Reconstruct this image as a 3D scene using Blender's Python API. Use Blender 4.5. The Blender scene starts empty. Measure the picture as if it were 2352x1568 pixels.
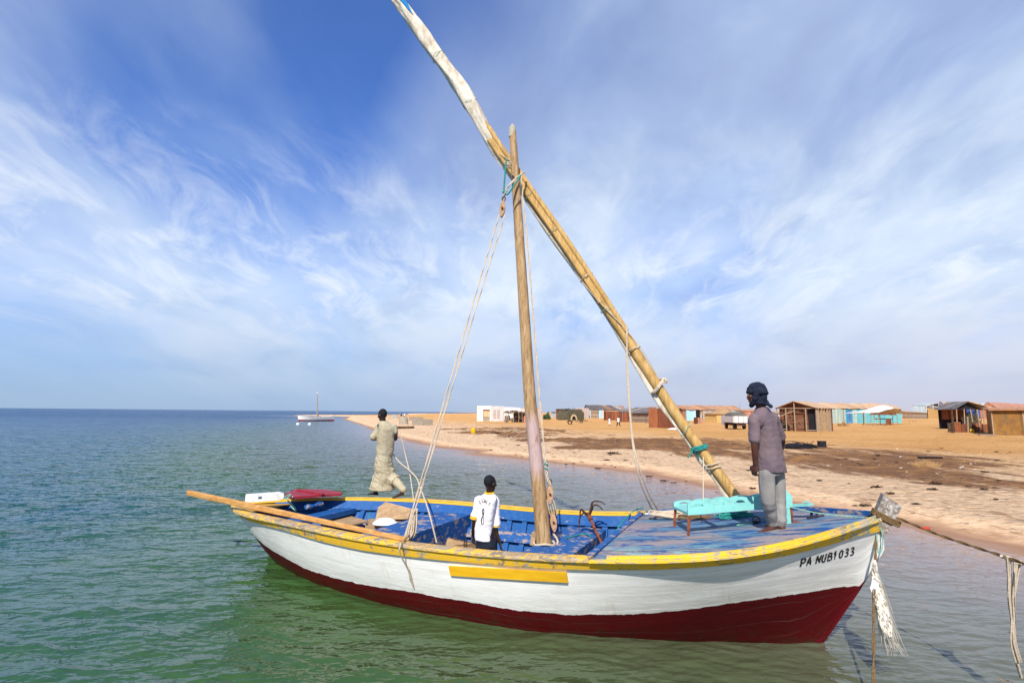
import bpy, math, random
import numpy as np
from mathutils import Vector, Matrix, noise as mnoise
from mathutils.bvhtree import BVHTree
random.seed(7); rng = np.random.default_rng(7)
SC = bpy.context.scene
COL = SC.collection
# ------------------------------------------------------------------ camera
FPX, CU, CV, CAMH = 1265.0, 1176.0, 784.0, 2.65      # focal length in pixels of a 2352 x 1568 picture
PITCH, ROLL = math.atan(163 / FPX), 0.009
FWD = np.array([0, math.cos(PITCH), math.sin(PITCH)])
_r0 = np.array([1.0, 0, 0]); _u0 = np.array([0, -math.sin(PITCH), math.cos(PITCH)])
RGT = _r0 * math.cos(ROLL) + _u0 * math.sin(ROLL)
UPV = _u0 * math.cos(ROLL) - _r0 * math.sin(ROLL)
EYE = np.array([0, 0, CAMH])
cam_data = bpy.data.cameras.new('camera'); cam = bpy.data.objects.new('camera', cam_data); COL.objects.link(cam)
cam_data.sensor_width = 36; cam_data.lens = FPX / 2352 * 36
cam_data.clip_start = 0.05; cam_data.clip_end = 60000
M = Matrix.Identity(4)
for i in range(3):
    M[i][0], M[i][1], M[i][2], M[i][3] = RGT[i], UPV[i], -FWD[i], EYE[i]
cam.matrix_world = M
SC.camera = cam
# ------------------------------------------------------------------ sun, sky, exposure
SUN_EL, SUN_AZ = math.radians(42), math.radians(194)   # azimuth clockwise from +Y
SC.view_settings.view_transform = 'Standard'; SC.view_settings.look = 'None'
SC.view_settings.exposure = 0.52; SC.view_settings.gamma = 1
sl = bpy.data.lights.new('sun', 'SUN'); sl.energy = 4.4; sl.angle = math.radians(0.6); sl.color = (1, .955, .89)
sun = bpy.data.objects.new('sun', sl); COL.objects.link(sun)
sd_ = Vector((math.sin(SUN_AZ) * math.cos(SUN_EL), math.cos(SUN_AZ) * math.cos(SUN_EL), math.sin(SUN_EL)))
sun.rotation_euler = sd_.to_track_quat('Z', 'Y').to_euler()
sun.location = (0, 0, 30)

class NT:
    """small helper round a node tree"""
    def __init__(s, t): s.t = t; s.n = t.nodes; s.l = t.links
    def new(s, k, **kw):
        x = s.n.new(k)
        for a, b in kw.items(): setattr(x, a, b)
        return x
    def put(s, sock, v):
        if v is None: return
        if hasattr(v, 'is_linked') or isinstance(v, bpy.types.NodeSocket): s.l.new(v, sock)
        else:
            if sock.type == 'RGBA' and hasattr(v, '__len__') and len(v) == 3: v = tuple(v) + (1,)
            sock.default_value = v
    def coord(s, k='Object'): return s.new('ShaderNodeTexCoord').outputs[k]
    def attr(s, name, out='Fac'): return s.new('ShaderNodeAttribute', attribute_name=name).outputs[out]
    def mapping(s, v, scale=(1, 1, 1), rot=(0, 0, 0), loc=(0, 0, 0)):
        x = s.new('ShaderNodeMapping'); s.put(x.inputs['Vector'], v)
        x.inputs['Scale'].default_value = scale; x.inputs['Rotation'].default_value = rot; x.inputs['Location'].default_value = loc
        return x.outputs[0]
    def noise(s, v=None, scale=5, detail=4, rough=.55, dist=0, out=0):
        x = s.new('ShaderNodeTexNoise'); s.put(x.inputs['Vector'], v)
        x.inputs['Scale'].default_value = scale; x.inputs['Detail'].default_value = detail
        x.inputs['Roughness'].default_value = rough; x.inputs['Distortion'].default_value = dist
        return x.outputs[out]
    def vor(s, v=None, scale=5, out=0, feature='F1'):
        x = s.new('ShaderNodeTexVoronoi', feature=feature); s.put(x.inputs['Vector'], v); x.inputs['Scale'].default_value = scale
        return x.outputs[out]
    def wave(s, v=None, scale=5, dist=0, direction='X', detail=2, dscale=1):
        x = s.new('ShaderNodeTexWave', bands_direction=direction); s.put(x.inputs['Vector'], v)
        x.inputs['Scale'].default_value = scale; x.inputs['Distortion'].default_value = dist
        x.inputs['Detail'].default_value = detail; x.inputs['Detail Scale'].default_value = dscale
        return x.outputs['Fac']
    def ramp(s, f, stops, interp='LINEAR'):
        x = s.new('ShaderNodeValToRGB'); s.put(x.inputs[0], f); r = x.color_ramp; r.interpolation = interp
        while len(r.elements) < len(stops): r.elements.new(.5)
        for e, (p, c) in zip(r.elements, stops):
            e.position = p; e.color = (c, c, c, 1) if not hasattr(c, '__len__') else tuple(c) + (1,)
        return x.outputs[0]
    def mix(s, f, a, b, blend='MIX'):
        x = s.new('ShaderNodeMix', data_type='RGBA', blend_type=blend)
        s.put(x.inputs[0], f); s.put(x.inputs[6], a); s.put(x.inputs[7], b)
        return x.outputs[2]
    def math(s, op, a, b=None, clamp=False):
        x = s.new('ShaderNodeMath', operation=op, use_clamp=clamp); s.put(x.inputs[0], a)
        if b is not None: s.put(x.inputs[1], b)
        return x.outputs[0]
    def sep(s, v):
        x = s.new('ShaderNodeSeparateXYZ'); s.put(x.inputs[0], v); return x.outputs
    def comb(s, a, b, c):
        x = s.new('ShaderNodeCombineXYZ'); s.put(x.inputs[0], a); s.put(x.inputs[1], b); s.put(x.inputs[2], c); return x.outputs[0]
    def maprange(s, v, a, b, c=0, d=1):
        x = s.new('ShaderNodeMapRange', clamp=True); s.put(x.inputs[0], v)
        for i, q in zip((1, 2, 3, 4), (a, b, c, d)): x.inputs[i].default_value = q
        return x.outputs[0]
    def bump(s, h, strength=.3, dist=.01, normal=None):
        x = s.new('ShaderNodeBump'); x.inputs['Strength'].default_value = strength; x.inputs['Distance'].default_value = dist
        s.put(x.inputs['Height'], h); s.put(x.inputs['Normal'], normal); return x.outputs[0]

world = bpy.data.worlds.new('World'); SC.world = world; world.use_nodes = True
w = NT(world.node_tree); w.n.clear()
sky = w.new('ShaderNodeTexSky', sky_type='NISHITA'); sky.sun_disc = False
sky.sun_elevation = SUN_EL; sky.sun_rotation = SUN_AZ; sky.altitude = 0
sky.air_density = 1.0; sky.dust_density = .6; sky.ozone_density = 2.5
g = w.coord('Generated'); gx, gy, gz_ = w.sep(g)
zc = w.math('ADD', w.math('MAXIMUM', gz_, 0), .26)
px_, py_ = w.math('DIVIDE', gx, zc), w.math('DIVIDE', gy, zc)
pl = w.comb(px_, py_, 0)
def patch(az, el, r, k):
    """soft round region of sky about a compass direction"""
    a, e = math.radians(az), math.radians(el); d = w.new('ShaderNodeVectorMath', operation='DOT_PRODUCT'); w.put(d.inputs[0], g)
    d.inputs[1].default_value = (math.sin(a) * math.cos(e), math.cos(a) * math.cos(e), math.sin(e))
    x = w.new('ShaderNodeMapRange', clamp=True, interpolation_type='SMOOTHSTEP'); w.put(x.inputs[0], d.outputs['Value'])
    x.inputs[1].default_value = math.cos(math.radians(r)); x.inputs[2].default_value = 1; x.inputs[3].default_value = 0; x.inputs[4].default_value = k
    return x.outputs[0]
base = w.mix(1, sky.outputs[0], (.36, .80, 1.55), 'MULTIPLY')
wq = w.noise(w.mapping(pl, (1, 1, 1), (0, 0, 0), (4, 4, 0)), 1.1, 3, .5, 0, 1)
wv = w.new('ShaderNodeVectorMath', operation='MULTIPLY_ADD'); w.put(wv.inputs[0], wq); wv.inputs[1].default_value = (.30, .30, 0); w.put(wv.inputs[2], pl); pw = wv.outputs[0]
mA = w.noise(w.mapping(pw, (.55, .42, 1), (0, 0, .5), (3.1, 1.7, 0)), 1.7, 4, .5, .2)
mB = w.noise(w.mapping(pw, (1.0, .40, 1), (0, 0, -.75), (.4, 5.2, 0)), 2.0, 5, .52, .15)
mC = w.noise(w.mapping(pw, (1.3, .6, 1), (0, 0, .8), (7, 2, 0)), 4.2, 7, .58, .25)
den = w.math('ADD', w.math('MULTIPLY', mA, .55), w.math('ADD', w.math('MULTIPLY', mB, .42), w.math('MULTIPLY', mC, .10)))
for az, el, r, k in ((-27, 31, 17, -.30), (-15, 42, 14, -.18), (-12, 22, 12, -.12), (-38, 40, 16, .12), (20, 19, 11, -.10), (38, 30, 30, .24), (12, 40, 22, .08), (-30, 18, 14, .05), (3, 13, 24, .2), (40, 9, 20, .14), (-25, 9, 22, .10)):
    den = w.math('ADD', den, patch(az, el, r, k))
veil = w.maprange(den, .32, .74, .10, .93)
shade = w.math('ADD', w.noise(w.mapping(pw, (.8, .5, 1), (0, 0, -.5)), 2.6, 5, .55, .3), w.maprange(gz_, .65, .12, -.09, .19))
ccol = w.ramp(shade, [(.28, (2.9, 3.7, 5.8)), (.44, (3.7, 4.7, 6.9)), (.60, (5.4, 6.5, 8.1)), (.78, (7.0, 7.8, 8.8))])
skyc = w.mix(veil, base, ccol)
mD = w.noise(w.mapping(pw, (1, .5, 1), (0, 0, .2), (2, 9, 0)), 6.5, 9, .64, .5)
puff = w.math('MULTIPLY', w.maprange(mD, .47, .70, 0, .85), w.math('MULTIPLY', w.maprange(gz_, .09, .17), w.maprange(gz_, .46, .24)))
skyc = w.mix(puff, skyc, (7.4, 8.0, 8.8))
hz = w.maprange(gz_, .0, .20, .95, 0)
hcol = w.mix(w.maprange(gx, -.35, .6), (3.1, 4.25, 6.1), (5.3, 5.2, 6.2))
skyc = w.mix(hz, skyc, hcol)
bg = w.new('ShaderNodeBackground'); w.put(bg.inputs[0], skyc); bg.inputs[1].default_value = .083
w.l.new(bg.outputs[0], w.new('ShaderNodeOutputWorld').inputs[0])

# ------------------------------------------------------------------ picture pixel -> place
def ray(u, v): return FWD + RGT * ((u - CU) / FPX) - UPV * ((v - CV) / FPX)
def at_d(u, v, d): return EYE + ray(u, v) * d
def at_z(u, v, z):
    r = ray(u, v); return EYE + r * ((z - CAMH) / r[2])
def depth(P): return float((np.asarray(P) - EYE) @ FWD)
def pix(P):
    Q = np.asarray(P) - EYE; d = Q @ FWD
    return CU + FPX * (Q @ RGT) / d, CV - FPX * (Q @ UPV) / d

# ------------------------------------------------------------------ mesh building
class MB:
    def __init__(s): s.v = []; s.f = []; s.a = []; s.mi = []
    def add(s, vs, fs, attr=None, mi=0):
        o = len(s.v); s.v += [tuple(map(float, p)) for p in vs]
        s.a += [tuple(map(float, q)) for q in attr] if attr is not None else [(0., 0., 0.)] * len(vs)
        s.f += [tuple(i + o for i in f) for f in fs]; s.mi += [mi] * len(fs); return s
    def hexa(s, p, mi=0):   # 8 points: bottom 4 then top 4
        return s.add(p, [(3, 2, 1, 0), (4, 5, 6, 7), (0, 1, 5, 4), (1, 2, 6, 5), (2, 3, 7, 6), (3, 0, 4, 7)], mi=mi)
    def box(s, o, ex, ey, ez, mi=0):   # corner and three edge vectors
        o, ex, ey, ez = map(np.asarray, (o, ex, ey, ez))
        return s.hexa([o, o + ex, o + ex + ey, o + ey, o + ez, o + ex + ez, o + ex + ey + ez, o + ey + ez], mi)
    def beam(s, p0, p1, wd, ht, up=(0, 0, 1), mi=0, w1=None, h1=None):
        p0, p1 = np.asarray(p0, float), np.asarray(p1, float); d = p1 - p0; d /= np.linalg.norm(d)
        x = np.cross(d, up); x /= np.linalg.norm(x); y = np.cross(x, d)
        w1 = wd if w1 is None else w1; h1 = ht if h1 is None else h1
        q = lambda p, a, b: [p - x * a / 2 - y * b / 2, p + x * a / 2 - y * b / 2, p + x * a / 2 + y * b / 2, p - x * a / 2 + y * b / 2]
        A, B = q(p0, wd, ht), q(p1, w1, h1)
        return s.hexa([A[0], A[1], B[1], B[0], A[3], A[2], B[2], B[3]], mi)
    def loft(s, rings, cap=True, mi=0, closed=True):
        n = len(rings[0]); vs = [p for r in rings for p in r]; fs = []
        for i in range(len(rings) - 1):
            for j in range(n if closed else n - 1):
                k = (j + 1) % n
                fs.append((i * n + j, i * n + k, (i + 1) * n + k, (i + 1) * n + j))
        if cap and closed:
            fs.append(tuple(range(n - 1, -1, -1))); fs.append(tuple((len(rings) - 1) * n + j for j in range(n)))
        return s.add(vs, fs, mi=mi)
    def tube(s, pts, r, n=8, mi=0, flat=1.0, jit=0):
        pts = [np.asarray(p, float) for p in pts]; m = len(pts)
        rs = [r] * m if not hasattr(r, '__len__') else list(r)
        t0 = pts[1] - pts[0]; t0 /= np.linalg.norm(t0) + 1e-12
        a = np.array([0, 0, 1.]) if abs(t0[2]) < .9 else np.array([1., 0, 0])
        x = np.cross(t0, a); x /= np.linalg.norm(x); rings = []
        for i in range(m):
            t = pts[min(i + 1, m - 1)] - pts[max(i - 1, 0)]; t /= np.linalg.norm(t) + 1e-12
            x = x - t * (x @ t); x /= np.linalg.norm(x) + 1e-12; y = np.cross(t, x)
            rings.append([pts[i] + (x * math.cos(2 * math.pi * j / n) + y * math.sin(2 * math.pi * j / n) * flat) * rs[i] * (1 + jit * (random.random() - .5)) for j in range(n)])
        return s.loft(rings, mi=mi)
    def ball(s, c, r, n=12, m=8, ax=None, mi=0):
        c = np.asarray(c, float); r = np.array([r] * 3 if not hasattr(r, '__len__') else r, float)
        A = np.eye(3) if ax is None else np.asarray(ax)      # rows are axes
        rings = []
        for i in range(m + 1):
            th = math.pi * (i + .02 * (i == 0) - .02 * (i == m)) / m
            rings.append([c + (np.array([math.sin(th) * math.cos(2 * math.pi * j / n), math.sin(th) * math.sin(2 * math.pi * j / n), -math.cos(th)]) * r) @ A for j in range(n)])
        return s.loft(rings, mi=mi)
    def capsule(s, pts, rs, n=10):
        s.tube(pts, rs, n)
        for p, r in zip(pts, rs): s.ball(p, r * .99, n, 6)
        return s
    def build(s, name, mats, parent=None, smooth=40, origin=None):
        mats = mats if isinstance(mats, (list, tuple)) else [mats]
        V = np.array(s.v)
        if parent is not None: off = root_loc(parent)
        else: off = np.array([V[:, 0].mean(), V[:, 1].mean(), V[:, 2].min()]) if origin is None else np.asarray(origin)
        me = bpy.data.meshes.new(name); me.from_pydata((V - off).tolist(), [], s.f); me.update()
        for m in mats: me.materials.append(m)
        me.polygons.foreach_set('material_index', s.mi)
        at = me.attributes.new('hc', 'FLOAT_VECTOR', 'POINT'); at.data.foreach_set('vector', np.array(s.a).ravel())
        if smooth:
            me.polygons.foreach_set('use_smooth', [True] * len(me.polygons)); me.set_sharp_from_angle(angle=math.radians(smooth))
        o = bpy.data.objects.new(name, me); COL.objects.link(o)
        if parent is None: o.location = off
        else: o.parent = parent
        return o
LOC = {}
def root_loc(o):
    while o.parent is not None: o = o.parent
    return np.array(o.location)
def tag(o, label=None, cat=None, group=None, kind=None):
    if label: o['label'] = label
    if cat: o['category'] = cat
    if group: o['group'] = group
    if kind: o['kind'] = kind
    return o
def thing(name, label, cat, loc=(0, 0, 0), group=None):
    o = bpy.data.objects.new(name, None); COL.objects.link(o); o.location = tuple(loc); o.empty_display_size = .2
    return tag(o, label, cat, group)
def remesh(name, mb, voxel, mat, parent=None, smooth=2, disp=None, origin=None):
    """weld overlapping closed shapes into one continuous skin"""
    tmp = mb.build('tmp', mat, None, 0, origin=(0, 0, 0))
    md = tmp.modifiers.new('r', 'REMESH'); md.mode = 'VOXEL'; md.voxel_size = voxel
    if smooth:
        sm = tmp.modifiers.new('s', 'SMOOTH'); sm.iterations = smooth; sm.factor = .5
    bpy.context.view_layer.update(); dg = bpy.context.evaluated_depsgraph_get()
    me = bpy.data.meshes.new_from_object(tmp.evaluated_get(dg)); old = tmp.data
    bpy.data.objects.remove(tmp); bpy.data.meshes.remove(old)
    n = len(me.vertices); V = np.empty(n * 3); me.vertices.foreach_get('co', V); V = V.reshape(-1, 3)
    if disp is not None:
        Nn = np.empty(n * 3); me.vertices.foreach_get('normal', Nn); Nn = Nn.reshape(-1, 3)
        V = V + Nn * np.array([disp(p) for p in V])[:, None]
    off = root_loc(parent) if parent is not None else (np.array([V[:, 0].mean(), V[:, 1].mean(), V[:, 2].min()]) if origin is None else np.asarray(origin))
    me.vertices.foreach_set('co', (V - off).ravel()); me.name = name
    me.materials.clear(); me.materials.append(mat)
    me.polygons.foreach_set('use_smooth', [True] * len(me.polygons)); me.update()
    o = bpy.data.objects.new(name, me); COL.objects.link(o)
    if parent is None: o.location = off
    else: o.parent = parent
    return o
def lerp(a, b, t): return np.asarray(a) * (1 - t) + np.asarray(b) * t
def crv(pts, n=12):
    """Catmull-Rom through points"""
    P = [np.asarray(p, float) for p in pts]; P = [2 * P[0] - P[1]] + P + [2 * P[-1] - P[-2]]; out = []
    for i in range(1, len(P) - 2):
        for k in range(n):
            t = k / n; a, b, c, d = P[i - 1:i + 3]
            out.append(.5 * (2 * b + (c - a) * t + (2 * a - 5 * b + 4 * c - d) * t * t + (3 * b - a - 3 * c + d) * t ** 3))
    out.append(P[-2]); return out
def nz(p, s, seed=0): return mnoise.noise(Vector((p[0] * s + seed, p[1] * s, p[2] * s)))

# ------------------------------------------------------------------ materials
def material(name, fn):
    m = bpy.data.materials.new(name); m.use_nodes = True; t = NT(m.node_tree); t.n.clear()
    b = t.new('ShaderNodeBsdfPrincipled'); t.l.new(b.outputs[0], t.new('ShaderNodeOutputMaterial').inputs[0])
    r = fn(t)
    t.put(b.inputs['Base Color'], r.get('c')); t.put(b.inputs['Roughness'], r.get('r', .7)); t.put(b.inputs['Normal'], r.get('n'))
    t.put(b.inputs['Metallic'], r.get('m', 0.)); t.put(b.inputs['Specular IOR Level'], r.get('s', .3)); t.put(b.inputs['IOR'], r.get('ior', 1.45))
    return m
def plain(name, c, c2=None, scale=9, rough=.75, bump=.25, bscale=None, stretch=(1, 1, 1), bd=.01, spec=.25):
    c2 = c2 or tuple(x * .62 for x in c)
    def fn(t):
        v = t.mapping(t.coord(), stretch)
        n = t.noise(v, scale, 6, .6)
        return dict(c=t.ramp(n, [(.34, c2), (.62, c)]), r=rough, s=spec, n=t.bump(t.noise(v, bscale or scale * 3, 5, .6), bump, bd))
    return material(name, fn)
def hull_paint(t, base, dirt, seam=.35, planks=6):
    hc = t.attr('hc', 'Vector'); s, gq, z = t.sep(hc)
    wob = t.noise(t.comb(s, t.math('MULTIPLY', gq, 3), 0), .9, 3)
    fr = t.math('FRACT', t.math('ADD', t.math('MULTIPLY', gq, planks), t.math('MULTIPLY', wob, .9)))
    line = t.ramp(fr, [(0, 1), (.025, .75), (.06, 0), (1, 0)])
    brk = t.ramp(t.noise(t.mapping(hc, (1, 3, 1)), 1.7, 5, .65), [(.42, .03), (.62, 1)])
    line = t.math('MULTIPLY', line, brk)
    n1 = t.noise(t.mapping(hc, (.7, 6, 1)), 2.2, 7, .62)
    col = t.mix(t.ramp(n1, [(.42, 0), (.75, .6)]), base, dirt)
    col = t.mix(t.math('MULTIPLY', line, seam), col, (.19, .17, .14))
    step = t.math('MULTIPLY', fr, .6)
    return hc, s, gq, z, col, line, step
def f_white(t):
    hc, s, gq, z, col, line, step = hull_paint(t, (.84, .815, .765), (.62, .58, .51), .85, 6)
    chips = t.ramp(t.noise(t.mapping(hc, (1, 2.5, 1)), 15, 4, .72), [(.71, 0), (.735, 1)])
    col = t.mix(chips, col, (.16, .15, .13))
    rs = t.math('MULTIPLY', t.ramp(t.noise(t.mapping(hc, (11, .8, .8)), 1.1, 3, .6), [(.58, 0), (.72, 1)]), t.ramp(t.noise(hc, 1.3, 3), [(.46, 0), (.6, 1)]))
    col = t.mix(t.math('MULTIPLY', rs, .42), col, (.5, .33, .15))
    scum = t.math('MULTIPLY', t.ramp(gq, [(.62, 0), (1, .55)]), t.ramp(t.noise(t.mapping(hc, (1, 7, 1)), 3, 6, .6), [(.35, 0), (.6, 1)]))
    col = t.mix(scum, col, (.50, .49, .43))
    bowg = t.math('MULTIPLY', t.maprange(s, 6.5, 10), t.ramp(t.noise(t.mapping(hc, (.8, 4, 1)), 1.5, 6, .6), [(.40, 0), (.62, .55)])); col = t.mix(bowg, col, (.46, .43, .38))
    scf = t.ramp(t.noise(t.mapping(hc, (.5, 9, 1), (0, 0, .1)), 4.5, 5, .7), [(.66, 0), (.69, .7)]); col = t.mix(t.math('MULTIPLY', scf, t.ramp(t.noise(hc, .9, 2), [(.5, 0), (.6, 1)])), col, (.27, .24, .20))
    col = t.mix(t.math('GREATER_THAN', t.math('ADD', gq, t.math('MULTIPLY', t.math('SUBTRACT', t.noise(hc, 5, 6, .7), .5), .10)), .985), col, (.078, .0035, .006))
    h = t.math('SUBTRACT', t.math('ADD', t.math('MULTIPLY', t.noise(hc, 7, 5, .6), .5), step), t.math('MULTIPLY', line, .8))
    return dict(c=col, r=t.ramp(t.noise(hc, 4), [(.3, .38), (.7, .62)]), n=t.bump(h, .55, .012), s=.2)
def f_turq(t):
    v = t.coord(); n = t.noise(v, 7, 6, .65); c = t.mix(n, (.15, .45, .41), (.27, .60, .53))
    c = t.mix(t.ramp(t.noise(v, 26, 5, .7), [(.60, 0), (.66, .85)]), c, (.42, .36, .27))
    c = t.mix(t.ramp(t.noise(t.mapping(v, (1, 1, 3)), 4, 6, .7), [(.52, 0), (.72, .5)]), c, (.10, .22, .20))
    return dict(c=c, r=.6, n=t.bump(t.noise(v, 20, 5), .4, .008), s=.25)
def f_red(t):
    hc, s, gq, z, col, line, step = hull_paint(t, (.095, .004, .006), (.045, .004, .005), .35, 5)
    chips = t.ramp(t.noise(t.mapping(hc, (1, 3, 1)), 17, 4, .75), [(.70, 0), (.73, 1)])
    wl = t.maprange(z, .22, .05)
    col = t.mix(t.math('MULTIPLY', chips, wl), col, (.6, .5, .3))
    col = t.mix(t.math('MULTIPLY', t.ramp(t.noise(hc, 5, 6, .7), [(.45, 0), (.66, .8)]), t.maprange(z, .3, .0)), col, (.05, .022, .012))
    return dict(c=col, r=t.maprange(z, .0, .25, .3, .6), n=t.bump(t.math('ADD', t.noise(hc, 9, 5), step), .5, .01), s=.12)
def f_rail(wear, teal):
    def fn(t):
        hc = t.attr('hc', 'Vector'); s, q, z = t.sep(hc)
        q = t.math('MULTIPLY', q, 3.33); v = hc
        reg = t.noise(t.mapping(hc, (.55, .3, 1)), 1.0, 3, .5)
        n = t.math('ADD', t.noise(v, 9, 8, .68), t.math('MULTIPLY', t.math('SUBTRACT', reg, .5), .55))
        col = t.mix(t.noise(v, 5, 5), (.86, .47, .012), (.72, .43, .05))
        wood = t.mix(t.noise(t.mapping(hc, (1.2, 26, 1)), 3, 5), (.40, .25, .11), (.24, .15, .075))
        m = t.ramp(n, [(wear - .02, 0), (wear + .02, 1)])
        und = t.ramp(t.noise(hc, 3.1, 5, .6), [(.40, (.17, .17, .16)), (.46, (.44, .40, .30)), (.56, (.25, .42, .33) if teal else (.42, .27, .12)), (.62, (.55, .5, .42))])
        und = t.mix(.45, und, wood)
        col = t.mix(m, col, und)
        edge = t.math('MULTIPLY', t.ramp(q, [(0, .9), (.13, 0), (.9, 0), (1, .6)]), t.ramp(t.noise(v, 6, 6, .7), [(.4, 0), (.55, 1)]))
        col = t.mix(edge, col, (.20, .11, .05))
        return dict(c=col, r=.6, n=t.bump(t.math('ADD', n, t.noise(t.mapping(hc, (1.2, 30, 1)), 2, 4)), .5, .008), s=.3)
    return fn
def f_blue(wear):
    def fn(t):
        v = t.coord(); n = t.noise(t.mapping(v, (1, 1, 2.2), (0, 0, .42)), 6, 8, .66)
        c = t.mix(t.noise(v, 2.3, 4), (.003, .058, .225), (.008, .092, .28))
        c = t.mix(t.ramp(t.noise(v, 15, 6, .65), [(.5, 0), (.7, .35)]), c, (.10, .17, .32))
        c = t.mix(t.ramp(n, [(wear, 0), (wear + .05, .85)]), c, (.36, .26, .19))
        return dict(c=c, r=.6, n=t.bump(n, .4, .008))
    return fn
def f_deck(t):
    hc = t.attr('hc', 'Vector'); s, q, z = t.sep(hc)
    pk = t.math('MULTIPLY', q, 6.2); fr = t.math('FRACT', pk); cell = t.math('FLOOR', pk)
    seam = t.ramp(fr, [(0, 1), (.05, 0), (.96, 0), (1, 1)])
    v = t.comb(t.math('MULTIPLY', s, 1.0), t.math('MULTIPLY', q, 6.5), cell)
    n = t.noise(v, 1.25, 9, .68, .3); n2 = t.noise(t.comb(s, t.math('MULTIPLY', q, 13), cell), 2.4, 8, .7); n3 = t.noise(hc, 1.1, 3)
    worn = t.mix(n2, (.22, .17, .16), (.38, .29, .25))
    grayblue = t.mix(n2, (.045, .14, .25), (.14, .23, .29))
    c = t.mix(t.ramp(t.math('ADD', n, t.math('MULTIPLY', t.math('SUBTRACT', n3, .5), .4)), [(.46, 0), (.56, .92)]), grayblue, worn)
    c = t.mix(t.ramp(n2, [(.52, 0), (.57, .95)]), c, (.004, .062, .215))
    c = t.mix(t.ramp(t.noise(v, 3.2, 7, .7), [(.60, 0), (.66, .8)]), c, (.05, .045, .06))
    c = t.mix(t.math('MULTIPLY', t.ramp(t.noise(v, 2.1, 6, .6), [(.52, 0), (.58, .7)]), t.ramp(q, [(.12, 1), (.26, 0)])), c, (.26, .46, .40))
    c = t.mix(t.math('MULTIPLY', seam, .7), c, (.045, .035, .03))
    return dict(c=c, r=.72, n=t.bump(t.math('SUBTRACT', n2, seam), .6, .012))
def f_wood(c1, c2, c3, sx=(14, 14, 1.2), pink=None):
    def fn(t):
        v = t.coord(); m = t.mapping(v, sx)
        n = t.noise(m, 1.6, 8, .66, .5); n2 = t.noise(m, 4.5, 6, .7)
        c = t.ramp(n, [(.3, c2), (.5, c1), (.7, c3)])
        c = t.mix(t.ramp(n2, [(.55, 0), (.68, .55)]), c, tuple(x * .45 for x in c2))
        if pink:
            z = t.sep(v)[2]
            k = t.math('MULTIPLY', t.math('MULTIPLY', t.maprange(z, pink[0] - .12, pink[0] + .12), t.maprange(z, pink[1] + .12, pink[1] - .12)), t.ramp(n, [(.34, .2), (.5, .95)]))
            c = t.mix(k, c, pink[2])
        return dict(c=c, r=.68, n=t.bump(t.math('ADD', n, t.math('MULTIPLY', n2, .6)), .6, .012))
    return fn
MT = {}
MT['stemred'] = plain('dark_red_stem', (.078, .0035, .006), (.040, .004, .005), 6, .7, .3, spec=.12)
MT['white'] = material('white_hull_paint', f_white)
MT['red'] = material('red_bottom_paint', f_red)
MT['rail_out'] = material('chipped_yellow_paint', f_rail(.565, True))
MT['rail_far'] = material('yellow_paint', f_rail(.72, False))
MT['cap_near'] = material('worn_yellow_cap', f_rail(.47, False))
MT['blue'] = material('blue_paint', f_blue(.64))
MT['blue_worn'] = material('worn_blue_paint', f_blue(.53))
MT['deck'] = material('weathered_blue_deck', f_deck)
MT['mast'] = material('mast_wood', f_wood((.36, .22, .10), (.17, .095, .042), (.50, .35, .19), (13, 13, 1.9), (1.75, 2.6, (.44, .31, .29))))
MT['grey_wood'] = material('grey_wood', f_wood((.26, .21, .17), (.09, .06, .045), (.58, .56, .52), (17, 17, 17)))
MT['oar'] = material('oar_wood', f_wood((.50, .25, .07), (.36, .17, .05), (.56, .35, .15), (3, 3, 9)))
MT['ply'] = material('plywood', f_wood((.36, .23, .12), (.25, .15, .08), (.45, .31, .18), (3, 7, 7)))
MT['bamboo'] = material('bamboo', f_wood((.47, .28, .085), (.26, .15, .05), (.56, .37, .16), (9, 9, 2)))
MT['canvas'] = plain('sail_canvas', (.64, .58, .46), (.42, .34, .24), 5.5, .85, .5, 14, (2, 2, .7), .03)
MT['sole'] = plain('dark_boards', (.17, .12, .08), (.07, .05, .035), 5, .8, .3, 20, (1, 6, 1))
MT['rope'] = plain('pale_rope', (.60, .49, .36), (.42, .33, .23), 60, .9, .6, 120)
MT['rope_brown'] = plain('brown_rope', (.20, .12, .05), (.09, .055, .025), 60, .9, .6, 120)
MT['rope_teal'] = plain('teal_rope', (.03, .29, .24), (.02, .15, .13), 60, .9, .6, 120)
MT['rope_green'] = plain('pale_green_rope', (.27, .50, .38), (.14, .30, .22), 60, .9, .6, 120)
MT['turq'] = material('turquoise_paint', f_turq)
MT['rust'] = plain('rusty_iron', (.27, .075, .03), (.08, .03, .02), 18, .85, .5, 60)
MT['iron'] = plain('dark_iron', (.10, .045, .03), (.035, .02, .018), 18, .8, .5, 60)
MT['block'] = plain('block_wood', (.50, .30, .16), (.30, .16, .08), 22, .7, .5, 60)
MT['redpaint'] = plain('dark_red_paint', (.30, .022, .035), (.22, .015, .025), 6, .5, .2, 30)
MT['whitepaint'] = plain('white_paint', (.78, .77, .74), (.60, .58, .53), 8, .55, .25, 30)
MT['yplank'] = plain('yellow_orange_paint', (.88, .50, .020), (.80, .41, .014), 3, .45, .2, 30, (1, 1, 6))
MT['enamel'] = plain('white_enamel', (.84, .85, .86), (.74, .76, .78), 4, .3, .05)
MT['black'] = plain('black_rubber', (.02, .02, .024), (.010, .010, .012), 9, .6, .3)
MT['ink'] = plain('black_paint', (.018, .018, .02), (.03, .03, .03), 25, .6, .1)
MT['skin'] = plain('dark_skin', (.034, .017, .012), (.022, .011, .008), 14, .5, .12, 60, spec=.4)
MT['skin_b'] = plain('brown_skin', (.105, .036, .020), (.060, .022, .014), 9, .5, .12, 60, spec=.4)
MT['hair'] = plain('black_hair', (.010, .010, .012), (.006, .006, .007), 60, .8, .5, 150)
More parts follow.
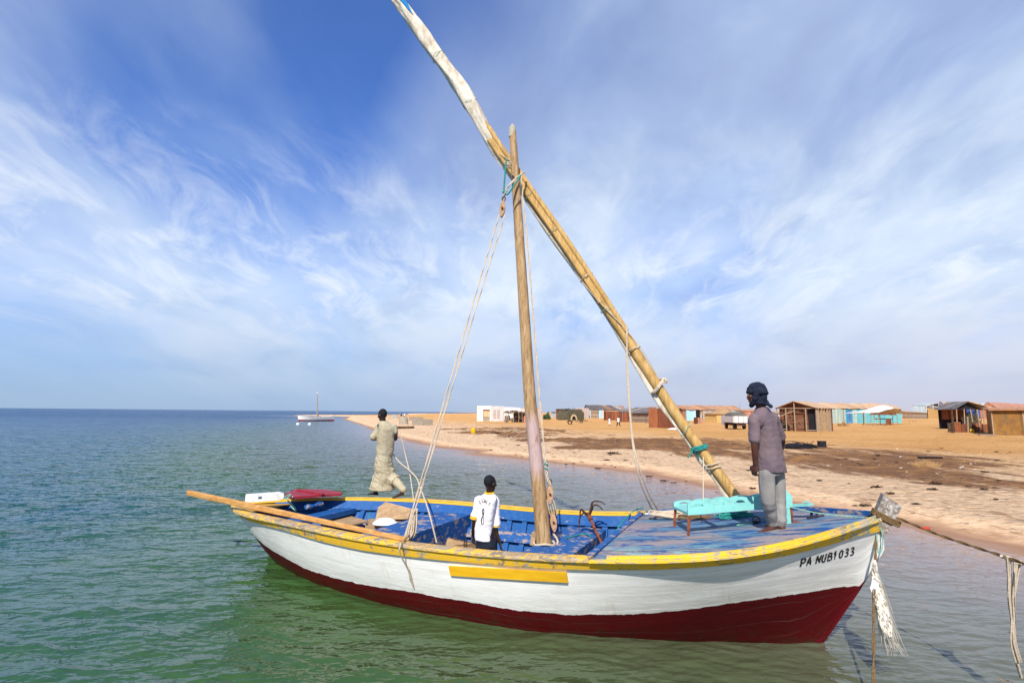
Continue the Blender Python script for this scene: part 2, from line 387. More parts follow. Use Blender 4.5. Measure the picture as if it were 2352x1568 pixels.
MT['robe'] = plain('khaki_cotton', (.43, .37, .245), (.34, .285, .18), 5, .9, .5, 26, (1, 1, .5), .02)
MT['shirt'] = plain('white_jersey', (.80, .745, .73), (.70, .64, .63), 5, .8, .35, 22, (1, 1, .5), .015)
MT['trim'] = plain('yellow_trim', (.75, .42, .02), (.65, .34, .02), 9, .8, .2)
MT['jeans'] = plain('dark_jeans', (.016, .020, .034), (.008, .010, .018), 12, .85, .4, 50)
MT['tee'] = plain('faded_mauve_cotton', (.195, .138, .138), (.115, .082, .100), 3.2, .92, .5, 24, (1, 1, .6), .018)
MT['trousers'] = plain('grey_cotton', (.27, .255, .23), (.205, .19, .175), 4, .92, .5, 22, (1, 1, .45), .02)
MT['turban'] = plain('dark_blue_cloth', (.016, .022, .040), (.007, .010, .020), 12, .9, .7, 30, (1, 1, 2), .02)
MT['plastic'] = plain('frayed_plastic', (.58, .53, .45), (.45, .39, .30), 5, .6, .4, 30, (3, 3, .3))
MT['tape'] = plain('pale_tape', (.40, .37, .28), (.28, .25, .18), 9, .8, .3)
MT['sandal'] = plain('dark_sandal', (.045, .035, .06), (.022, .018, .03), 12, .6, .3)
# ------------------------------------------------------------------ hull lines of the near boat
ST = np.array([-5.278, 10.886]); BW = np.array([4.306, 6.586]); AX = BW - ST; LEN = float(np.hypot(*AX)); EX = AX / LEN; NX = np.array([-EX[1], EX[0]])
def spline(kn, v):
    kn, v = np.asarray(kn, float), np.asarray(v, float); n = len(kn); h = np.diff(kn); A = np.zeros((n, n)); b = np.zeros(n); A[0, 0] = A[-1, -1] = 1
    for i in range(1, n - 1):
        A[i, i - 1] = h[i - 1]; A[i, i] = 2 * (h[i - 1] + h[i]); A[i, i + 1] = h[i]
        b[i] = 6 * ((v[i + 1] - v[i]) / h[i] - (v[i] - v[i - 1]) / h[i - 1])
    m = np.linalg.solve(A, b)
    def f(x):
        x = np.asarray(x, float); i = np.clip(np.searchsorted(kn, x) - 1, 0, n - 2); t = x - kn[i]; hh = h[i]
        return v[i] + t * ((v[i + 1] - v[i]) / hh - hh * (2 * m[i] + m[i + 1]) / 6) + t * t * m[i] / 2 + t ** 3 * (m[i + 1] - m[i]) / (6 * hh)
    return f
hb = spline([0, .08, .22, .4, .58, .75, .9, 1], [.05, .685, 1.242, 1.6, 1.61, 1.64, 1.266, .08])
zs = spline([0, .3, .65, 1], [.90, .987, 1.009, 1.518])
def zk(s): return np.interp(s, [0, .094, .14, .22, .5, .8, .9, .915, .936, .972, 1], [.75, 0, -.28, -.45, -.5, -.5, -.42, -.3, 0, .6, 1.12])
_aa = spline([0, .12, .17, .22, .27, .32, .42, .52, .62, .67, .72, .77, .82, .87, .92, 1], [1, .85, .70, .54, .42, .36, .32, .29, .31, .38, .49, .66, .86, 1.08, 1.25, 1.3])
def zr(s): return np.maximum(zk(s) + 1e-4, np.minimum(zs(s) - .25, np.interp(s, [0, .077, .168, .223, .268, .367, .465, .545, .618, .685, .76, .838, .9, .963, 1], [.7, .47, .329, .284, .235, .239, .285, .285, .265, .295, .398, .572, .68, .685, .7])))
def band(s): return np.interp(s, [0, .1, .25, .33, .41, .56, .7, .87, .95, 1], [.12, .11, .135, .17, .175, .14, .135, .125, .14, .17])
def half(s, z, off=0):
    k = zk(s); q = np.clip((z - k) / (zs(s) - k), 0, 1)
    return np.maximum(hb(s) * q ** _aa(s) + off, 0.0)
def B(s, t, z): c = ST + AX * s + NX * t; return np.array([c[0], c[1], z])
def hullpt(s, z, side=-1, off=0): return B(s, side * float(half(s, z, off)), z)
def loc(P): d = np.asarray(P)[:2] - ST; return float(d @ EX) / LEN, float(d @ NX), float(P[2])
def at_t(u, v, t):
    r = ray(u, v); k = (t - (EYE[:2] - ST) @ NX) / (r[:2] @ NX); return EYE + r * k
def on_cap(u, v, dz=0):
    P = at_z(u, v, 1.0)
    for _ in range(6): P = at_z(u, v, float(zs(np.clip(loc(P)[0], 0, 1))) + dz)
    return P
def deckz(s): return float(zs(s)) - .035
def on_deck(u, v, dz=0):
    P = at_z(u, v, 1.2)
    for _ in range(8): P = at_z(u, v, deckz(np.clip(loc(P)[0], 0, 1)) + dz)
    return P

mid = B(.5, 0, 0)
boat = thing('sailing_boat', 'large white wooden sailing boat with red bottom and yellow rail, moored in the foreground', 'boat', mid, None)
NS = 150
SS = np.linspace(0, 1, NS + 1)
# --- planked sides
def shell(f0, f1, rows, nm, mat):
    mb = MB()
    for side in (-1, 1):
        vs, at = [], []
        for s in SS:
            a, b_ = float(f0(s)), float(f1(s))
            for j in range(rows + 1):
                z = a + (b_ - a) * j / rows
                vs.append(hullpt(s, z, side)); at.append((s * LEN, 1 - j / rows, z))
        fs = []
        for i in range(NS):
            for j in range(rows):
                q = (i * (rows + 1) + j, (i + 1) * (rows + 1) + j, (i + 1) * (rows + 1) + j + 1, i * (rows + 1) + j + 1)
                fs.append(q if side < 0 else q[::-1])
        mb.add(vs, fs, at)
    n1 = (NS + 1) * (rows + 1)
    for i in (0, NS):
        for j in range(rows):
            a = i * (rows + 1) + j; mb.f.append((a, a + 1, n1 + a + 1, n1 + a)); mb.mi.append(0)
    return mb.build(nm, mat, boat, 50)
shell(zr, lambda s: zs(s) - .02, 22, 'hull', MT['white'])
bot = shell(zk, zr, 16, 'hull_bottom', MT['red']); tag(bot, 'dark red painted bottom of the boat')
MT['cap_fore'] = material('yellow_fore_cap', f_rail(.525, True))
# --- rub rail, caps
def sweep(nm, mat, side, prof, s0=0., s1=1., n=150, label=None, close=True):
    """prof(s) -> list of (t, z) points round a closed section"""
    mb = MB(); rings = []; at = []
    for i in range(n + 1):
        s = s0 + (s1 - s0) * i / n; p = prof(s); k = len(p)
        rings.append([B(s, side * t, z) for t, z in p]); at += [(s * LEN + (0 if side < 0 else 31), j / (k - 1) * .3, 0) for j in range(k)]
    if side > 0: rings = [r[::-1] for r in rings]
    mb.loft(rings); mb.a = at
    return mb.build(nm, mat, boat, 45)
for side, mo, mc in ((-1, MT['rail_out'], MT['cap_near']), (1, MT['rail_far'], MT['rail_far'])):
    mf = MT['cap_fore'] if side < 0 else MT['blue_worn']
    o = sweep('rub_rail', mo, side, lambda s: [(half(s, zs(s) - band(s)) - .01, zs(s) - band(s)), (half(s, zs(s) - band(s)) + .030, zs(s) - band(s)), (half(s, zs(s) - band(s) * .55) + .036, zs(s) - band(s) * .55), (half(s, zs(s) - .042) + .034, zs(s) - .042), (half(s, zs(s) - .042) - .02, zs(s) - .042)], .002, .998)
    if side < 0: tag(o, 'yellow rub rail with flaking paint')
    sweep('gunwale_cap', mc, side, lambda s: [(max(hb(s) - .15, 0.001), zs(s) - .04), (hb(s) + .046, zs(s) - .04), (hb(s) + .05, zs(s) - .02), (hb(s) + .042, zs(s)), (max(hb(s) - .15, 0.002), zs(s) + .001)], .0, .712)
    sweep('gunwale_cap', mf, side, lambda s: [(max(hb(s) - .012, .001), zs(s) - .04), (hb(s) + .06, zs(s) - .04), (hb(s) + .06, zs(s) - .018), (hb(s) + .05, zs(s) - .012), (max(hb(s) - .012, .002), zs(s) - .012)], .7125, .995)
    sweep('toe_rail', mf, side, lambda s: [(max(hb(s) - .055, .001), zs(s) - .034), (max(hb(s) - .013, .002), zs(s) - .034), (max(hb(s) - .015, .002), zs(s) + .022), (max(hb(s) - .050, .001), zs(s) + .022)], .73, .992)
# --- inside planking, frames, stringers
def zf(s): return np.interp(s, [0, .12, .2, .3, .6, .75, 1], [.62, .42, .22, .10, .08, .15, .5])
mb = MB()
for side in (-1, 1):
    vs = []; s_ = np.linspace(.03, .78, 90)
    for s in s_:
        for j in range(9):
            z = float(zf(s)) + (float(zs(s)) - .03 - float(zf(s))) * j / 8; vs.append(B(s, side * max(float(half(s, z)) - .05, .01), z))
    fs = [(i * 9 + j, (i + 1) * 9 + j, (i + 1) * 9 + j + 1, i * 9 + j + 1) for i in range(89) for j in range(8)]
    mb.add(vs, [f[::-1] for f in fs] if side < 0 else fs)
mb.build('inner_planking', MT['blue'], boat, 50)
mb = MB(); vs = []; s_ = np.linspace(.06, .80, 60)
for s in s_:
    for j in range(7):
        z = float(zf(s)) + .02; vs.append(B(s, (j / 3 - 1) * max(float(half(s, z)) - .03, .01), z))
mb.add(vs, [(i * 7 + j, (i + 1) * 7 + j, (i + 1) * 7 + j + 1, i * 7 + j + 1) for i in range(59) for j in range(6)])
mb.build('floor_boards', MT['sole'], boat)
def plank_in(nm, side, d0, d1, inn, th, mat, a=.06, b_=.712):
    return sweep(nm, mat, side, lambda s: [(max(half(s, zs(s) - d1) - inn - th, .005), zs(s) - d1), (max(half(s, zs(s) - d1) - inn, .006), zs(s) - d1), (max(half(s, zs(s) - d0) - inn, .006), zs(s) - d0), (max(half(s, zs(s) - d0) - inn - th, .005), zs(s) - d0)], a, b_, 90)
for side in (-1, 1):
    plank_in('inwale', side, .042, .20, .10, .03, MT['blue'])
    plank_in('stringer', side, .39, .54, .11, .035, MT['blue_worn'])
for s in np.arange(.13, .71, .0275):
    for side in (-1, 1):
        if side < 0 and .2 < s: continue
        mb = MB(); r = []
        for j in range(9):
            z = float(zf(s)) + (float(zs(s)) - .05 - float(zf(s))) * j / 8
            h0 = float(half(s, z)) - .05; h1 = h0 - .058; q = .045 / LEN
            r.append([B(s - q, side * h1, z), B(s + q, side * h1, z), B(s + q, side * h0, z), B(s - q, side * h0, z)])
        mb.loft(r).build('rib', MT['blue'], boat)
# --- thwarts
def tw(s, z): return float(half(s, z)) - .06
def thwart(s0, s1, z, th=.05, mat=MT['blue'], face=None, nm='thwart', lab=None):
    mb = MB(); P = []
    for zz in (z - th, z): P += [B(s0, -tw(s0, zz), zz), B(s1, -tw(s1, zz), zz), B(s1, tw(s1, zz), zz), B(s0, tw(s0, zz), zz)]
    o = mb.hexa(P).build(nm, mat, boat)
    if face:
        fb = MB(); z0 = z - th - face; e = .03 / LEN; P = []
        for zz in (z0, z - th - .002): P += [B(s1 - e, -tw(s1, zz) + .01, zz), B(s1, -tw(s1, zz) + .01, zz), B(s1, tw(s1, zz) - .01, zz), B(s1 - e, tw(s1, zz) - .01, zz)]
        fb.hexa(P).build('thwart_panel', MT['blue_worn'], boat)
    return o
thwart(.168, .200, .80, .09)
thwart(.345, .415, .80, .05, MT['blue_worn'], .42)
thwart(.592, .655, .76, .05, MT['blue_worn'], .36)
# stern bench shelf under the tip
mb = MB(); P = []
for zz in (.84, .86): P += [B(.02, -.2, zz), B(.085, -.55, zz), B(.085, .55, zz), B(.02, .2, zz)]
mb.hexa(P).build('stern_deck', MT['rail_far'], boat)
# --- foredeck
mb = MB(); vs, at = [], []; nu = 16
for s in np.linspace(.712, .985, 60):
    for j in range(nu + 1):
        q = j / nu * 2 - 1; t = q * max(float(hb(s)) - .05, .01)
        vs.append(B(s, t, deckz(s) + .02 * (1 - q * q))); at.append((s * LEN, (t + 1.7) / 3.4, 0))
mb.add(vs, [(i * (nu + 1) + j, (i + 1) * (nu + 1) + j, (i + 1) * (nu + 1) + j + 1, i * (nu + 1) + j + 1) for i in range(59) for j in range(nu)], at)
mb.build('foredeck', MT['deck'], boat)
mb = MB(); h0 = float(hb(.71)) - .12
mb.box(B(.7045, -h0, deckz(.71) - .13), np.append(EX * .075, 0), np.append(NX * 2 * h0, 0), (0, 0, .168)); mb.build('deck_coaming', MT['blue_worn'], boat)
# --- stem head: pixels of its side face taken to the middle plane, given thickness
mb = MB(); q = [at_t(u, v, 0) for u, v in ((1994, 1215), (2026, 1133), (2069, 1160), (2034, 1226))]
nn = np.append(NX, 0) * .085
mb.hexa([p - nn for p in q] + [p + nn for p in q]).build('stem_head', MT['grey_wood'], boat)
def stem_strip(vs_, lo, mat):
    mb = MB(); r = []
    for v in vs_:
        P = at_t(np.interp(v, [1220, 1238, 1354, 1472, 1500], [2029, 2019, 1957, 1894, 1879]), v, 0); s = loc(P)[0]; z = P[2]
        r.append([B(s - .014, -.055, z), B(s - .004, -.04, z), B(s - .004, .04, z), B(s - .014, .055, z)])
    mb.loft(r); return mb.build('stem', mat, boat)
stem_strip((1226, 1262, 1300, 1354), 0, MT['whitepaint'])
tag(stem_strip((1355, 1400, 1440, 1500), 0, MT['stemred']), 'red lower length of the stem')
# samson post on the deck
P0 = on_deck(1809, 1204); mb = MB(); mb.beam(P0 - np.array([0, 0, .02]), P0 + np.array([-.02, 0, .40]), .085, .085, np.append(EX, 0)); mb.build('mooring_post', MT['turq'], boat)
# --- yellow plank on the side
mb = MB(); r = []
for i in range(31):
    s = .5385 + (.684 - .5385) * i / 30; zt = .757 + (.862 - .757) * i / 30; zb = .63 + (.735 - .63) * i / 30
    r.append([hullpt(s, zb, -1, -.01), hullpt(s, zb, -1, .028), hullpt(s, zt, -1, .030), hullpt(s, zt, -1, -.01)])
mb.loft(r).build('side_plank', MT['yplank'], boat)
# --- registration painted by brush
GL = {'P': [[(0, 0), (.02, 1)], [(.02, 1), (.5, .95), (.55, .7), (.4, .5), (.05, .45)]], 'A': [[(0, 0), (.3, 1), (.55, 0)], [(.1, .35), (.45, .35)]], ' ': [],
      'N': [[(0, 0), (.08, 1)], [(.08, 1), (.5, .05)], [(.5, .05), (.6, 1)]], 'U': [[(.05, 1), (.0, .3), (.2, 0), (.42, .12), (.5, 1)]],
      'B': [[(0, 0), (.05, 1)], [(.05, 1), (.45, .9), (.42, .6), (.05, .52)], [(.05, .52), (.52, .45), (.5, .08), (0, 0)]],
      '1': [[(.0, .72), (.2, 1), (.2, 0)]], '0': [[(.22, 1), (.02, .7), (.05, .2), (.24, 0), (.45, .25), (.42, .8), (.22, 1)]],
      '3': [[(0, .9), (.3, 1), (.42, .75), (.15, .52)], [(.15, .52), (.45, .4), (.4, .05), (.0, .06)]]}
def strokes_on(fn, text, x0, size, adv, wd, slant=.18):
    mb = MB(); x = x0
    for ch in text:
        for st in GL[ch]:
            pts = [q[:2] for q in crv([(a, b_, 0) for a, b_ in st], 6)]
            L_, R_ = [], []
            for i, (a, b_) in enumerate(pts):
                n0, n1 = pts[max(i - 1, 0)], pts[min(i + 1, len(pts) - 1)]; d = np.array(n1) - np.array(n0); d /= np.linalg.norm(d) + 1e-9
                wv = wd * (1 + .35 * math.sin(i * 1.7 + x * 50)); nrm = np.array((-d[1], d[0])) * wv / 2
                c = np.array((x + size * (a + slant * b_), size * b_ * 1.25)); L_.append(c + nrm); R_.append(c - nrm)
            k = len(pts); mb.add([fn(*c) for c in L_] + [fn(*c) for c in R_], [(i, i + 1, k + i + 1, k + i) for i in range(k - 1)])
        x += size * (adv if ch != ' ' else .45)
    return mb
def reg(x, y):
    s = .913 + x / LEN; z = 1.045 + x * .085 + y
    return hullpt(s, z, -1, .006)
o = strokes_on(reg, 'PA NUB1033', 0, .074, .84, .0165).build('registration_mark', MT['ink'], boat, 0)
# --- mast
def mast_axis(v): return at_t(np.interp(v, [297, 500, 900, 1250], [1177, 1190, 1216, 1250]), v, 0)
mp = [mast_axis(v) for v in (1256, 1120, 1000, 900, 700, 500, 380, 297)]
mb = MB(); mb.tube(crv(mp, 8), [np.interp(i, [0, 8, 24, 56], [.112, .106, .092, .055]) for i in range(57)], 18, jit=.03)
mast = mb.build('mast', MT['mast'], boat)
tp = mp[-1]; mb = MB(); mb.tube([tp - (0, 0, .14), tp + (0, 0, .02), tp + (0, 0, .05), tp + (0, 0, .09)], [.0605, .0585, .04, .012], 14); mb.build('mast_cap', MT['tape'], mast)
# wedges and lashing at the mast foot
bz = .762
mb = MB(); c0 = mast_axis(1250)
mb.tube([c0 + np.array([.15 * math.cos(a), .13 * math.sin(a), .02 + .012 * math.sin(3 * a)]) for a in np.linspace(0, 7.2, 30)], .016, 7); mb.build('foot_lashing', MT['rope'], boat)
mb = MB(); mb.beam(c0 + np.append(-EX * .17, -.02), c0 + np.append(-EX * .14, .16), .07, .10, np.append(NX, 0)); mb.build('mast_wedge', MT['ply'], boat)
# ------------------------------------------------------------------ shore, land, water
near_px = [(2352, 1280), (2200, 1240), (2050, 1206), (1900, 1180), (1720, 1145), (1600, 1118), (1450, 1086), (1330, 1071), (1230, 1060), (1150, 1050), (1080, 1044), (1085, 1036), (1000, 1028), (940, 1014), (870, 996), (850, 985), (815, 972), (788, 962.5), (800, 957)]
SHORE = [(60., -22.), (30., -4.), (17., 5.5)] + [tuple(at_z(u, v, 0)[:2]) for u, v in near_px] + [(-75., 262.), (-112., 283.), (-116., 300.), (-95., 345.), (-80., 420.), (-130., 700.), (-60., 900.), (-120., 2200.), (-400., 3500.)]
SH = np.array(SHORE); POLY = np.vstack([SH, [(4000., 3500.), (4000., -400.), (80, -400)]])
def sdist(X, Y):
    X = np.asarray(X, float); Y = np.asarray(Y, float); p = np.stack([X, Y], -1); best = np.full(X.shape, 1e9); ins = np.zeros(X.shape, bool)
    for a, b in zip(SH[:-1], SH[1:]):
        d = b - a; t = np.clip(((p - a) @ d) / (d @ d), 0, 1); e = p - a - t[..., None] * d; best = np.minimum(best, np.hypot(e[..., 0], e[..., 1]))
    n = len(POLY)
    for i in range(n):
        a, b = POLY[i], POLY[(i + 1) % n]; c = (a[1] > Y) != (b[1] > Y)
        with np.errstate(divide='ignore', invalid='ignore'): xx = a[0] + (Y - a[1]) * (b[0] - a[0]) / (b[1] - a[1])
        ins ^= c & (X < xx)
    return np.where(ins, best, -best)
def vnoise(X, Y, s, seed=0):
    """smooth lattice noise, vectorised, about -1..1"""
    x = np.asarray(X) * s + 1000; y = np.asarray(Y) * s + 1000; xi = np.floor(x).astype(np.int64); yi = np.floor(y).astype(np.int64); fx = x - xi; fy = y - yi
    def h(a, b): q = (a * 374761393 + b * 668265263 + seed * 974711) & 0x7fffffff; q = ((q ^ (q >> 13)) * 1274126177) & 0x7fffffff; return (q % 65536) / 32768. - 1
    fx = fx * fx * (3 - 2 * fx); fy = fy * fy * (3 - 2 * fy)
    return (h(xi, yi) * (1 - fx) + h(xi + 1, yi) * fx) * (1 - fy) + (h(xi, yi + 1) * (1 - fx) + h(xi + 1, yi + 1) * fx) * fy
def ground_z(X, Y):
    X = np.asarray(X, float); Y = np.asarray(Y, float); d = sdist(X, Y); d = d + .5 * vnoise(X, Y, .28, 3) * np.clip(1 - np.abs(d) / 6, 0, 1) * np.clip(np.hypot(X, Y) / 40, .4, 2)
    z = np.interp(d, [-60, -12, 0, .8, 2.5, 6, 14, 30, 70, 200, 700, 3000], [-3, -.7, 0, .06, .22, .36, .50, .66, .85, 1.25, 1.7, 2.2])
    k = np.clip((d - 1.5) / 5, 0, 1)
    z = z + k * (.05 * vnoise(X, Y, .35, 1) + .035 * vnoise(X, Y, .9, 2)) + np.clip((d - 20) / 30, 0, 1) * .16 * vnoise(X, Y, .055, 5)
    z = z + np.clip((X - 35) / 60, 0, 1) * np.clip((d - 30) / 40, 0, 1) * .35
    return z
def gz(x, y): return float(ground_z(np.array([x]), np.array([y]))[0])
def gpt(u, v):
    """ground seen at a pixel"""
    r = ray(u, v); rr = r / np.linalg.norm(r); T = np.geomspace(6, 1500, 900); P = EYE + rr * T[:, None]; h = P[:, 2] - ground_z(P[:, 0], P[:, 1]); i = np.argmax(h < 0)
    if i == 0: i = 600
    t0, t1 = T[max(i - 1, 0)], T[i]; a = h[max(i - 1, 0)]; b = h[i]; t = t0 + (t1 - t0) * a / (a - b + 1e-9); q = EYE + rr * t; q[2] = gz(q[0], q[1]); return q

def polar(a0, a1, na, r0, r1, nr, extra=None):
    A = np.radians(np.linspace(a0, a1, na)); R = np.geomspace(r0, r1, nr) if extra is None else extra
    RR, AA = np.meshgrid(R, A, indexing='ij'); return RR * np.sin(AA), RR * np.cos(AA)
def grid_faces(nr, na, keep=None):
    i, j = np.meshgrid(np.arange(nr - 1), np.arange(na - 1), indexing='ij'); a = (i * na + j).ravel()
    f = np.stack([a, a + 1, a + na + 1, a + na], 1)[:, ::-1]
    if keep is not None: f = f[keep.ravel()[f].any(1)]
    return f
def big_mesh(name, X, Y, Z, faces, mat, attrs):
    used = np.unique(faces); mp_ = np.full(X.size, -1); mp_[used] = np.arange(len(used)); f = mp_[faces]
    V = np.stack([X.ravel()[used], Y.ravel()[used], Z.ravel()[used]], 1)
    me = bpy.data.meshes.new(name); me.vertices.add(len(V)); me.vertices.foreach_set('co', V.ravel()); me.loops.add(f.size); me.loops.foreach_set('vertex_index', f.ravel().astype(np.int32))
    me.polygons.add(len(f)); me.polygons.foreach_set('loop_start', np.arange(0, f.size, 4)); me.polygons.foreach_set('use_smooth', [True] * len(f)); me.update(calc_edges=True); me.validate()
    for k, a in attrs.items():
        at = me.attributes.new(k, 'FLOAT', 'POINT'); at.data.foreach_set('value', a.ravel()[used].astype(np.float32))
    me.materials.append(mat); o = bpy.data.objects.new(name, me); COL.objects.link(o); tag(o, kind='structure'); return o

def f_sand(t):
    v = t.coord(); d = t.attr('sd'); br = t.attr('brown')
    n0 = t.noise(v, .12, 4, .55); n1 = t.noise(v, .9, 7, .62); n2 = t.noise(v, 4.5, 7, .7); n3 = t.noise(v, 40, 3, .6)
    pale = t.mix(n1, (.90, .62, .385), (.79, .52, .295)); pale = t.mix(t.ramp(n2, [(.46, 0), (.66, .75)]), pale, (.50, .28, .13))
    stk = t.noise(t.mapping(v, (1.1, .22, 1), (0, 0, -.25)), 2.6, 7, .68); pale = t.mix(t.ramp(stk, [(.56, 0), (.64, .7)]), pale, (.30, .155, .07))
    orange = t.mix(n1, (.66, .32, .09), (.76, .44, .175)); orange = t.mix(t.ramp(n0, [(.4, 0), (.62, .6)]), orange, (.58, .275, .075))
    orange = t.mix(t.ramp(n2, [(.5, 0), (.7, .35)]), orange, (.40, .18, .06))
    c = t.mix(t.maprange(t.math('ADD', d, t.math('MULTIPLY', n0, 16)), 17, 34), pale, orange)
    # dried weed and rubbish band
    bn = t.math('ADD', br, t.math('ADD', t.math('MULTIPLY', t.math('SUBTRACT', t.noise(t.mapping(v, (1, .22, 1), (0, 0, -.25)), .75, 8, .7), .5), 2.6), t.math('MULTIPLY', t.math('SUBTRACT', n2, .5), .9)))
    weed = t.mix(t.noise(v, 2.5, 6, .7), (.085, .034, .014), (.26, .10, .028)); weed = t.mix(t.ramp(n1, [(.5, 0), (.62, .8)]), weed, (.42, .19, .05)); weed = t.mix(t.ramp(n2, [(.54, 0), (.64, .8)]), weed, (.48, .22, .075))
    c = t.mix(t.math('MULTIPLY', t.maprange(bn, .42, .78), .92), c, weed)
    # scattered dark and pale specks
    sp = t.vor(v, 2.2); spm = t.math('MULTIPLY', t.math('LESS_THAN', sp, .13), t.math('GREATER_THAN', n1, .52))
    c = t.mix(t.math('MULTIPLY', spm, .8), c, (.10, .06, .035))
    sp2 = t.vor(t.mapping(v, (1, 1, 1), (0, 0, 1), (7, 3, 0)), 1.1); c = t.mix(t.math('MULTIPLY', t.math('LESS_THAN', sp2, .045), t.maprange(d, 3, 8)), c, (.75, .70, .66))
    wet = t.math('ADD', d, t.math('MULTIPLY', t.math('SUBTRACT', n1, .5), 1.2))
    c = t.mix(t.maprange(wet, 1.7, .45), c, (.30, .15, .07))
    ft = t.vor(t.mapping(v, (1, 1, 1), (0, 0, .4)), 2.4); h = t.math('ADD', t.math('ADD', t.math('MULTIPLY', n1, 1.1), t.math('MULTIPLY', t.math('MINIMUM', ft, .45), .8)), t.math('ADD', t.math('MULTIPLY', n2, .55), t.math('MULTIPLY', n3, .12)))
    dry = t.maprange(d, .4, 2.5, .08, 1.0)
    bp = t.new('ShaderNodeBump'); bp.inputs['Distance'].default_value = .42; t.put(bp.inputs['Height'], h); t.put(bp.inputs['Strength'], dry)
    return dict(c=c, r=t.maprange(wet, .1, 1.2, .35, .95), n=bp.outputs[0], s=.25)
MT['sand'] = material('sand', f_sand)
X, Y = polar(-34, 100, 560, 7.0, 3300, 620); D = sdist(X, Y); Z = ground_z(X, Y)
# weed band lies along the upper beach on the village side
u_ = np.arctan2(X, Y); rr_ = np.hypot(X, Y)
brown = np.interp(D, [0, 4.5, 7, 9, 16, 21, 27], [-1.2, -.45, .35, .65, .62, .2, -.6]) + .35 * vnoise(X, Y, .12, 9) + np.interp(np.degrees(u_), [-30, -8, 2, 12, 60], [-.5, -.4, -.1, .1, .1])
def blob(u, v, ru, rv, k):
    global brown
    q = gpt(u, v); ex_ = unit3(q); dx, dy = X - q[0], Y - q[1]; al = dx * ex_[0] + dy * ex_[1]; ac = -dx * ex_[1] + dy * ex_[0]
    brown = brown + k * np.clip(1.3 - np.hypot(ac / ru, al / rv), 0, 1)
def unit3(q): d = np.hypot(q[0], q[1]); return (q[0] / d, q[1] / d)
for a_ in ((1334, 1027, 2.6, 1.6, 1.3), (1260, 1010, 4, 2.0, 1.0), (1408, 1042, .9, .7, 1.3), (1142, 995, 1.6, 2.5, 1.2), (1190, 1002, 3, 2.5, .7), (1060, 992, 4, 3, .7), (1500, 1012, 9, 7, .7), (1240, 985, 10, 8, .5), (1010, 985, 5, 4, .55), (2200, 1130, .8, .35, .8), (2290, 1105, 1.2, .3, .8), (2130, 1110, .6, .25, .8)): blob(*a_)
brown = brown + .25 * vnoise(X + Y * .4, Y, .35, 12)
big_mesh('beach', X, Y, Z, grid_faces(*X.shape, keep=D > -9), MT['sand'], {'sd': D, 'brown': brown})

def f_water(t):
    v = t.coord(); d = t.attr('sd'); n0 = t.noise(v, .10, 4, .6); n1 = t.noise(v, .5, 5, .6)
    dd = t.math('ADD', d, t.math('MULTIPLY', t.math('SUBTRACT', n0, .5), t.math('MULTIPLY', d, -.9)))
    dd = t.math('MULTIPLY', dd, -1 / 60.)
    # the bed shows through the shallows, then weed green, then open sea
    c = t.ramp(dd, [(0, (.32, .185, .125)), (.022, (.21, .15, .125)), (.07, (.125, .115, .090)), (.15, (.066, .078, .040)), (.23, (.030, .076, .020)), (.36, (.001, .054, .070)), (.7, (.001, .050, .112))])
    c = t.mix(t.math('MULTIPLY', t.ramp(n1, [(.45, 0), (.7, .5)]), t.maprange(dd, .07, .3)), c, (.040, .080, .012))
    yy = t.sep(v)[1]
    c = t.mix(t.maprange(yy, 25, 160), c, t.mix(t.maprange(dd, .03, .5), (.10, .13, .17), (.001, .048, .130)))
    nA = t.noise(t.mapping(v, (1, 1.9, 1), (0, 0, .28)), 4.2, 2, .5, .4); nB = t.noise(t.mapping(v, (1, 1.5, 1), (0, 0, -.3)), 13, 1, .5, .2)
    nC = t.noise(t.mapping(v, (.6, 1.4, 1), (0, 0, .15)), .7, 2, .5)
    calm = t.math('MULTIPLY', t.maprange(d, -1.5, -14, .35, 1), t.attr('lee'))
    nD = t.noise(t.mapping(v, (.7, 1.5, 1), (0, 0, -.1)), 1.9, 2, .5, .3)
    h = t.math('ADD', t.math('MULTIPLY', nA, 1.0), t.math('ADD', t.math('MULTIPLY', nB, .16), t.math('ADD', t.math('MULTIPLY', nC, 2.0), t.math('MULTIPLY', nD, 3.0))))
    bp = t.new('ShaderNodeBump'); bp.inputs['Distance'].default_value = .075; t.put(bp.inputs['Height'], h); t.put(bp.inputs['Strength'], calm)
    return dict(c=c, r=t.maprange(yy, 8, 200, .04, .25), n=bp.outputs[0], s=t.maprange(yy, 10, 110, .5, .10), ior=1.333)
MT['water'] = material('sea_water', f_water)
R = np.concatenate([np.geomspace(1.2, 45, 640), np.geomspace(45.4, 320, 340), np.geomspace(330, 40000, 70)])
X, Y = polar(-80, 84, 820, 0, 0, 0, R); D = sdist(X, Y); rad = np.hypot(X, Y)
Zw = np.zeros_like(X); q = np.random.default_rng(3)
for lam, amp, th in [(1.7, .016, .5), (1.15, .013, -.35), (.83, .010, .9), (.62, .0085, .1), (.47, .0065, -.7), (.36, .005, .35), (.27, .0036, -.1), (.21, .0026, .7), (2.9, .02, .2)]:
    for s_ in range(2):
        a = math.radians(102) + th * .9 + q.normal() * .22; k = 2 * math.pi / (lam * q.uniform(.85, 1.15)); ph = q.uniform(0, 6.28)
        warp = .8 * vnoise(X, Y, .55 / lam, s_ + int(lam * 10)); env = .62 + .5 * vnoise(X, Y, .26 / lam, 40 + s_ + int(lam * 10))
        wv = np.sin(k * (X * math.cos(a) + Y * math.sin(a)) + ph + 1.5 * warp)
        Zw += amp * 1.15 * env * (.5 + .5 * wv if lam > .5 else 1 - np.abs(wv)) * np.clip((R[-1] - rad) / R[-1], 0, 1) * np.clip(lam * 130 / rad - .35, 0, 1)
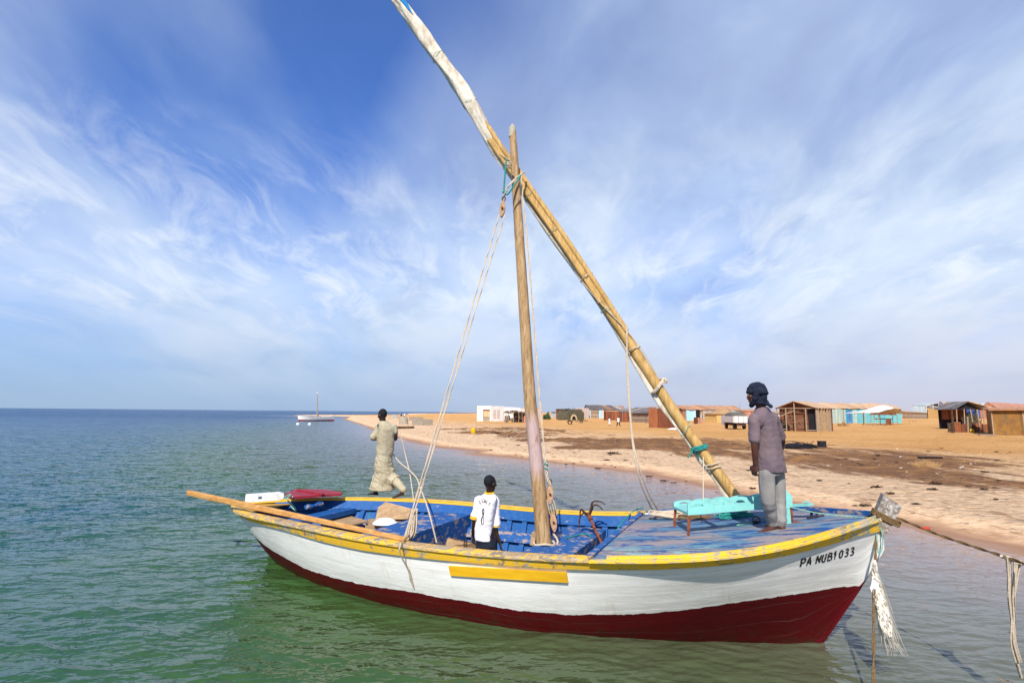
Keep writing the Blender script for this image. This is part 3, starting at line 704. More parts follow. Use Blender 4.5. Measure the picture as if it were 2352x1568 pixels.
tb = np.clip(((X - ST[0]) * EX[0] + (Y - ST[1]) * EX[1]) / LEN, .05, .97); lee_d = np.hypot(X - ST[0] - AX[0] * tb, Y - ST[1] - AX[1] * tb)
lee = np.clip((lee_d - 2.6) / 3.2, 0, 1); lee = .50 + .50 * lee * lee * (3 - 2 * lee)
Zw = (Zw - .05) * (.25 + 1.1 * lee) * np.clip(.25 + (-D) / 9, .18, 1) * np.clip((320 - rad) / 160, 0, 1)
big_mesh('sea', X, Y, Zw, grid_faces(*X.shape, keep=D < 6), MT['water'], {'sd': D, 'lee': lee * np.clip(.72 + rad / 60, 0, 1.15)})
# ------------------------------------------------------------------ yard with furled sail
yp = [(1712, 1173), (1660, 1100), (1600, 1020), (1530, 918), (1420, 748), (1300, 565), (1190, 408), (1130, 322), (1060, 205), (985, 100), (910, -5), (850, -95), (790, -185)]
foot = on_deck(1712, 1176, .03); dF = depth(foot); dM = depth(mast_axis(408)) + .26
def yd(v): return dF + (dM - dF) * (1176 - v) / (1176 - 408)
yc = crv([at_d(u, v, yd(v)) for u, v in yp], 10); NY = len(yc)
yard = thing('yard', 'long slanting bamboo yard with cream sail furled along it, crossing behind the mast', 'spar', foot)
def side_frame(i):
    t = yc[min(i + 1, NY - 1)] - yc[max(i - 1, 0)]; t = t / np.linalg.norm(t); x = np.cross(t, (0, 1, 0)); x /= np.linalg.norm(x); return t, x, np.cross(x, t)
def along(offs, rad, a, b, n=10, jit=0, nm='', mat=None, step=1):
    P, Rr = [], []
    for i in range(int(a * (NY - 1)), int(b * (NY - 1)) + 1, step):
        f = i / (NY - 1); t, x, y = side_frame(i); ox, oy = offs(f); P.append(yc[i] + x * ox + y * oy); Rr.append(rad(f))
    mb = MB(); mb.tube(P, Rr, n, jit=jit); return mb.build(nm, mat, yard, 60)
W0 = lambda f: np.interp(f, [0, .25, .5, .6, .8, 1], [1, 1.05, 1.15, 1.15, .95, .6])
ya = lambda P: min(range(NY), key=lambda i: np.linalg.norm(yc[i] - P))
def knuck(f, k): return 1 + .07 * (abs((f * k) % 1 - .5) < .06)
along(lambda f: (0, 0), lambda f: .074 * W0(f) * knuck(f, 15), 0, .64, 12, 0, 'pole', MT['bamboo'])
tag(along(lambda f: (-.045 * W0(f), -.065), lambda f: .044 * knuck(f, 21), .33, .60, 9, 0, 'pole', MT['bamboo']), 'thinner yellow bamboo pole lashed to the yard')
along(lambda f: (.055, -.055), lambda f: .036 * knuck(f, 19), .36, .59, 9, 0, 'pole', MT['bamboo'])
# sail: long twisted bundle with pleats, thin below the mast crossing and wrapping the whole yard above it
rings = []; NR = 30
for i in range(4, NY):
    f = i / (NY - 1); t, x, y = side_frame(i)
    big = np.interp(f, [0, .50, .545, .58, .63, .92, 1], [0, 0, .25, .75, 1, 1, .8])
    cx = np.interp(big, [0, 1], [.078 + .02 * math.sin(f * 31), 0]); cy = np.interp(big, [0, 1], [.035, 0])
    ra = np.interp(big, [0, 1], [.040 + .013 * math.sin(f * 47 + 1), .118 - .12 * max(0, f - .72)]) * (1 + .10 * math.sin(f * 60)); rb = ra * np.interp(big, [0, 1], [.75, .92])
    tw_ = f * 7 + .5 * math.sin(f * 40); rr = []
    for j in range(NR):
        a = 2 * math.pi * j / NR; k = 1 + .13 * math.sin(4 * a + tw_ * 2.2) * (.5 + big * .5) + .06 * math.sin(9 * a - tw_ * 3 + 3 * math.sin(f * 50)) + .09 * nz((a * .8, f * 38, 0), 1)
        rr.append(yc[i] + x * (cx + ra * k * math.cos(a)) + y * (cy + rb * k * math.sin(a)))
    rings.append(rr)
mb = MB(); mb.loft(rings); sail = mb.build('furled_sail', MT['canvas'], yard, 70)
# pale cloth edge on the lower left flank as well
along(lambda f: (-.085 + .012 * math.sin(f * 40), .03), lambda f: .018 + .010 * math.sin(f * 33), .31, .60, 8, .1, 'sail_edge', MT['canvas'])
# blue cloth patch near the peak
pm = plain('blue_cloth', (.02, .22, .46), (.012, .12, .30), 8, .85, .4)
P = []; ni = [i for i in range(NY) if .79 < i / (NY - 1) < .865]
rings = []
for i in ni:
    t, x, y = side_frame(i); e = min(i - ni[0], ni[-1] - i) / 5; e = min(1, e)
    rings.append([yc[i] + x * (-.05 + .085 * e * math.cos(a)) + y * (-.075 - .06 * e * math.sin(a)) for a in np.linspace(0, 6.283, 14)[:-1]])
mb = MB(); mb.loft(rings); mb.build('blue_patch', pm, yard)
# turns of line round the yard, each its own lashing
def ring_at(P, mat, turns=2, wd=.05, r=.012, rad=.115, tilt=.0, lab=None, tails=0):
    i = ya(np.asarray(P)); t, x, y = side_frame(i); pts = []
    for k in range(int(turns * 14) + 1):
        a = k / 14 * 2 * math.pi; w_ = 1 + .12 * math.sin(a * 3 + k); pts.append(yc[i] + (x * math.cos(a) + y * math.sin(a)) * rad * w_ + t * (wd * (k / 14 / max(turns, 1) - .5) + tilt * math.cos(a)))
    mb = MB(); mb.tube(pts, r, 6)
    for q in range(tails):
        e = pts[-1] + np.array([random.uniform(-.12, .1), -.03, -random.uniform(.06, .2)]); mb.tube(crv([pts[-1], lerp(pts[-1], e, .5) + (.02, -.03, .02), e], 4), r * .8, 5)
    o = mb.build('lashing', mat, yard)
    if lab: tag(o, lab)
    return o
yat = lambda u, v: at_d(u, v, yd(v))
ring_at(yat(1610, 1030), MT['rope_teal'], 3, .07, .013, .108, .03, 'teal rope lashing with loose ends', 4)
ring_at(yat(1637, 1075), MT['rope'], 2.4, .13, .010, .104, .03, None, 2)
ring_at(yat(1512, 895), MT['rope'], 2.5, .05, .017, .122, -.05, 'thick pale rope knotted round the yard', 3)
for u, v, m in ((1575, 985, 'rope_green'), (1456, 805, 'rope'), (1400, 715, 'rope_green'), (1345, 632, 'rope'), (1275, 528, 'rope_green'), (1218, 450, 'rope_green'), (1085, 245, 'rope_green'), (1010, 130, 'rope_green')):
    ring_at(yat(u, v), MT[m], 1.2, .02, .0045 if m == 'rope_green' else .009, .112 if v > 350 else .128, random.uniform(-.06, .06))
# spiralling line over the lower half
pts = []
for i in range(int(.26 * NY), int(.56 * NY)):
    t, x, y = side_frame(i); a = i * .27; pts.append(yc[i] + (x * math.cos(a) + y * math.sin(a)) * .108)
mb = MB(); mb.tube(pts, .008, 6); mb.build('lacing', MT['rope'], yard)

# ------------------------------------------------------------------ ropes and tackle
def rope(name, label, pts, r, mat, cat='rope', group=None, n=8, smooth=True, strands=1, parent=None, sag=0):
    P = crv(pts, n) if smooth else [np.asarray(p, float) for p in pts]
    if sag:
        m = len(P) - 1; P = [p - np.array([0, 0, sag * 4 * (i / m) * (1 - i / m)]) for i, p in enumerate(P)]
    mb = MB()
    if strands == 1: mb.tube(P, r, 7)
    else:
        for q in range(strands):
            Q = []
            for i, p in enumerate(P):
                t = P[min(i + 1, len(P) - 1)] - P[max(i - 1, 0)]; t = t / np.linalg.norm(t); x = np.cross(t, (.3, .9, .2)); x /= np.linalg.norm(x); y = np.cross(t, x); a = i * .55 + q * 2 * math.pi / strands
                Q.append(p + (x * math.cos(a) + y * math.sin(a)) * r * .55)
            mb.tube(Q, r * .62, 6)
    o = mb.build(name, mat, parent)
    if parent is None: tag(o, label, cat, group)
    return o
def block(name, label, P, size, ax, group=None, mat='block'):
    t = thing(name, label, 'pulley block', P, group); ax = np.asarray(ax, float) / np.linalg.norm(ax); P = np.asarray(P, float)
    s_ = np.cross(ax, (0, 1, 0)); s_ /= np.linalg.norm(s_); nrm = np.cross(ax, s_)
    for sg in (-1, 1):
        mb = MB(); r = []
        for d in (-.014, .014):
            r.append([P + nrm * (sg * .03 + d) * size / .2 * 1.0 + ax * size * .5 * math.cos(a) * (1 + .06 * math.cos(4 * a)) + s_ * size * .17 * math.sin(a) for a in np.linspace(0, 2 * math.pi, 17)[:-1]])
        mb.loft(r); mb.build('cheek', MT[mat], t)
    mb = MB(); r = [[P + nrm * d * size / .2 + (ax * math.cos(a) + s_ * math.sin(a)) * size * .12 for a in np.linspace(0, 2 * math.pi, 17)[:-1]] for d in (-.014, .014)]; mb.loft(r); mb.build('sheave', MT['iron'], t)
    mb = MB(); mb.tube([P - nrm * .06 * size / .2, P + nrm * .06 * size / .2], .016, 8); mb.build('pin', MT['iron'], t)
    mb = MB(); mb.tube([P + ax * size * .5 + ax * .035 * (1 - math.cos(a)) + s_ * .028 * math.sin(a) for a in np.linspace(0, 6.28, 12)], .008, 6); mb.build('becket', MT['iron'], t)
    return t
dB = depth(mast_axis(470)) - .25
pb = at_d(1154, 480, dB)
block('pulley_block', 'large brown wooden pulley block hanging in the air left of the mast', pb, .25, at_d(1162, 420, dB) - pb, 'pulley blocks of the rigging')
# span of rope holding the high block: natural strop and teal line
rope('rope_strop', 'pale strop tying the high pulley block to the mast and yard', [pb + (0, 0, .15), at_d(1166, 430, dB - .02), at_d(1195, 402, depth(mast_axis(402)) - .11), at_d(1205, 396, depth(mast_axis(402)) + .02)], .017, MT['rope'], strands=2)
rope('teal_rope', 'teal rope hanging from the yard down to a knot above the high pulley block', [at_d(1163, 365, dB + .02), at_d(1160, 400, dB), at_d(1158, 438, dB - .01), at_d(1166, 446, dB - .01), at_d(1185, 420, dB - .02), at_d(1196, 402, dB + .1)], .013, MT['rope_teal'])
mb = MB()
for k in range(3): mb.ball(at_d(1157 + k * 2, 441 - k, dB - .02), (.028, .02, .022), 8, 6)
tag(mb.build('rope_knot', MT['rope_teal']), 'small teal knot beside the high pulley block', 'knot')
mb = MB(); i0 = ya(yat(1168, 378)); mb.tube([at_d(1168 + 6 * math.cos(a * .9), 372 + a * 1.1, dB + .08 + .06 * math.sin(a)) for a in np.linspace(0, 14, 40)], .014, 6)
tag(mb.build('rope_strop', MT['rope']), 'pale turns of rope where the yard meets the left of the mast', 'rope')
# falls to the near rail
lowb = on_cap(944, 1212, .12); lbp = lowb
block('pulley_block', 'wooden pulley block bundled in pale rope low on the near rail', lbp, .24, pb - lbp, 'pulley blocks of the rigging')
for k, (du, uv) in enumerate((((-7, 8), (957, 1165)), ((6, 8), (964, 1165)))):
    rope('halyard', ['left fall of the pale tackle running from the high pulley block to the near rail', 'right fall of the pale tackle running from the high pulley block to the near rail'][k], [pb + np.array([du[0] / 150, -.02, -.1]), lerp(pb, lbp + (0, 0, .12), .35) + np.array([(-.03, .035)[k], 0, -.02]), lbp + np.array([(-.015, .02)[k], 0, .14])], .0115, MT['rope'], group='falls of the halyard tackle', strands=2, n=30)
# hank of rope round the low block
mb = MB()
for k in range(8):
    a = k * .7; c = lbp + np.array([.035 * math.cos(a), -.035 + .03 * math.sin(a), 0])
    mb.tube(crv([c + (.05, 0, .26), c + (.02 + .02 * math.sin(a), -.01, .08), c + (-.035, -.02, -.10), c + (-.05 + .03 * math.sin(2 * a), -.01, -.16), c + (.035, -.02, -.05), c + (.045, 0, .18)], 6), .011, 6)
tag(mb.build('rope_hank', MT['rope']), 'pale hank of rope looped round the low pulley block on the near rail', 'rope')
s_r = loc(on_cap(920, 1252))[0]
ppts = [lbp + (0, -.04, -.06), B(s_r, -float(hb(s_r)) - .085, float(zs(s_r)) + .012), B(s_r, -float(hb(s_r)) - .095, float(zs(s_r)) - .10)]
for k, (dx, zl) in enumerate(((0, .47), (.022, .38))):
    rope('rope_tail', ['pale rope tail hanging over the near rail, the left and shorter end', 'pale rope tail hanging over the near rail, the right and longer end'][k], ppts + [hullpt(s_r + dx * .03, .62, -1, .03), hullpt(s_r - .0015 + dx * .09, zl, -1, .018)], .009, MT['rope'], group='rope tails over the near rail')
# halyard up the right of the mast with two blocks
d1 = depth(mast_axis(1130)) - .02
b1, b2 = at_d(1263, 1133, d1), at_d(1271, 1197, d1 - .03)
block('pulley_block', 'upper wooden block of the tackle right beside the mast foot', b1, .27, (0, 0, 1), 'pulley blocks of the rigging')
block('pulley_block', 'lower wooden block of the tackle right beside the mast foot', b2, .27, (.1, 0, -1), 'pulley blocks of the rigging')
rope('stay_rope', 'pale rope running down the right side of the mast from the yard crossing', [at_d(1196, 405, depth(mast_axis(405)) - .1), at_d(1215, 600, depth(mast_axis(600)) - .09), at_d(1235, 860, depth(mast_axis(860)) - .06), at_d(1252, 1055, d1)], .015, MT['rope'], strands=2, n=34)
rope('stay_rope', 'thick knotted end of the rope above the mast foot tackle', [at_d(1252, 1052, d1), at_d(1254, 1075, d1), at_d(1257, 1100, d1), b1 + (0, 0, .13)], .024, MT['rope'], strands=3)
mb = MB(); mb.tube([at_d(1254 + 4 * math.cos(a), 1058 + a * 1.6, d1 + .03 * math.sin(a)) for a in np.linspace(0, 12, 40)], .009, 6); tag(mb.build('rope_seizing', MT['rope_teal']), 'teal seizing on the thick rope right of the mast', 'rope')
for k, dx in enumerate((-.045, -.015, .02, .05)):
    rope('tackle_line', ['leftmost line between the two mast foot blocks', 'second line from the left between the mast foot blocks', 'third line from the left between the mast foot blocks', 'rightmost line between the two mast foot blocks'][k], [b1 + (dx, -.02, -.08), lerp(b1, b2, .5) + (dx * 1.1, -.03, 0), b2 + (dx, -.02, .09)], .007, MT['rope'], group='lines of the mast foot tackle')
rope('rope_tail', 'pale rope from the lower mast block curling round to the mast foot', [b2 + (0, 0, -.17), b2 + (.06, -.02, -.27), b2 + (.02, -.05, -.38), mast_axis(1262) + (.1, -.13, .02), mast_axis(1262) + (-.14, -.12, .012)], .016, MT['rope'])
# sheet from the yard down to the coil on the foredeck
coil = on_deck(1552, 1187, .02)
for k, off in enumerate((0, 7)):
    rope('sheet_rope', ['left strand of the slack pale rope dropping from the yard to the foredeck', 'right strand of the slack pale rope dropping from the yard to the foredeck'][k],
         [yat(1437 - off * .3, 750) + (0, -.13, 0), at_d(1440 + off * .3, 850, yd(760) - .15), at_d(1451 + off * .2, 1000, yd(760) - .3), at_d(1464 + off, 1080, yd(760) - .4), at_d(1484 + off * 1.4, 1140, depth(coil) + .1), on_deck(1508 + off * 1.6, 1180, .02), on_deck(1540, 1190, .02)], .012, MT['rope'], group='slack sheet ropes', n=14)
rope('lashing_line', 'thin grey line hanging straight down from the teal lashing on the yard', [yat(1610, 1040) + (0, -.1, -.05), on_deck(1615, 1160, .3)], .008, MT['rope'], smooth=False)
mb = MB(); P = []
for k in range(120):
    a = k * .33; rad = .19 + .05 * math.sin(k * .21); P.append(coil + np.array([rad * 1.5 * math.cos(a) + .12 * math.sin(k * .05), rad * .9 * math.sin(a), .012 + .05 * (k / 120) + .012 * math.sin(k * 1.3)]))
mb.tube(P, .014, 6); tag(mb.build('rope_coil', MT['rope']), 'untidy coil of pale rope on the foredeck under the turquoise bench', 'rope')
mb = MB(); c = on_deck(1598, 1190, .02); mb.tube([c + np.array([.25 * math.cos(a) , .09 * math.sin(a), .012 * (a % 3)]) for a in np.linspace(0, 12, 50)], .015, 6); tag(mb.build('rope_coil', MT['rope_brown']), 'small brown rope loop on the foredeck behind the bench legs', 'rope')
# green net and lines on the deck
def tangle(name, label, cat, C, rx, ry, h, n, r, mat, seed):
    q = np.random.default_rng(seed); pts = []; p = np.zeros(2)
    for k in range(n):
        a = q.uniform(0, 6.28); pts.append(C + np.array([rx * q.uniform(-1, 1) * .9, ry * q.uniform(-1, 1) * .9, abs(q.normal()) * h * .5 + r]))
    mb = MB(); mb.tube(crv(pts, 5), r, 5); return tag(mb.build(name, mat), label, cat)
tangle('net', 'teal bundle of fishing net lying on the foredeck', 'net', on_deck(1690, 1192, .0), .30, .09, .07, 90, .009, MT['rope_teal'], 4)
tangle('net', 'pale green tangle of net cord in front of the dark shoe', 'net', on_deck(1722, 1206, .0), .20, .07, .02, 40, .006, MT['rope_green'], 5)
rope('deck_line', 'pale green line lying in a loop on the foredeck', [on_deck(u, v, .01) for u, v in ((1735, 1209), (1700, 1217), (1665, 1228), (1648, 1231), (1645, 1227), (1665, 1221), (1690, 1219))], .009, MT['rope_green'])
rope('deck_line', 'thin green line from the mooring post towards the bow', [P0 + (0, -.04, .22), on_deck(1880, 1178, .1), on_deck(1955, 1186, .03), on_deck(1985, 1189, .02)], .006, MT['rope_green'])
rope('deck_line', 'teal line tied over the far rail just behind the foredeck', [on_cap(1475, 1166, .01), on_cap(1457, 1172, .01), at_t(1428, 1200, 1.0), at_t(1412, 1225, .8)], .010, MT['rope_teal'])
rope('deck_line', 'rusty rod-like line lying across the foredeck', [on_deck(u, v, .012) for u, v in ((1468, 1194), (1510, 1189), (1580, 1187), (1640, 1181))], .008, MT['rope_brown'])
rope('deck_line', 'teal line lying over the thwart by the mast', [at_z(1300, 1235, .775), at_z(1340, 1226, .775), at_z(1358, 1232, .77), at_z(1372, 1250, .60)], .009, MT['rope_teal'])

# ------------------------------------------------------------------ turquoise slatted bench
f1, f2 = on_deck(1581, 1233), on_deck(1549, 1212)
bench = thing('deck_bench', 'turquoise wooden bench with scalloped sides on rusty iron legs on the foredeck', 'bench', f1)
up = np.array([0, 0, 1.])
def side_board(A, Bv, h, scal, nm):
    """board from A to Bv, scalloped top with half-moon holes"""
    A, Bv = np.asarray(A), np.asarray(Bv); d = Bv - A; Ln = np.linalg.norm(d); d /= Ln; n_ = np.cross(d, up); n_ /= np.linalg.norm(n_); th = .03; mb = MB(); w_ = Ln / scal; N = 26
    for k in range(scal):
        for i in range(N):
            xs = [(k + i / N) * w_, (k + (i + 1) / N) * w_]; tp, ho = [], []
            for x in xs:
                q = (x / w_ - k) * 2 - 1; q = max(-1, min(1, q)); tp.append(h * (.84 + .34 * math.sqrt(max(0, 1 - q * q * .96)))); e = q / .50; ho.append(h * (.66 + .26 * math.sqrt(max(0, 1 - e * e))) if abs(e) < 1 else h * .66)
            def quad(z0, z1):
                P = []
                for zz in (z0, z1):
                    for (x, z, s) in ((xs[0], zz[0], -1), (xs[1], zz[1], -1), (xs[1], zz[1], 1), (xs[0], zz[0], 1)): P.append(A + d * x + up * z + n_ * s * th / 2)
                mb.hexa(P)
            quad((0, 0), (h * .66, h * .66)); quad(ho, tp)
    return mb.build(nm, MT['turq'], bench, 30)
hA = .265
A0 = f1 + up * hA; A1 = at_z(1766, 1167, A0[2] + .10); A1 = A0 + (A1 - A0) / np.linalg.norm(A1 - A0) * 1.28
side_board(A0, A1, .145, 5, 'side_board')
dv = (A1 - A0); B0 = f2 + up * (hA - .01); B1 = B0 + dv * 1.0
side_board(B0, B1, .09, 5, 'side_board')
mb = MB(); mb.hexa([A0 + (0, 0, .0), B0, B0 + dv * .07, A0 + dv * .07, A0 + (0, 0, .03), B0 + (0, 0, .03), B0 + dv * .07 + (0, 0, .06), A0 + dv * .07 + (0, 0, .06)]); mb.build('end_board', MT['turq'], bench)
for q in (.32, .62, .9):
    mb = MB(); mb.beam(A0 + dv * q + up * .02, B0 + dv * q + up * .02, .07, .025); mb.build('cross_slat', MT['turq'], bench)
for base, topP in ((f1, A0), (f2, B0), (None, A0 + dv * .97), (None, B0 + dv * .97)):
    tp_ = topP + np.append(EX, 0) * .02; s_ = np.clip(loc(tp_)[0], 0, .97); g_ = base if base is not None else B(loc(tp_)[0], loc(tp_)[1], deckz(s_) + .02)
    mb = MB(); mb.beam(g_ + (0, 0, .005), tp_, .035, .02, np.append(NX, 0)); mb.beam(g_ + (0, 0, .012), g_ + np.append(EX, 0) * .17 + (0, 0, .012), .035, .018); mb.build('leg', MT['rust'], bench)
# turquoise plank beyond the mooring post
pa, pb2 = on_deck(1790, 1162, .17), on_deck(1863, 1158, .19)
mb = MB(); mb.beam(pa - (pb2 - pa) * .8, pb2, .13, .03); pk = mb.build('plank', MT['turq']); tag(pk, 'flat turquoise plank end sticking out beyond the standing man', 'plank')
mb = MB(); mb.beam(lerp(pa, pb2, .78) + (0, 0, .035), lerp(pa, pb2, .93) + (0, 0, .035), .05, .02); mb.build('cleat', MT['turq'], pk)
# ------------------------------------------------------------------ sandals
def sandal(label, P, dirv, grp, lift=0):
    t = thing('sandal', label, 'sandal', P, grp); d = np.asarray(dirv, float); d /= np.linalg.norm(d); n_ = np.cross(up, d); P = np.asarray(P)
    r = []
    for zz in (0, .028):
        r.append([P + d * (.135 * math.cos(a)) + n_ * (.047 * math.sin(a) * (1 + .18 * math.cos(a))) + up * (zz + .03 * lift * max(0, -math.cos(a))) for a in np.linspace(0, 6.283, 21)[:-1]])
    mb = MB(); mb.loft(r); mb.build('sole', MT['sandal'], t, 60)
    for q0, hh in ((.065, .05), (-.02, .065)):
        rr = []
        for k in range(9):
            a = math.pi * k / 8; c = P + d * q0 + n_ * (.050 * math.cos(a)) + up * (.024 + hh * math.sin(a)); rr.append([c - d * .022, c + d * .022, c + d * .022 + up * .007, c - d * .022 + up * .007])
        mb = MB(); mb.loft(rr); mb.build('strap', MT['sandal'], t)
    return t
sandal('dark sandal lying by itself near the bow right of the standing man', on_deck(1874, 1190, .005), (.93, .25, 0), 'sandals on the foredeck')
sandal('dark shoe lying beside the net just left of the standing man', on_deck(1737, 1202, .005), (.5, .85, 0), 'sandals on the foredeck', 1)
# ------------------------------------------------------------------ grapnel anchor
g0, g1 = at_t(1381, 1246, .75), at_t(1352, 1182, .95)
anchor = thing('grapnel_anchor', 'rusty four-pronged grapnel anchor leaning behind the mast thwart', 'anchor', g0)
gd = (g1 - g0) / np.linalg.norm(g1 - g0)
mb = MB(); mb.tube([g0 - gd * .12, lerp(g0, g1, .5), g1 + gd * .04], [.022, .021, .024], 9); mb.build('shank', MT['rust'], anchor)
for tip, mdl in (((1330, 1214), (1334, 1170)), ((1328, 1200), (1340, 1178)), ((1390, 1158), (1362, 1152)), ((1384, 1170), (1364, 1160))):
    dd_ = depth(g1) + (.10 if tip[1] in (1200, 1170) else -.04)
    pts = crv([g1 - gd * .02, g1 + (at_d(*mdl, dd_) - g1) * .62, at_d(*mdl, dd_), lerp(at_d(*mdl, dd_), at_d(*tip, dd_), .55) + (0, 0, .03), at_d(*tip, dd_)], 6)
    mb = MB(); mb.tube(pts, [.02 - .012 * i / (len(pts) - 1) for i in range(len(pts))], 8); mb.build('arm', MT['iron'], anchor)
mb = MB(); mb.tube([g1 - gd * .09, g1 + gd * .01], .036, 10); mb.build('collar', MT['rust'], anchor)
# ------------------------------------------------------------------ oar / long pole
oa, ob = at_z(432, 1131, 1.10), on_cap(932, 1238, .035)
oar = thing('oar', 'long orange wooden pole jutting out past the stern over the near rail', 'oar', ob)
mb = MB(); mb.beam(oa, lerp(oa, ob, .45), .055, .095, mi=0); mb.v = []; mb.f = []; mb.a = []; mb.mi = []
rr = []
for k in range(13):
    f = k / 12; c = lerp(oa, ob, f); d = (ob - oa) / np.linalg.norm(ob - oa); x = np.cross(d, up); x /= np.linalg.norm(x); y = np.cross(x, d); a = .026 + .003 * math.sin(f * 5); b_ = np.interp(f, [0, .1, .5, 1], [.046, .050, .042, .028])
    rr.append([c + x * a * px + y * b_ * py for px, py in ((-1, -.7), (-.7, -1), (.7, -1), (1, -.7), (1, .7), (.7, 1), (-.7, 1), (-1, .7))])
mb.loft(rr); mb.build('shaft', MT['oar'], oar, 30)
# ------------------------------------------------------------------ unshipped rudder across the stern
rz = float(zs(.1)) + .14
rud = thing('rudder', 'unshipped rudder with white head and dark red blade lying across the stern', 'rudder', at_z(650, 1137, rz))
poly = [(654, 1133.5), (668, 1127), (682, 1122.5), (747, 1123.5), (787, 1129), (784, 1133), (720, 1137), (668, 1141)]
pt = [at_z(u, v, rz) for u, v in poly]; mb = MB(); mb.loft([[p - (0, 0, .04) for p in pt], pt]); mb.build('blade', MT['redpaint'], rud, 30)
mb = MB(); mb.beam(at_z(684, 1124, rz + .015), at_z(742, 1134.5, rz + .015), .06, .03); mb.build('batten', MT['redpaint'], rud)
ha, hb2 = at_z(564, 1144, rz - .02), at_z(652, 1137.5, rz - .0)
hd = (hb2 - ha) / np.linalg.norm(hb2 - ha); hx = np.cross(hd, up); hx /= np.linalg.norm(hx)
mb = MB(); L_ = np.linalg.norm(hb2 - ha); h2, w2 = .065, .09
xs = [0, L_ * .33, L_ * .43, L_ * .88, L_]
for i in range(4):
    hh0 = h2 if i < 3 else h2; hh1 = h2 if i < 3 else h2 * .5
    for (z0, z1) in (((-1, 1),) if i != 1 else ((-1, -.35), (.42, 1))):
        P = []
        for zz in (z0, z1):
            for (x, s, hq) in ((xs[i], -1, hh0), (xs[i + 1], -1, hh1), (xs[i + 1], 1, hh1), (xs[i], 1, hh0)): P.append(ha + hd * x + hx * s * w2 + up * zz * hq)
        mb.hexa(P)
mb.build('rudder_head', MT['whitepaint'], rud, 30)
rope('rudder_line', 'green line tied round the rudder and hanging into the stern', [at_z(655, 1140, rz + .03), at_z(668, 1135, rz + .05), at_z(660, 1146, rz), at_z(672, 1160, .95), at_z(680, 1172, .84), at_z(668, 1160, .92), at_z(672, 1140, rz + .02)], .012, MT['rope_green'])
# far rail piece across the stern, blue cleat block, boards and basin
mb = MB(); c = at_z(720, 1161, .93); e1 = at_z(703, 1164, .93); e2 = at_z(738, 1156, .93)
for a, b_ in ((e1, c), (c, e2)): mb.tube([a, lerp(a, b_, .35), lerp(a, b_, .8), b_], [.055, .07, .045, .035] if a is e1 else [.035, .045, .07, .055], 10, flat=.7)
tag(mb.build('wooden_cleat', MT['blue_worn']), 'blue bow-tie shaped wooden block lying in the stern', 'cleat')
def board(label, px, zl, th=.025, mat='ply', cat='board', grp='loose plywood boards in the boat'):
    P = [np.asarray(p, float) for p in px]; n_ = np.cross(P[1] - P[0], P[3] - P[0]); n_ /= np.linalg.norm(n_)
    mb = MB(); mb.hexa([p - n_ * th / 2 for p in P] + [p + n_ * th / 2 for p in P]); return tag(mb.build('board', MT[mat], None, 30), label, cat, grp)
board('plywood board leaning upright against the far side behind the basin', [at_t(863, 1193, .98), at_t(938, 1192, .98), at_t(945, 1168, 1.18), at_t(873, 1149, 1.18)], 0)
board('brown board lying flat between the stern thwart and the basin', [at_z(726, 1190, .66), at_z(770, 1176, .66), at_z(846, 1197, .66), at_z(795, 1209, .66)], 0)
board('brown board lying under the basin', [at_z(846, 1209, .62), at_z(845, 1193, .62), at_z(930, 1190, .62), at_z(910, 1212, .62)], 0)
board('brown board tilted on the floor left of the boy', [at_z(1022, 1253, .42), at_z(1030, 1234, .55), at_z(1096, 1246, .55), at_z(1096, 1262, .42)], 0)
bp_ = at_z(884, 1201, .69)
basin = thing('basin', 'white enamel basin upside down on a brown board', 'basin', bp_)
mb = MB(); prof = [(.205, 0), (.212, .008), (.20, .02), (.17, .045), (.12, .075), (.06, .088), (.005, .09)]
mb.loft([[bp_ + (r_ * math.cos(a), r_ * math.sin(a), z) for a in np.linspace(0, 6.283, 33)[:-1]] for r_, z in prof]); mb.build('bowl', MT['enamel'], basin, 80)
mb = MB(); mb.tube([bp_ + (.207 * math.cos(a), .207 * math.sin(a), .004) for a in np.linspace(0, 6.283, 40)], .008, 6); mb.build('rim', MT['enamel'], basin)
# crate under the basin
mb = MB(); P = [at_z(u, v, .6) for u, v in ((838, 1212), (842, 1196), (896, 1192), (896, 1212))]; mb.hexa([p - (0, 0, .3) for p in P] + P); tag(mb.build('crate', MT['ply']), 'brown wooden crate in the boat under the basin board', 'crate')
rope('deck_line', 'green cord hanging in two loops on the far inside of the stern', [at_t(812, 1155, 1.05), at_t(818, 1175, 1.05), at_t(813, 1190, 1.0), at_t(820, 1160, 1.05), at_t(850, 1162, 1.1), at_t(848, 1185, 1.05), at_t(856, 1192, 1.0)], .008, MT['rope_teal'])
# ------------------------------------------------------------------ bow ropes
sh = at_t(2032, 1180, -.10)
mb = MB(); pts = []
c0 = at_t(2034, 1188, 0); ax_ = at_t(2048, 1146, 0) - at_t(2018, 1218, 0); ax_ /= np.linalg.norm(ax_); fw = np.cross(ax_, np.append(NX, 0)); fw /= np.linalg.norm(fw)
for k in range(40):
    a = k / 13 * 2 * math.pi; q_ = max(abs(math.cos(a)), abs(math.sin(a))); pts.append(c0 + fw * .142 * math.cos(a) / q_ ** .6 + np.append(NX, 0) * .100 * math.sin(a) / q_ ** .6 + ax_ * (.07 * (k / 40 - .5) + .012 * math.sin(a + 1)))
mb.tube(pts, .013, 7); tag(mb.build('mooring_turns', MT['rope_brown']), 'brown rope turns wrapped round the stem head', 'rope')
dR = 5.0
m0 = at_t(2050, 1184, -.02); m1 = at_d(2302, 1276, dR + .1); m2 = at_d(2480, 1338, dR - .7)
rope('mooring_rope', 'brown mooring rope stretched from the stem head to the right', [m0, lerp(m0, m1, .5) - (0, 0, .02), m1, m2], .013, MT['rope_brown'], n=20, strands=2)
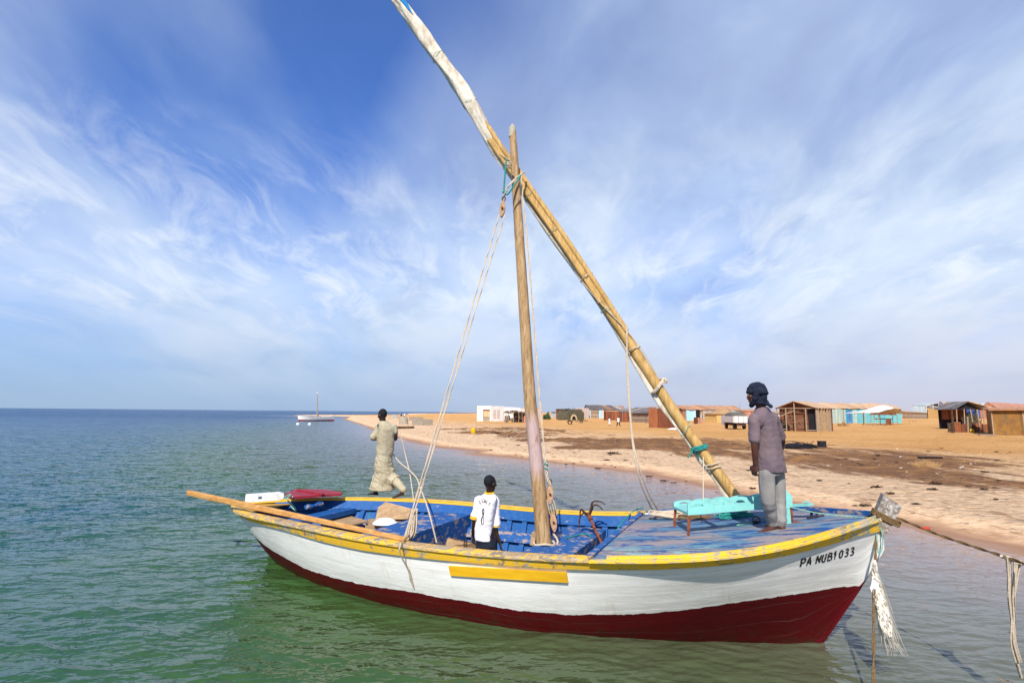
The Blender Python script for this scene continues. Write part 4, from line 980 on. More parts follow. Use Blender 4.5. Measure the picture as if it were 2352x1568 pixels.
mb = MB(); rp = lerp(m0, m1, .33); 
for k in range(3): mb.ball(rp + (.02 * k, 0, -.012), (.03, .02, .016), 8, 6)
tag(mb.build('red_rag', plain('red_cloth', (.55, .05, .02))), 'small red rag tied on the mooring rope', 'rag')
a0 = at_t(2008, 1190, -.12); a1 = at_z(2004, 1640, 0) - (0, 0, .1)
rope('anchor_rope', 'brown anchor rope dropping from the bow into the water', [at_t(2014, 1172, -.05), a0, at_t(2012, 1240, -.12), lerp(a0, a1, .45), a1], .013, MT['rope_brown'], n=22, strands=2)
rope('bow_line', 'short grey-green loop of line hanging at the bow beside the anchor rope', [at_t(2018, 1200, -.13), at_t(2027, 1230, -.1), at_t(2026, 1260, -.1), at_t(2018, 1270, -.12), at_t(2013, 1225, -.13)], .007, MT['rope_green'])
# frayed plastic on the anchor rope
dP = lambda v: np.interp(v, [1190, 1640], [depth(a0), depth(a1)])
rag = thing('plastic_rag', 'frayed white plastic sheet caught on the anchor rope in front of the bow', 'rag', at_d(2012, 1420, dP(1420)))
sec = [(1285, 2008, 3), (1300, 2009, 6), (1320, 2010, 8), (1345, 2013, 12), (1370, 2020, 13), (1395, 2027, 14), (1425, 2033, 14), (1445, 2038, 12), (1462, 2043, 6)]
rr = []
for v, u, hw in sec:
    d = dP(v) - .02; sc_ = d / FPX; rr.append([at_d(u, v, d) + RGT * hw * sc_ * math.cos(a) * (1 + .15 * math.sin(5 * a + v * .1)) + np.array([0, 1, 0]) * hw * .30 * sc_ * math.sin(a) * (1 + .5 * math.sin(7 * a + v * .07)) for a in np.linspace(0, 6.283, 25)[:-1]])
mb = MB(); mb.loft(rr); mb.build('sheet', MT['plastic'], rag, 80)
q = np.random.default_rng(11); mb = MB()
for k in range(130):
    v0 = q.uniform(1288, 1460); u0 = np.interp(v0, [s[0] for s in sec], [s[1] for s in sec]) + q.uniform(-1, 1) * np.interp(v0, [s[0] for s in sec], [s[2] for s in sec]); ln = q.uniform(40, 120); u1 = u0 + ln * q.uniform(.05, .42) ; v1 = min(v0 + ln, 1506)
    d = dP(v0) - .03 + q.uniform(-.05, .03); mb.tube([at_d(u0, v0, d), at_d((u0 + u1) / 2 + q.uniform(-4, 3), (v0 + v1) / 2, d), at_d(u1, v1, d)], [.004, .0035, .0015], 4)
mb.build('frayed_threads', MT['plastic'], rag)
wv = [(2008, 1330), (1998, 1348), (2003, 1362), (2020, 1372), (2018, 1340)]; mb = MB(); d = dP(1350) - .05
mb.loft([[at_d(u, v, d) for u, v in wv], [at_d(u, v, d + .05) for u, v in wv]]); mb.build('flap', MT['enamel'], rag)
# hank of frayed rope on the mooring rope at the right edge
rag2 = thing('rope_bundle', 'frayed pale rope bundle hanging from the mooring rope at the right edge', 'rope', at_d(2325, 1420, dR))
mb = MB(); q = np.random.default_rng(5)
for k in range(15):
    b0 = q.uniform(0, 46); d = dR + .05 + q.uniform(-.04, .04); w_ = q.uniform(-1, 1)
    pts = [at_d(2302 + b0 * .9, 1277 + b0 * .33, d), at_d(2306 + b0 * .75, 1310, d), at_d(2313 + b0 * .42 + 3 * w_, 1370, d), at_d(2322 + b0 * .22 + 3 * w_, 1420, d), at_d(2327 + 5 * w_, 1445, d), at_d(2330 + 8 * w_, 1480, d), at_d(2341 + 9 * w_, 1520, d), at_d(2350 + 7 * w_, 1556, d)]
    mb.tube(crv(pts[:5 + k % 4], 6), .0075, 5, jit=.3)
mb.build('strands', MT['rope'], rag2)
mb = MB(); mb.tube([at_d(2300 + k * 2.3, 1275.5 + k * .83 + 3 * math.sin(k * 1.9), dR + .05 - .03 * math.cos(k * 1.9)) for k in range(24)], .012, 6); mb.build('wrapping', MT['rope'], rag2)
# ------------------------------------------------------------------ people
Z3 = np.array([0, 0, 1.])
def unit(v): v = np.asarray(v, float); return v / np.linalg.norm(v)
def trunk(mb, secs, right, fwd, n=28):
    rr = []
    for c, hw, hd in secs:
        rr.append([np.asarray(c) + right * hw * np.sign(math.cos(a)) * abs(math.cos(a)) ** .85 + fwd * hd * np.sign(math.sin(a)) * abs(math.sin(a)) ** .85 for a in np.linspace(0, 2 * math.pi, n + 1)[:-1]])
    mb.loft(rr)
def limb(mb, pts, rs, n=14):
    P = crv(pts, 5); R_ = np.interp(np.linspace(0, len(pts) - 1, len(P)), range(len(pts)), rs); mb.tube(P, list(R_), n); mb.ball(P[0], R_[0], n, 8); mb.ball(P[-1], R_[-1], n, 8)
def hand(mb, wrist, d, thumb, size=.18, curl=.35):
    d, thumb = unit(d), unit(thumb); thumb = unit(thumb - d * (thumb @ d)); nrm = np.cross(d, thumb); k = size / .18
    pc = wrist + d * .05 * k
    mb.ball(pc, (.043 * k, .017 * k, .054 * k), 14, 8, np.array([thumb, nrm, d]))
    mb.tube([wrist - d * .02, wrist + d * .02], [.024 * k, .026 * k], 10)
    for i, (o, L_) in enumerate(((.030, .072), (.010, .082), (-.011, .076), (-.030, .060))):
        p = wrist + (d * .088 + thumb * o) * k; pts = [p - d * .02]; a = .12 + .05 * i
        for sg in (.45, .3, .25):
            a += curl * (1 + .12 * i); p = p + (d * math.cos(a) + nrm * math.sin(a)) * L_ * sg * k; pts.append(p)
        mb.capsule(pts, [.0100 * k, .0097 * k, .0092 * k, .0082 * k], 8)
    p = wrist + (d * .03 + thumb * .034) * k; q = p + unit(thumb * .7 + d * .75 + nrm * .25) * .038 * k; r = q + unit(thumb * .1 + d * .95 + nrm * .3) * .034 * k
    mb.capsule([p - thumb * .012, q, r], [.0135 * k, .0118 * k, .0098 * k], 8)
def foot(mb, heel, toe, ankle, w=.045):
    heel, toe = np.asarray(heel), np.asarray(toe); d = unit(toe - heel); L_ = np.linalg.norm(toe - heel); x = unit(np.cross(d, Z3)); y = np.cross(x, d)
    rr = []
    for f, ww, h in ((0, .5, .030), (.06, .78, .050), (.2, .85, .062), (.4, .82, .060), (.62, .98, .042), (.82, 1.05, .028), (.95, .8, .022), (1, .45, .014)):
        rr.append([heel + d * L_ * f + x * w * ww * math.cos(a) + y * (h * (.5 + .5 * math.sin(a)) * (1 if math.sin(a) > 0 else .9)) for a in np.linspace(0, 6.283, 17)[:-1]])
    mb.loft(rr)
    mb.tube([heel + d * L_ * .22 + y * .02, np.asarray(ankle)], [.040, .038], 12)
    for i in range(5): p = heel + d * L_ * (.93 - .022 * i) + x * w * (.75 - .38 * i) * 1; mb.ball(p + d * .012 + y * .011, (.011, .017, .009), 8, 6, np.array([x, d, y]))
def head(mb, c, fwd, upd, s=1.0, ears=True):
    """c is the middle of the skull; fwd the way the face looks"""
    f = unit(fwd); u = unit(upd - f * (np.asarray(upd) @ f)); r = np.cross(f, u); A = np.array([r, f, u])
    mb.ball(c + u * .018 * s, (.077 * s, .098 * s, .100 * s), 20, 14, A)
    mb.ball(c - u * .055 * s + f * .030 * s, (.060 * s, .066 * s, .075 * s), 16, 10, A)
    mb.ball(c - u * .105 * s + f * .066 * s, (.030 * s, .026 * s, .022 * s), 10, 8, A)
    mb.ball(c + u * .030 * s + f * .088 * s, (.055 * s, .012 * s, .012 * s), 12, 6, A)
    mb.loft([[c + f * q * s + r * w_ * s * math.cos(a) + u * (z + h * math.sin(a)) * s for a in np.linspace(0, 6.283, 11)[:-1]] for q, w_, h, z in ((.075, .016, .010, .012), (.098, .011, .014, -.008), (.116, .013, .011, -.032), (.108, .019, .008, -.038), (.08, .02, .008, -.038))])
    for z, h in ((-.062, .008), (-.076, .009)): mb.ball(c + f * .091 * s + u * z * s, (.025 * s, .013 * s, h * s), 10, 6, A)
    for sg in (-1, 1):
        mb.ball(c + r * sg * .048 * s + f * .075 * s - u * .018 * s, (.022 * s, .020 * s, .018 * s), 10, 6, A)
        if ears: mb.ball(c + r * sg * .080 * s - f * .008 * s - u * .012 * s, (.010 * s, .019 * s, .031 * s), 10, 8, A)
    return A
def eyes(parent, c, fwd, upd, s, mat):
    f = unit(fwd); u = unit(upd - f * (np.asarray(upd) @ f)); r = np.cross(f, u)
    for sg in (-1, 1):
        mb = MB(); mb.ball(c + (r * sg * .030 + f * .086 + u * .008) * s, .011 * s, 10, 8); mb.build('eye', mat, parent)
MT['eye'] = plain('eye_white', (.6, .56, .5), (.5, .45, .4), 5, .25, 0)
def folds(k=1., sz=1., seed=0):
    def f(p):
        return k * (.010 * nz((p[0] * 1.3, p[1] * 1.3, p[2] * .45), 9 * sz, seed) + .006 * nz((p[0], p[1], p[2] * 1.5), 20 * sz, seed + 3))
    return f

# ---- standing man on the foredeck
fl = on_deck(1772, 1222); d0 = depth(fl); pxm = lambda d: FPX / d
def J(u, v, dd=0.): return at_d(u, v, d0 + dd)
man = thing('person', 'barefoot man standing on the foredeck in dark turban, mauve T-shirt and baggy grey trousers', 'person', fl)
fw = unit((-.62, .78, 0)); rt = unit(np.cross(fw, Z3))       # facing away and to the left
look = unit((-.92, .36, -.16))
lh, lt = on_deck(1784, 1216, .004), on_deck(1757, 1222, .004); lt = lh + unit(lt - lh) * .25
rh = on_deck(1803, 1217, .004); rtoe = rh + unit((-.55, .83, 0)) * .25
b = MB()
foot(b, lh, lt, lh + (.0, 0, .11) + unit(lt - lh) * .06); foot(b, rh, rtoe, rh + (0, 0, .11) + unit(rtoe - rh) * .06)
hipL, hipR = J(1759, 1078, .0), J(1783, 1078, .14)
kneeL, kneeR = J(1765, 1150, -.02), J(1790, 1150, .12)
limb(b, [hipL, kneeL, lh + (0, 0, .11) + unit(lt - lh) * .06], [.066, .05, .036]); limb(b, [hipR, kneeR, rh + (0, 0, .11) + unit(rtoe - rh) * .06], [.066, .05, .036])
pel = J(1771, 1066, .07); ws = J(1767, 1030, .08); ch = J(1759, 975, .08); nk = J(1750, 942, .09)
trunk(b, [(pel - (0, 0, .06), .09, .07), (pel, .12, .09), (ws, .125, .09), (ch, .135, .095), (lerp(ch, nk, .62), .125, .075), (nk, .055, .055)], rt, fw)
shL, shR = J(1732, 960, -.03), J(1775, 957, .17)
elL, wrL = J(1733, 1020, -.06), J(1735, 1066, -.02)
limb(b, [lerp(shL, ch, .2), shL, elL, wrL], [.048, .045, .041, .029])
elR, wrR = J(1796, 1014, .34), J(1782, 1052, .46)
limb(b, [lerp(shR, ch, .2), shR, elR, wrR], [.048, .045, .041, .029])
hand(b, wrL + (0, 0, .0), unit(J(1731, 1086, .0) - wrL), fw * .9 + np.array([.2, 0, .1]), .19, .30); hand(b, wrR, (-.4, .3, -.8), fw, .19, .4)
hc = J(1737, 905, .08)
limb(b, [nk - (0, 0, .04), nk + (0, 0, .03), hc - (0, 0, .05)], [.062, .054, .055])
head(b, hc, look, Z3, 1.0)
body = remesh('body', b, .0065, MT['skin_b'], man, 2)
eyes(man, hc, look, Z3, 1.0, MT['eye'])
c = MB()
trunk(c, [(J(1772, 1083, .07), .186, .150), (J(1771, 1060, .07), .172, .135), (J(1768, 1030, .08), .158, .125), (J(1763, 995, .08), .148, .12), (J(1756, 965, .08), .150, .115), (J(1753, 949, .085), .138, .09), (J(1751, 939, .09), .095, .07), (J(1750, 934, .09), .062, .062)], rt, fw)
limb(c, [lerp(shL, ch, .35), shL + (0, 0, -.01), lerp(shL, elL, .42), lerp(shL, elL, .78)], [.085, .067, .064, .070]); limb(c, [lerp(shR, ch, .35), shR + (0, 0, -.01), lerp(shR, elR, .42), lerp(shR, elR, .78)], [.085, .067, .064, .070])
remesh('shirt', c, .010, MT['tee'], man, 4, folds(.75, .8, 2))
c = MB()
kL, kR = lh + (0, 0, .10) + unit(lt - lh) * .055, rh + (0, 0, .10) + unit(rtoe - rh) * .045
trunk(c, [(J(1770, 1090, .07), .155, .125), (J(1771, 1062, .07), .14, .11)], rt, fw)
limb(c, [lerp(hipL, kneeL, .14), lerp(hipL, kneeL, .5), kneeL, lerp(kneeL, kL, .5), kL], [.092, .092, .084, .074, .068])
limb(c, [lerp(hipR, kneeR, .14), lerp(hipR, kneeR, .5), kneeR, lerp(kneeR, kR, .5), kR], [.090, .090, .082, .072, .066])
def trf(p): return .012 * nz((p[0] * 1.6, p[1] * 1.6, p[2] * .35), 9, 7) + .010 * max(0, 1.75 - p[2]) * math.sin(p[2] * 62 + 5 * nz(p, 5, 3))
remesh('trousers', c, .010, MT['trousers'], man, 3, trf)
# turban: bands of cloth wound round the head, hanging behind the neck and under the chin
c = MB(); fx = unit(look * (1, 1, 0)); rx = np.cross(fx, Z3)
c.ball(hc + Z3 * .055 - fx * .012, (.092, .108, .092), 18, 12, np.array([rx, fx, Z3]))
q = np.random.default_rng(2)
for k in range(8):
    tl = q.uniform(-.35, .35); ph = q.uniform(0, 6.28); zz = .02 + .022 * (k % 5)
    pts = [hc + Z3 * (zz + .045 * math.sin(a + ph) * tl * 2) - fx * .012 + rx * (.086 - .010 * (k % 5)) * math.cos(a) + fx * (.102 - .010 * (k % 5)) * math.sin(a) for a in np.linspace(0, 6.283, 25)]
    c.tube(pts, .020 + .005 * q.random(), 8)
c.tube(crv([hc + rx * .09 + Z3 * .04, hc + rx * .088 - Z3 * .06 + fx * .02, hc - Z3 * .128 + fx * .055, hc - rx * .088 - Z3 * .06 + fx * .02, hc - rx * .09 + Z3 * .04], 6), .033, 8)
c.ball(hc - Z3 * .035 - fx * .070, (.066, .050, .085), 14, 10, np.array([rx, fx, Z3]))
for k in range(4): c.tube(crv([hc + rx * .068 - Z3 * (.02 + .026 * k) , hc - fx * .098 - Z3 * (.01 + .035 * k), hc - rx * .070 - Z3 * (.02 + .026 * k)], 6), .020, 8)
c.tube(crv([hc - fx * .10 - Z3 * .07, hc - fx * .13 - Z3 * .125, hc - fx * .17 - Z3 * .155], 4), [.022] * 8 + [.008], 8)
remesh('turban', c, .008, MT['turban'], man, 1, lambda p: .006 * nz(p, 30, 4))

# ---- man walking along the far rail
f1_, f2_ = on_cap(862, 1137, .002), on_cap(916, 1143.5, .002); dw = depth(lerp(f1_, f2_, .5))
W = lambda zx, zy, dd=0.: at_d(805.4 + .1541 * zx, 919.5 + .1541 * zy, dw + dd)
wk = thing('person', 'man in long khaki robe walking along the far rail of the boat with a rope', 'person', lerp(f1_, f2_, .5))
fw = unit((-.55, .83, 0)); rt = unit(np.cross(fw, Z3)); look = unit((-.72, .62, -.28))
b = MB()
stp = unit(np.append(-EX, 0))
h1 = on_cap(868, 1137, .004); t1 = h1 + stp * .25; h2 = on_cap(928, 1144, .004) + (0, 0, .06); t2 = on_cap(905, 1143, .006); t2 = h2 + unit(t2 - h2) * .25
foot(b, h1, t1, h1 + stp * .05 + (0, 0, .11)); foot(b, h2, t2, h2 + (-.02, 0, .13))
kn1, kn2 = W(385, 1150, .05), W(600, 1130, -.03); hp1, hp2 = W(440, 870, .0), W(560, 870, .05)
limb(b, [hp1, kn1, h1 + stp * .05 + (0, 0, .11)], [.08, .055, .038]); limb(b, [hp2, kn2, h2 + (-.02, 0, .13)], [.08, .055, .038])
ch, ws, nk = W(525, 430), W(520, 650), W(490, 320)
trunk(b, [(W(500, 900), .10, .08), (W(510, 800), .12, .09), (ws, .115, .085), (ch, .15, .105), (lerp(ch, nk, .6), .15, .08), (nk, .055, .055)], rt, fw)
sL, sR = W(425, 370, .02), W(650, 395, .06); eL, eR = W(365, 530, -.02), W(672, 565, .05); wL, wR = W(420, 590, .22), W(610, 560, .26)
limb(b, [lerp(sL, ch, .2), sL, eL, wL], [.045, .042, .036, .028]); limb(b, [lerp(sR, ch, .2), sR, eR, wR], [.045, .042, .038, .028])
hand(b, wL, (.35, .8, .3), Z3, .18, .5); hand(b, wR, (-.4, .8, .3), Z3, .18, .5)
hcw = W(476, 215); limb(b, [nk - (0, 0, .03), hcw - (0, 0, .05)], [.06, .056]); head(b, hcw, look, Z3, 1.0)
remesh('body', b, .0075, MT['skin'], wk, 2); eyes(wk, hcw, look, Z3, 1.0, MT['eye'])
c = MB(); fx = unit(look); ux = unit(Z3 - fx * fx[2]); c.ball(hcw + ux * .028 - fx * .014, (.0805, .092, .094), 18, 12, np.array([np.cross(fx, ux), fx, ux])); c.build('hair', MT['hair'], wk, 80)
c = MB()
trunk(c, [(W(458, 1325, .02), .225, .26), (W(475, 1265, .02), .215, .24), (W(495, 1150), .195, .20), (W(490, 1000), .175, .17), (W(500, 850), .160, .155), (W(518, 700), .168, .145), (W(525, 560), .168, .135), (W(530, 430), .165, .13), (W(522, 365), .155, .105), (W(500, 318), .09, .075), (W(492, 300), .062, .06)], rt, fw, 36)
limb(c, [lerp(sL, ch, .4), sL, lerp(sL, eL, .6), eL + (-.03, 0, -.01), lerp(eL, wL, .30) + (-.03, 0, 0)], [.09, .062, .066, .074, .070]); limb(c, [lerp(sR, ch, .4), sR, lerp(sR, eR, .40)], [.09, .062, .064])
ank2 = h2 + (-.02, 0, .13); c.tube(crv([lerp(hp2, kn2, .6), kn2, lerp(kn2, ank2, .42)], 4), [.10] * 5 + [.115] * 4, 14)
def rbf(p):
    k = np.clip((2.25 - p[2]) / .6, .35, 1.3); return k * (.020 * nz((p[0], p[1], p[2] * 1.3 + p[0] * .8), 6, 11) + .012 * nz((p[0], p[1], p[2] * 1.8 + p[0]), 14, 5)) 
remesh('robe', c, .011, MT['robe'], wk, 3, rbf)
c = MB()
limb(c, [kn2, lerp(kn2, ank2, .5), ank2 - (0, 0, .02)], [.10, .088, .066])
limb(c, [kn1, lerp(kn1, h1 + (0, 0, .2), .7)], [.085, .07])
remesh('trousers', c, .011, MT['robe'], wk, 2, folds(1, 1, 6))
rope('hand_rope', 'pale rope running from the walking man down his right side to the boat', [wR + (0, .1, .02), W(690, 470, .1), W(760, 580, .05), W(820, 830, 0), W(880, 1080, -.3), W(940, 1490, -.6)], .010, MT['rope'], group='ropes held by the walking man', n=12)
rope('hand_rope', 'pale rope from the hip of the walking man dropping into the boat by the thwart', [wL + (.02, .12, 0), W(560, 720, .2), W(640, 810, .08), W(740, 930, 0), W(860, 1025, -.4), W(980, 1150, -.8), W(1040, 1300, -1.2), at_t(985, 1175, -.1), at_t(1003, 1246, -.2)], .012, MT['rope'], group='ropes held by the walking man', n=12)

# ---- boy standing in the boat
db = 7.55
K = lambda zx, zy, dd=0.: at_d(1040.4 + .137 * zx, 1073.9 + .137 * zy, db + dd)
ft = K(560, 2330); bf = np.array([ft[0], ft[1], .12]); boy = thing('person', 'boy standing inside the boat in white football shirt with yellow collar and number', 'person', bf)
fw = unit((.22, .97, 0)); rt = unit(np.cross(fw, Z3)); look = unit((.62, .76, -.08))
b = MB(); s8 = .86
ws, ch, nk, pel = K(530, 950), K(560, 640), K(610, 440), K(560, 1230)
hpL, hpR = K(490, 1290), K(640, 1300)
zf_ = .11
aL, aR = np.array([hpL[0] - .03, hpL[1] - .02, zf_ + .09]), np.array([hpR[0] + .05, hpR[1] + .05, zf_ + .09])
limb(b, [hpL, lerp(hpL, aL, .5), aL], [.072, .048, .034]); limb(b, [hpR, lerp(hpR, aR, .5), aR], [.072, .048, .034])
for a_ in (aL, aR): foot(b, np.array([a_[0] - .01, a_[1] - .06, zf_]), np.array([a_[0] + .04, a_[1] + .15, zf_]), a_, .038)
trunk(b, [(pel - (0, 0, .04), .11, .08), (pel, .125, .09), (ws, .105, .075), (ch, .13, .09), (lerp(ch, nk, .62), .125, .072), (nk, .045, .045)], rt, fw)
sL, sR = K(430, 545), K(715, 560, .06); eL, eR = K(360, 900, -.02), K(715, 1020, .05); wL, wR = K(335, 1150, .06), K(790, 1270, .02)
limb(b, [lerp(sL, ch, .2), sL, eL, wL], [.05, .043, .034, .023]); limb(b, [lerp(sR, ch, .2), sR, eR, wR], [.05, .043, .034, .023])
hand(b, wL, unit(K(335, 1290) - wL), fw * .8 + rt * .5, .15, .45); hand(b, wR, unit(K(815, 1400) - wR), fw * .9 - rt * .4, .15, .35)
hcb = K(622, 262); limb(b, [nk - (0, 0, .04), nk + (0, 0, .02), hcb - (0, 0, .05) + fw * .0], [.05, .044, .05]); head(b, hcb, look, Z3, .93)
remesh('body', b, .006, MT['skin'], boy, 2); eyes(boy, hcb, look, Z3, .93, MT['eye'])
c = MB(); c.ball(hcb + Z3 * .026 - look * .012, (.0745, .088, .090), 18, 12, np.array([unit(np.cross(look, Z3)), look, Z3])); c.build('hair', MT['hair'], boy, 80)
c = MB()
trunk(c, [(K(515, 1215, -.01), .118, .095), (K(515, 1120), .124, .10), (K(520, 950), .128, .10), (K(535, 780), .132, .102), (K(555, 640), .140, .10), (K(575, 530), .140, .088), (K(600, 460), .105, .068), (K(612, 425), .056, .054)], rt, fw)
limb(c, [lerp(sL, ch, .4), sL, lerp(sL, eL, .5), lerp(sL, eL, .74) + (-.01, 0, 0)], [.08, .062, .060, .062]); limb(c, [lerp(sR, ch, .4), sR, lerp(sR, eR, .5), lerp(sR, eR, .80) + (.01, 0, 0)], [.08, .062, .062, .066])
shirt = remesh('shirt', c, .009, MT['shirt'], boy, 3, folds(.8, 1, 9))
c = MB(); c.tube([K(611, 418) + rt * .057 * math.cos(a) + fw * .055 * math.sin(a) + Z3 * (.006 * math.sin(a)) for a in np.linspace(0, 6.283, 24)], .015, 8); c.build('collar', MT['trim'], boy, 80)
for s_, e_, q_, off in ((sL, eL, .83, (-.012, 0, 0)), (sR, eR, .88, (.010, 0, 0))):
    ax_ = unit(e_ - s_); x_ = unit(np.cross(ax_, Z3)); y_ = np.cross(ax_, x_); cc = lerp(s_, e_, q_) + np.array(off); c = MB(); c.loft([[cc + ax_ * h_ + (x_ * math.cos(a) + y_ * math.sin(a)) * .060 for a in np.linspace(0, 6.283, 22)[:-1]] for h_ in (-.03, .012)]); c.build('sleeve_cuff', MT['trim'], boy, 60)
c = MB(); trunk(c, [(pel - (0, 0, .08), .128, .10), (pel + (0, 0, .06), .118, .09)], rt, fw)
limb(c, [hpL + (0, 0, .05), lerp(hpL, aL, .5), aL], [.086, .07, .062]); limb(c, [hpR + (0, 0, .05), lerp(hpR, aR, .5), aR], [.086, .07, .062]); remesh('jeans', c, .011, MT['jeans'], boy, 2, folds(.7, 1, 1))
# name and number laid on the cloth
me = shirt.data; bv = BVHTree.FromPolygons([tuple(np.array(v.co) + root_loc(boy)) for v in me.vertices], [tuple(p.vertices) for p in me.polygons])
def on_cloth(u, v):
    r = unit(ray(u, v)); hit = bv.ray_cast(Vector(EYE), Vector(r)); 
    P = np.array(hit[0]) if hit[0] is not None else at_d(u, v, db - .1)
    return P - r * .004
def cloth_poly(lines, wd):
    mb = MB()
    for ln, w_ in lines:
        pts = [q[:2] for q in crv([(a, b_, 0) for a, b_ in ln], 6)] if len(ln) > 2 else [np.array(lerp(ln[0], ln[1], i / 4)) for i in range(5)]
        L_, R_ = [], []
        for i in range(len(pts)):
            d = np.array(pts[min(i + 1, len(pts) - 1)]) - np.array(pts[max(i - 1, 0)]); d /= np.linalg.norm(d) + 1e-9; nn_ = np.array((-d[1], d[0])) * w_ / 2; L_.append(np.array(pts[i]) + nn_); R_.append(np.array(pts[i]) - nn_)
        k = len(pts); mb.add([on_cloth(*p) for p in L_] + [on_cloth(*p) for p in R_], [(i, i + 1, k + i + 1, k + i) for i in range(k - 1)])
    return mb
G2 = {'R': [[(0, 0), (0, 1)], [(0, 1), (.45, .95), (.45, .6), (0, .5)], [(.1, .5), (.5, 0)]], 'O': [[(.25, 1), (.02, .75), (.02, .25), (.25, 0), (.48, .25), (.48, .75), (.25, 1)]], 'N': [[(0, 0), (0, 1)], [(0, 1), (.48, 0)], [(.48, 0), (.48, 1)]], 'E': [[(0, 0), (0, 1)], [(0, 1), (.42, 1)], [(0, .52), (.36, .52)], [(0, 0), (.42, 0)]], 'Y': [[(0, 1), (.25, .5)], [(.5, 1), (.25, .5)], [(.25, .5), (.25, 0)]]}
ln = []
for i, ch_ in enumerate('ROONEY'):
    a = (i - 2.5) * .25; cx, cy = 1040.4 + .137 * 528, 1073.9 + .137 * 548
    ox, oy = cx + (i - 2.5) * 4.1, cy + 1.15 * (i - 2.4) ** 2 * .9 + .75 * (i - 2.5); ca, sa = math.cos(a * .9 + .05), math.sin(a * .9 + .05)
    for st in G2[ch_]:
        ln.append(([(ox + (p - .25) * 5.6 * ca - (.5 - q_) * 9.5 * sa, oy + (p - .25) * 5.6 * sa + (.5 - q_) * 9.5 * ca) for p, q_ in st], .95))
cloth_poly(ln, 1).build('name_lettering', MT['ink'], boy, 0)
n8 = lambda zx, zy: (1040.4 + .137 * zx, 1073.9 + .137 * zy)
e8 = [([n8(515, 682), n8(494, 705), n8(492, 750), n8(505, 790), n8(512, 770), n8(518, 720), n8(515, 682)], 2.1), ([n8(505, 795), n8(482, 850), n8(476, 910), n8(488, 945)], 2.2), ([n8(488, 946), n8(505, 946), n8(513, 905), n8(513, 830), n8(507, 800)], 1.0)]
cloth_poly(e8, 1).build('shirt_number', MT['ink'], boy, 0)
# ------------------------------------------------------------------ village materials
def siding(name, cols, pitch=.2, horizontal=False, dirt=.4, rough=.8):
    """boards or sheets with seams; colours vary by board"""
    def fn(t):
        v = t.coord(); x, y, z = t.sep(v); u = z if horizontal else t.math('ADD', t.math('MULTIPLY', x, 1.0), t.math('MULTIPLY', y, .8))
        q = t.math('DIVIDE', u, pitch); fr = t.math('FRACT', q); ce = t.math('FLOOR', q)
        wn = t.new('ShaderNodeTexWhiteNoise', noise_dimensions='1D'); t.put(wn.inputs['W'], ce)
        n = t.noise(t.mapping(v, (1, 1, .5)), 1.4, 6, .62); k = t.math('ADD', t.math('MULTIPLY', wn.outputs[0], .45), t.math('MULTIPLY', n, .65))
        m = len(cols); c = t.ramp(k, [(.22 + .56 * i / max(m - 1, 1), cc) for i, cc in enumerate(cols)])
        c = t.mix(t.math('MULTIPLY', t.ramp(t.noise(v, 2.2, 7, .72), [(.44, 0), (.64, 1)]), min(1, dirt * 1.35)), c, (.13, .08, .045))
        seam = t.ramp(fr, [(0, 1), (.07, 0), (.95, 0), (1, 1)])
        c = t.mix(t.math('MULTIPLY', seam, .45), c, tuple(q_ * .3 for q_ in cols[0]))
        return dict(c=c, r=rough, n=t.bump(t.math('SUBTRACT', t.noise(v, 9, 4), seam), .6, .03))
    return material(name, fn)
V_ = {}
V_['plaster'] = plain('white_plaster', (.78, .76, .72), (.66, .63, .57), 1.2, .9, .2)
V_['plaster_pink'] = plain('pale_pink_plaster', (.62, .52, .45), (.54, .43, .36), 1.2, .9, .2)
V_['tan'] = plain('tan_board', (.56, .42, .24), (.44, .31, .17), 2, .85, .3)
V_['rustsheet'] = siding('rusty_sheet', [(.10, .028, .014), (.22, .058, .022), (.32, .10, .035)], .35)
V_['rustroof'] = siding('rusty_roof_sheet', [(.30, .13, .06), (.42, .21, .11), (.52, .30, .18)], .6, dirt=.3)
V_['brownroof'] = siding('tan_roof_sheet', [(.42, .25, .13), (.52, .33, .19), (.58, .38, .23)], .8, dirt=.25)
V_['greyroof'] = siding('patched_grey_roof', [(.07, .065, .07), (.16, .15, .15), (.30, .25, .21)], .9, dirt=.4)
V_['mixroof'] = siding('patched_roof', [(.06, .055, .06), (.10, .095, .10), (.27, .12, .06), (.33, .32, .31)], 2.3, dirt=.2)
V_['greyboard'] = siding('grey_brown_boards', [(.17, .12, .085), (.29, .21, .145), (.38, .29, .21)], .4, True)
V_['turq'] = siding('turquoise_sheet', [(.10, .36, .40), (.12, .41, .44), (.16, .43, .43)], 1.1, dirt=.18)
V_['turqpale'] = siding('pale_green_sheet', [(.28, .38, .34), (.36, .46, .40), (.30, .35, .31)], .7, dirt=.25)
V_['ltblue'] = siding('light_blue_sheet', [(.28, .56, .76), (.36, .64, .80), (.44, .68, .80)], .9, dirt=.12)
V_['corr'] = siding('grey_blue_sheet', [(.34, .42, .46), (.42, .50, .52), (.50, .52, .50)], .5, dirt=.3)
V_['patch'] = siding('patchy_boards', [(.50, .43, .36), (.20, .10, .06), (.56, .50, .42), (.12, .06, .04)], .45, dirt=.5)
V_['greenroof'] = siding('green_roof', [(.16, .32, .25), (.22, .40, .32)], .7)
V_['ochre'] = siding('ochre_mud_panel', [(.20, .085, .02), (.30, .15, .03), (.38, .20, .05)], 1.6, dirt=.6)
V_['redwall'] = siding('red_brown_sheet', [(.36, .15, .09), (.44, .20, .13), (.50, .26, .17)], .5, dirt=.3)
V_['tent'] = plain('yellow_tarp', (.62, .40, .14), (.50, .30, .10), 1.5, .85, .5, 4)
V_['tentroof'] = plain('tan_tarp', (.42, .26, .13), (.34, .19, .09), 1.5, .85, .5, 4)
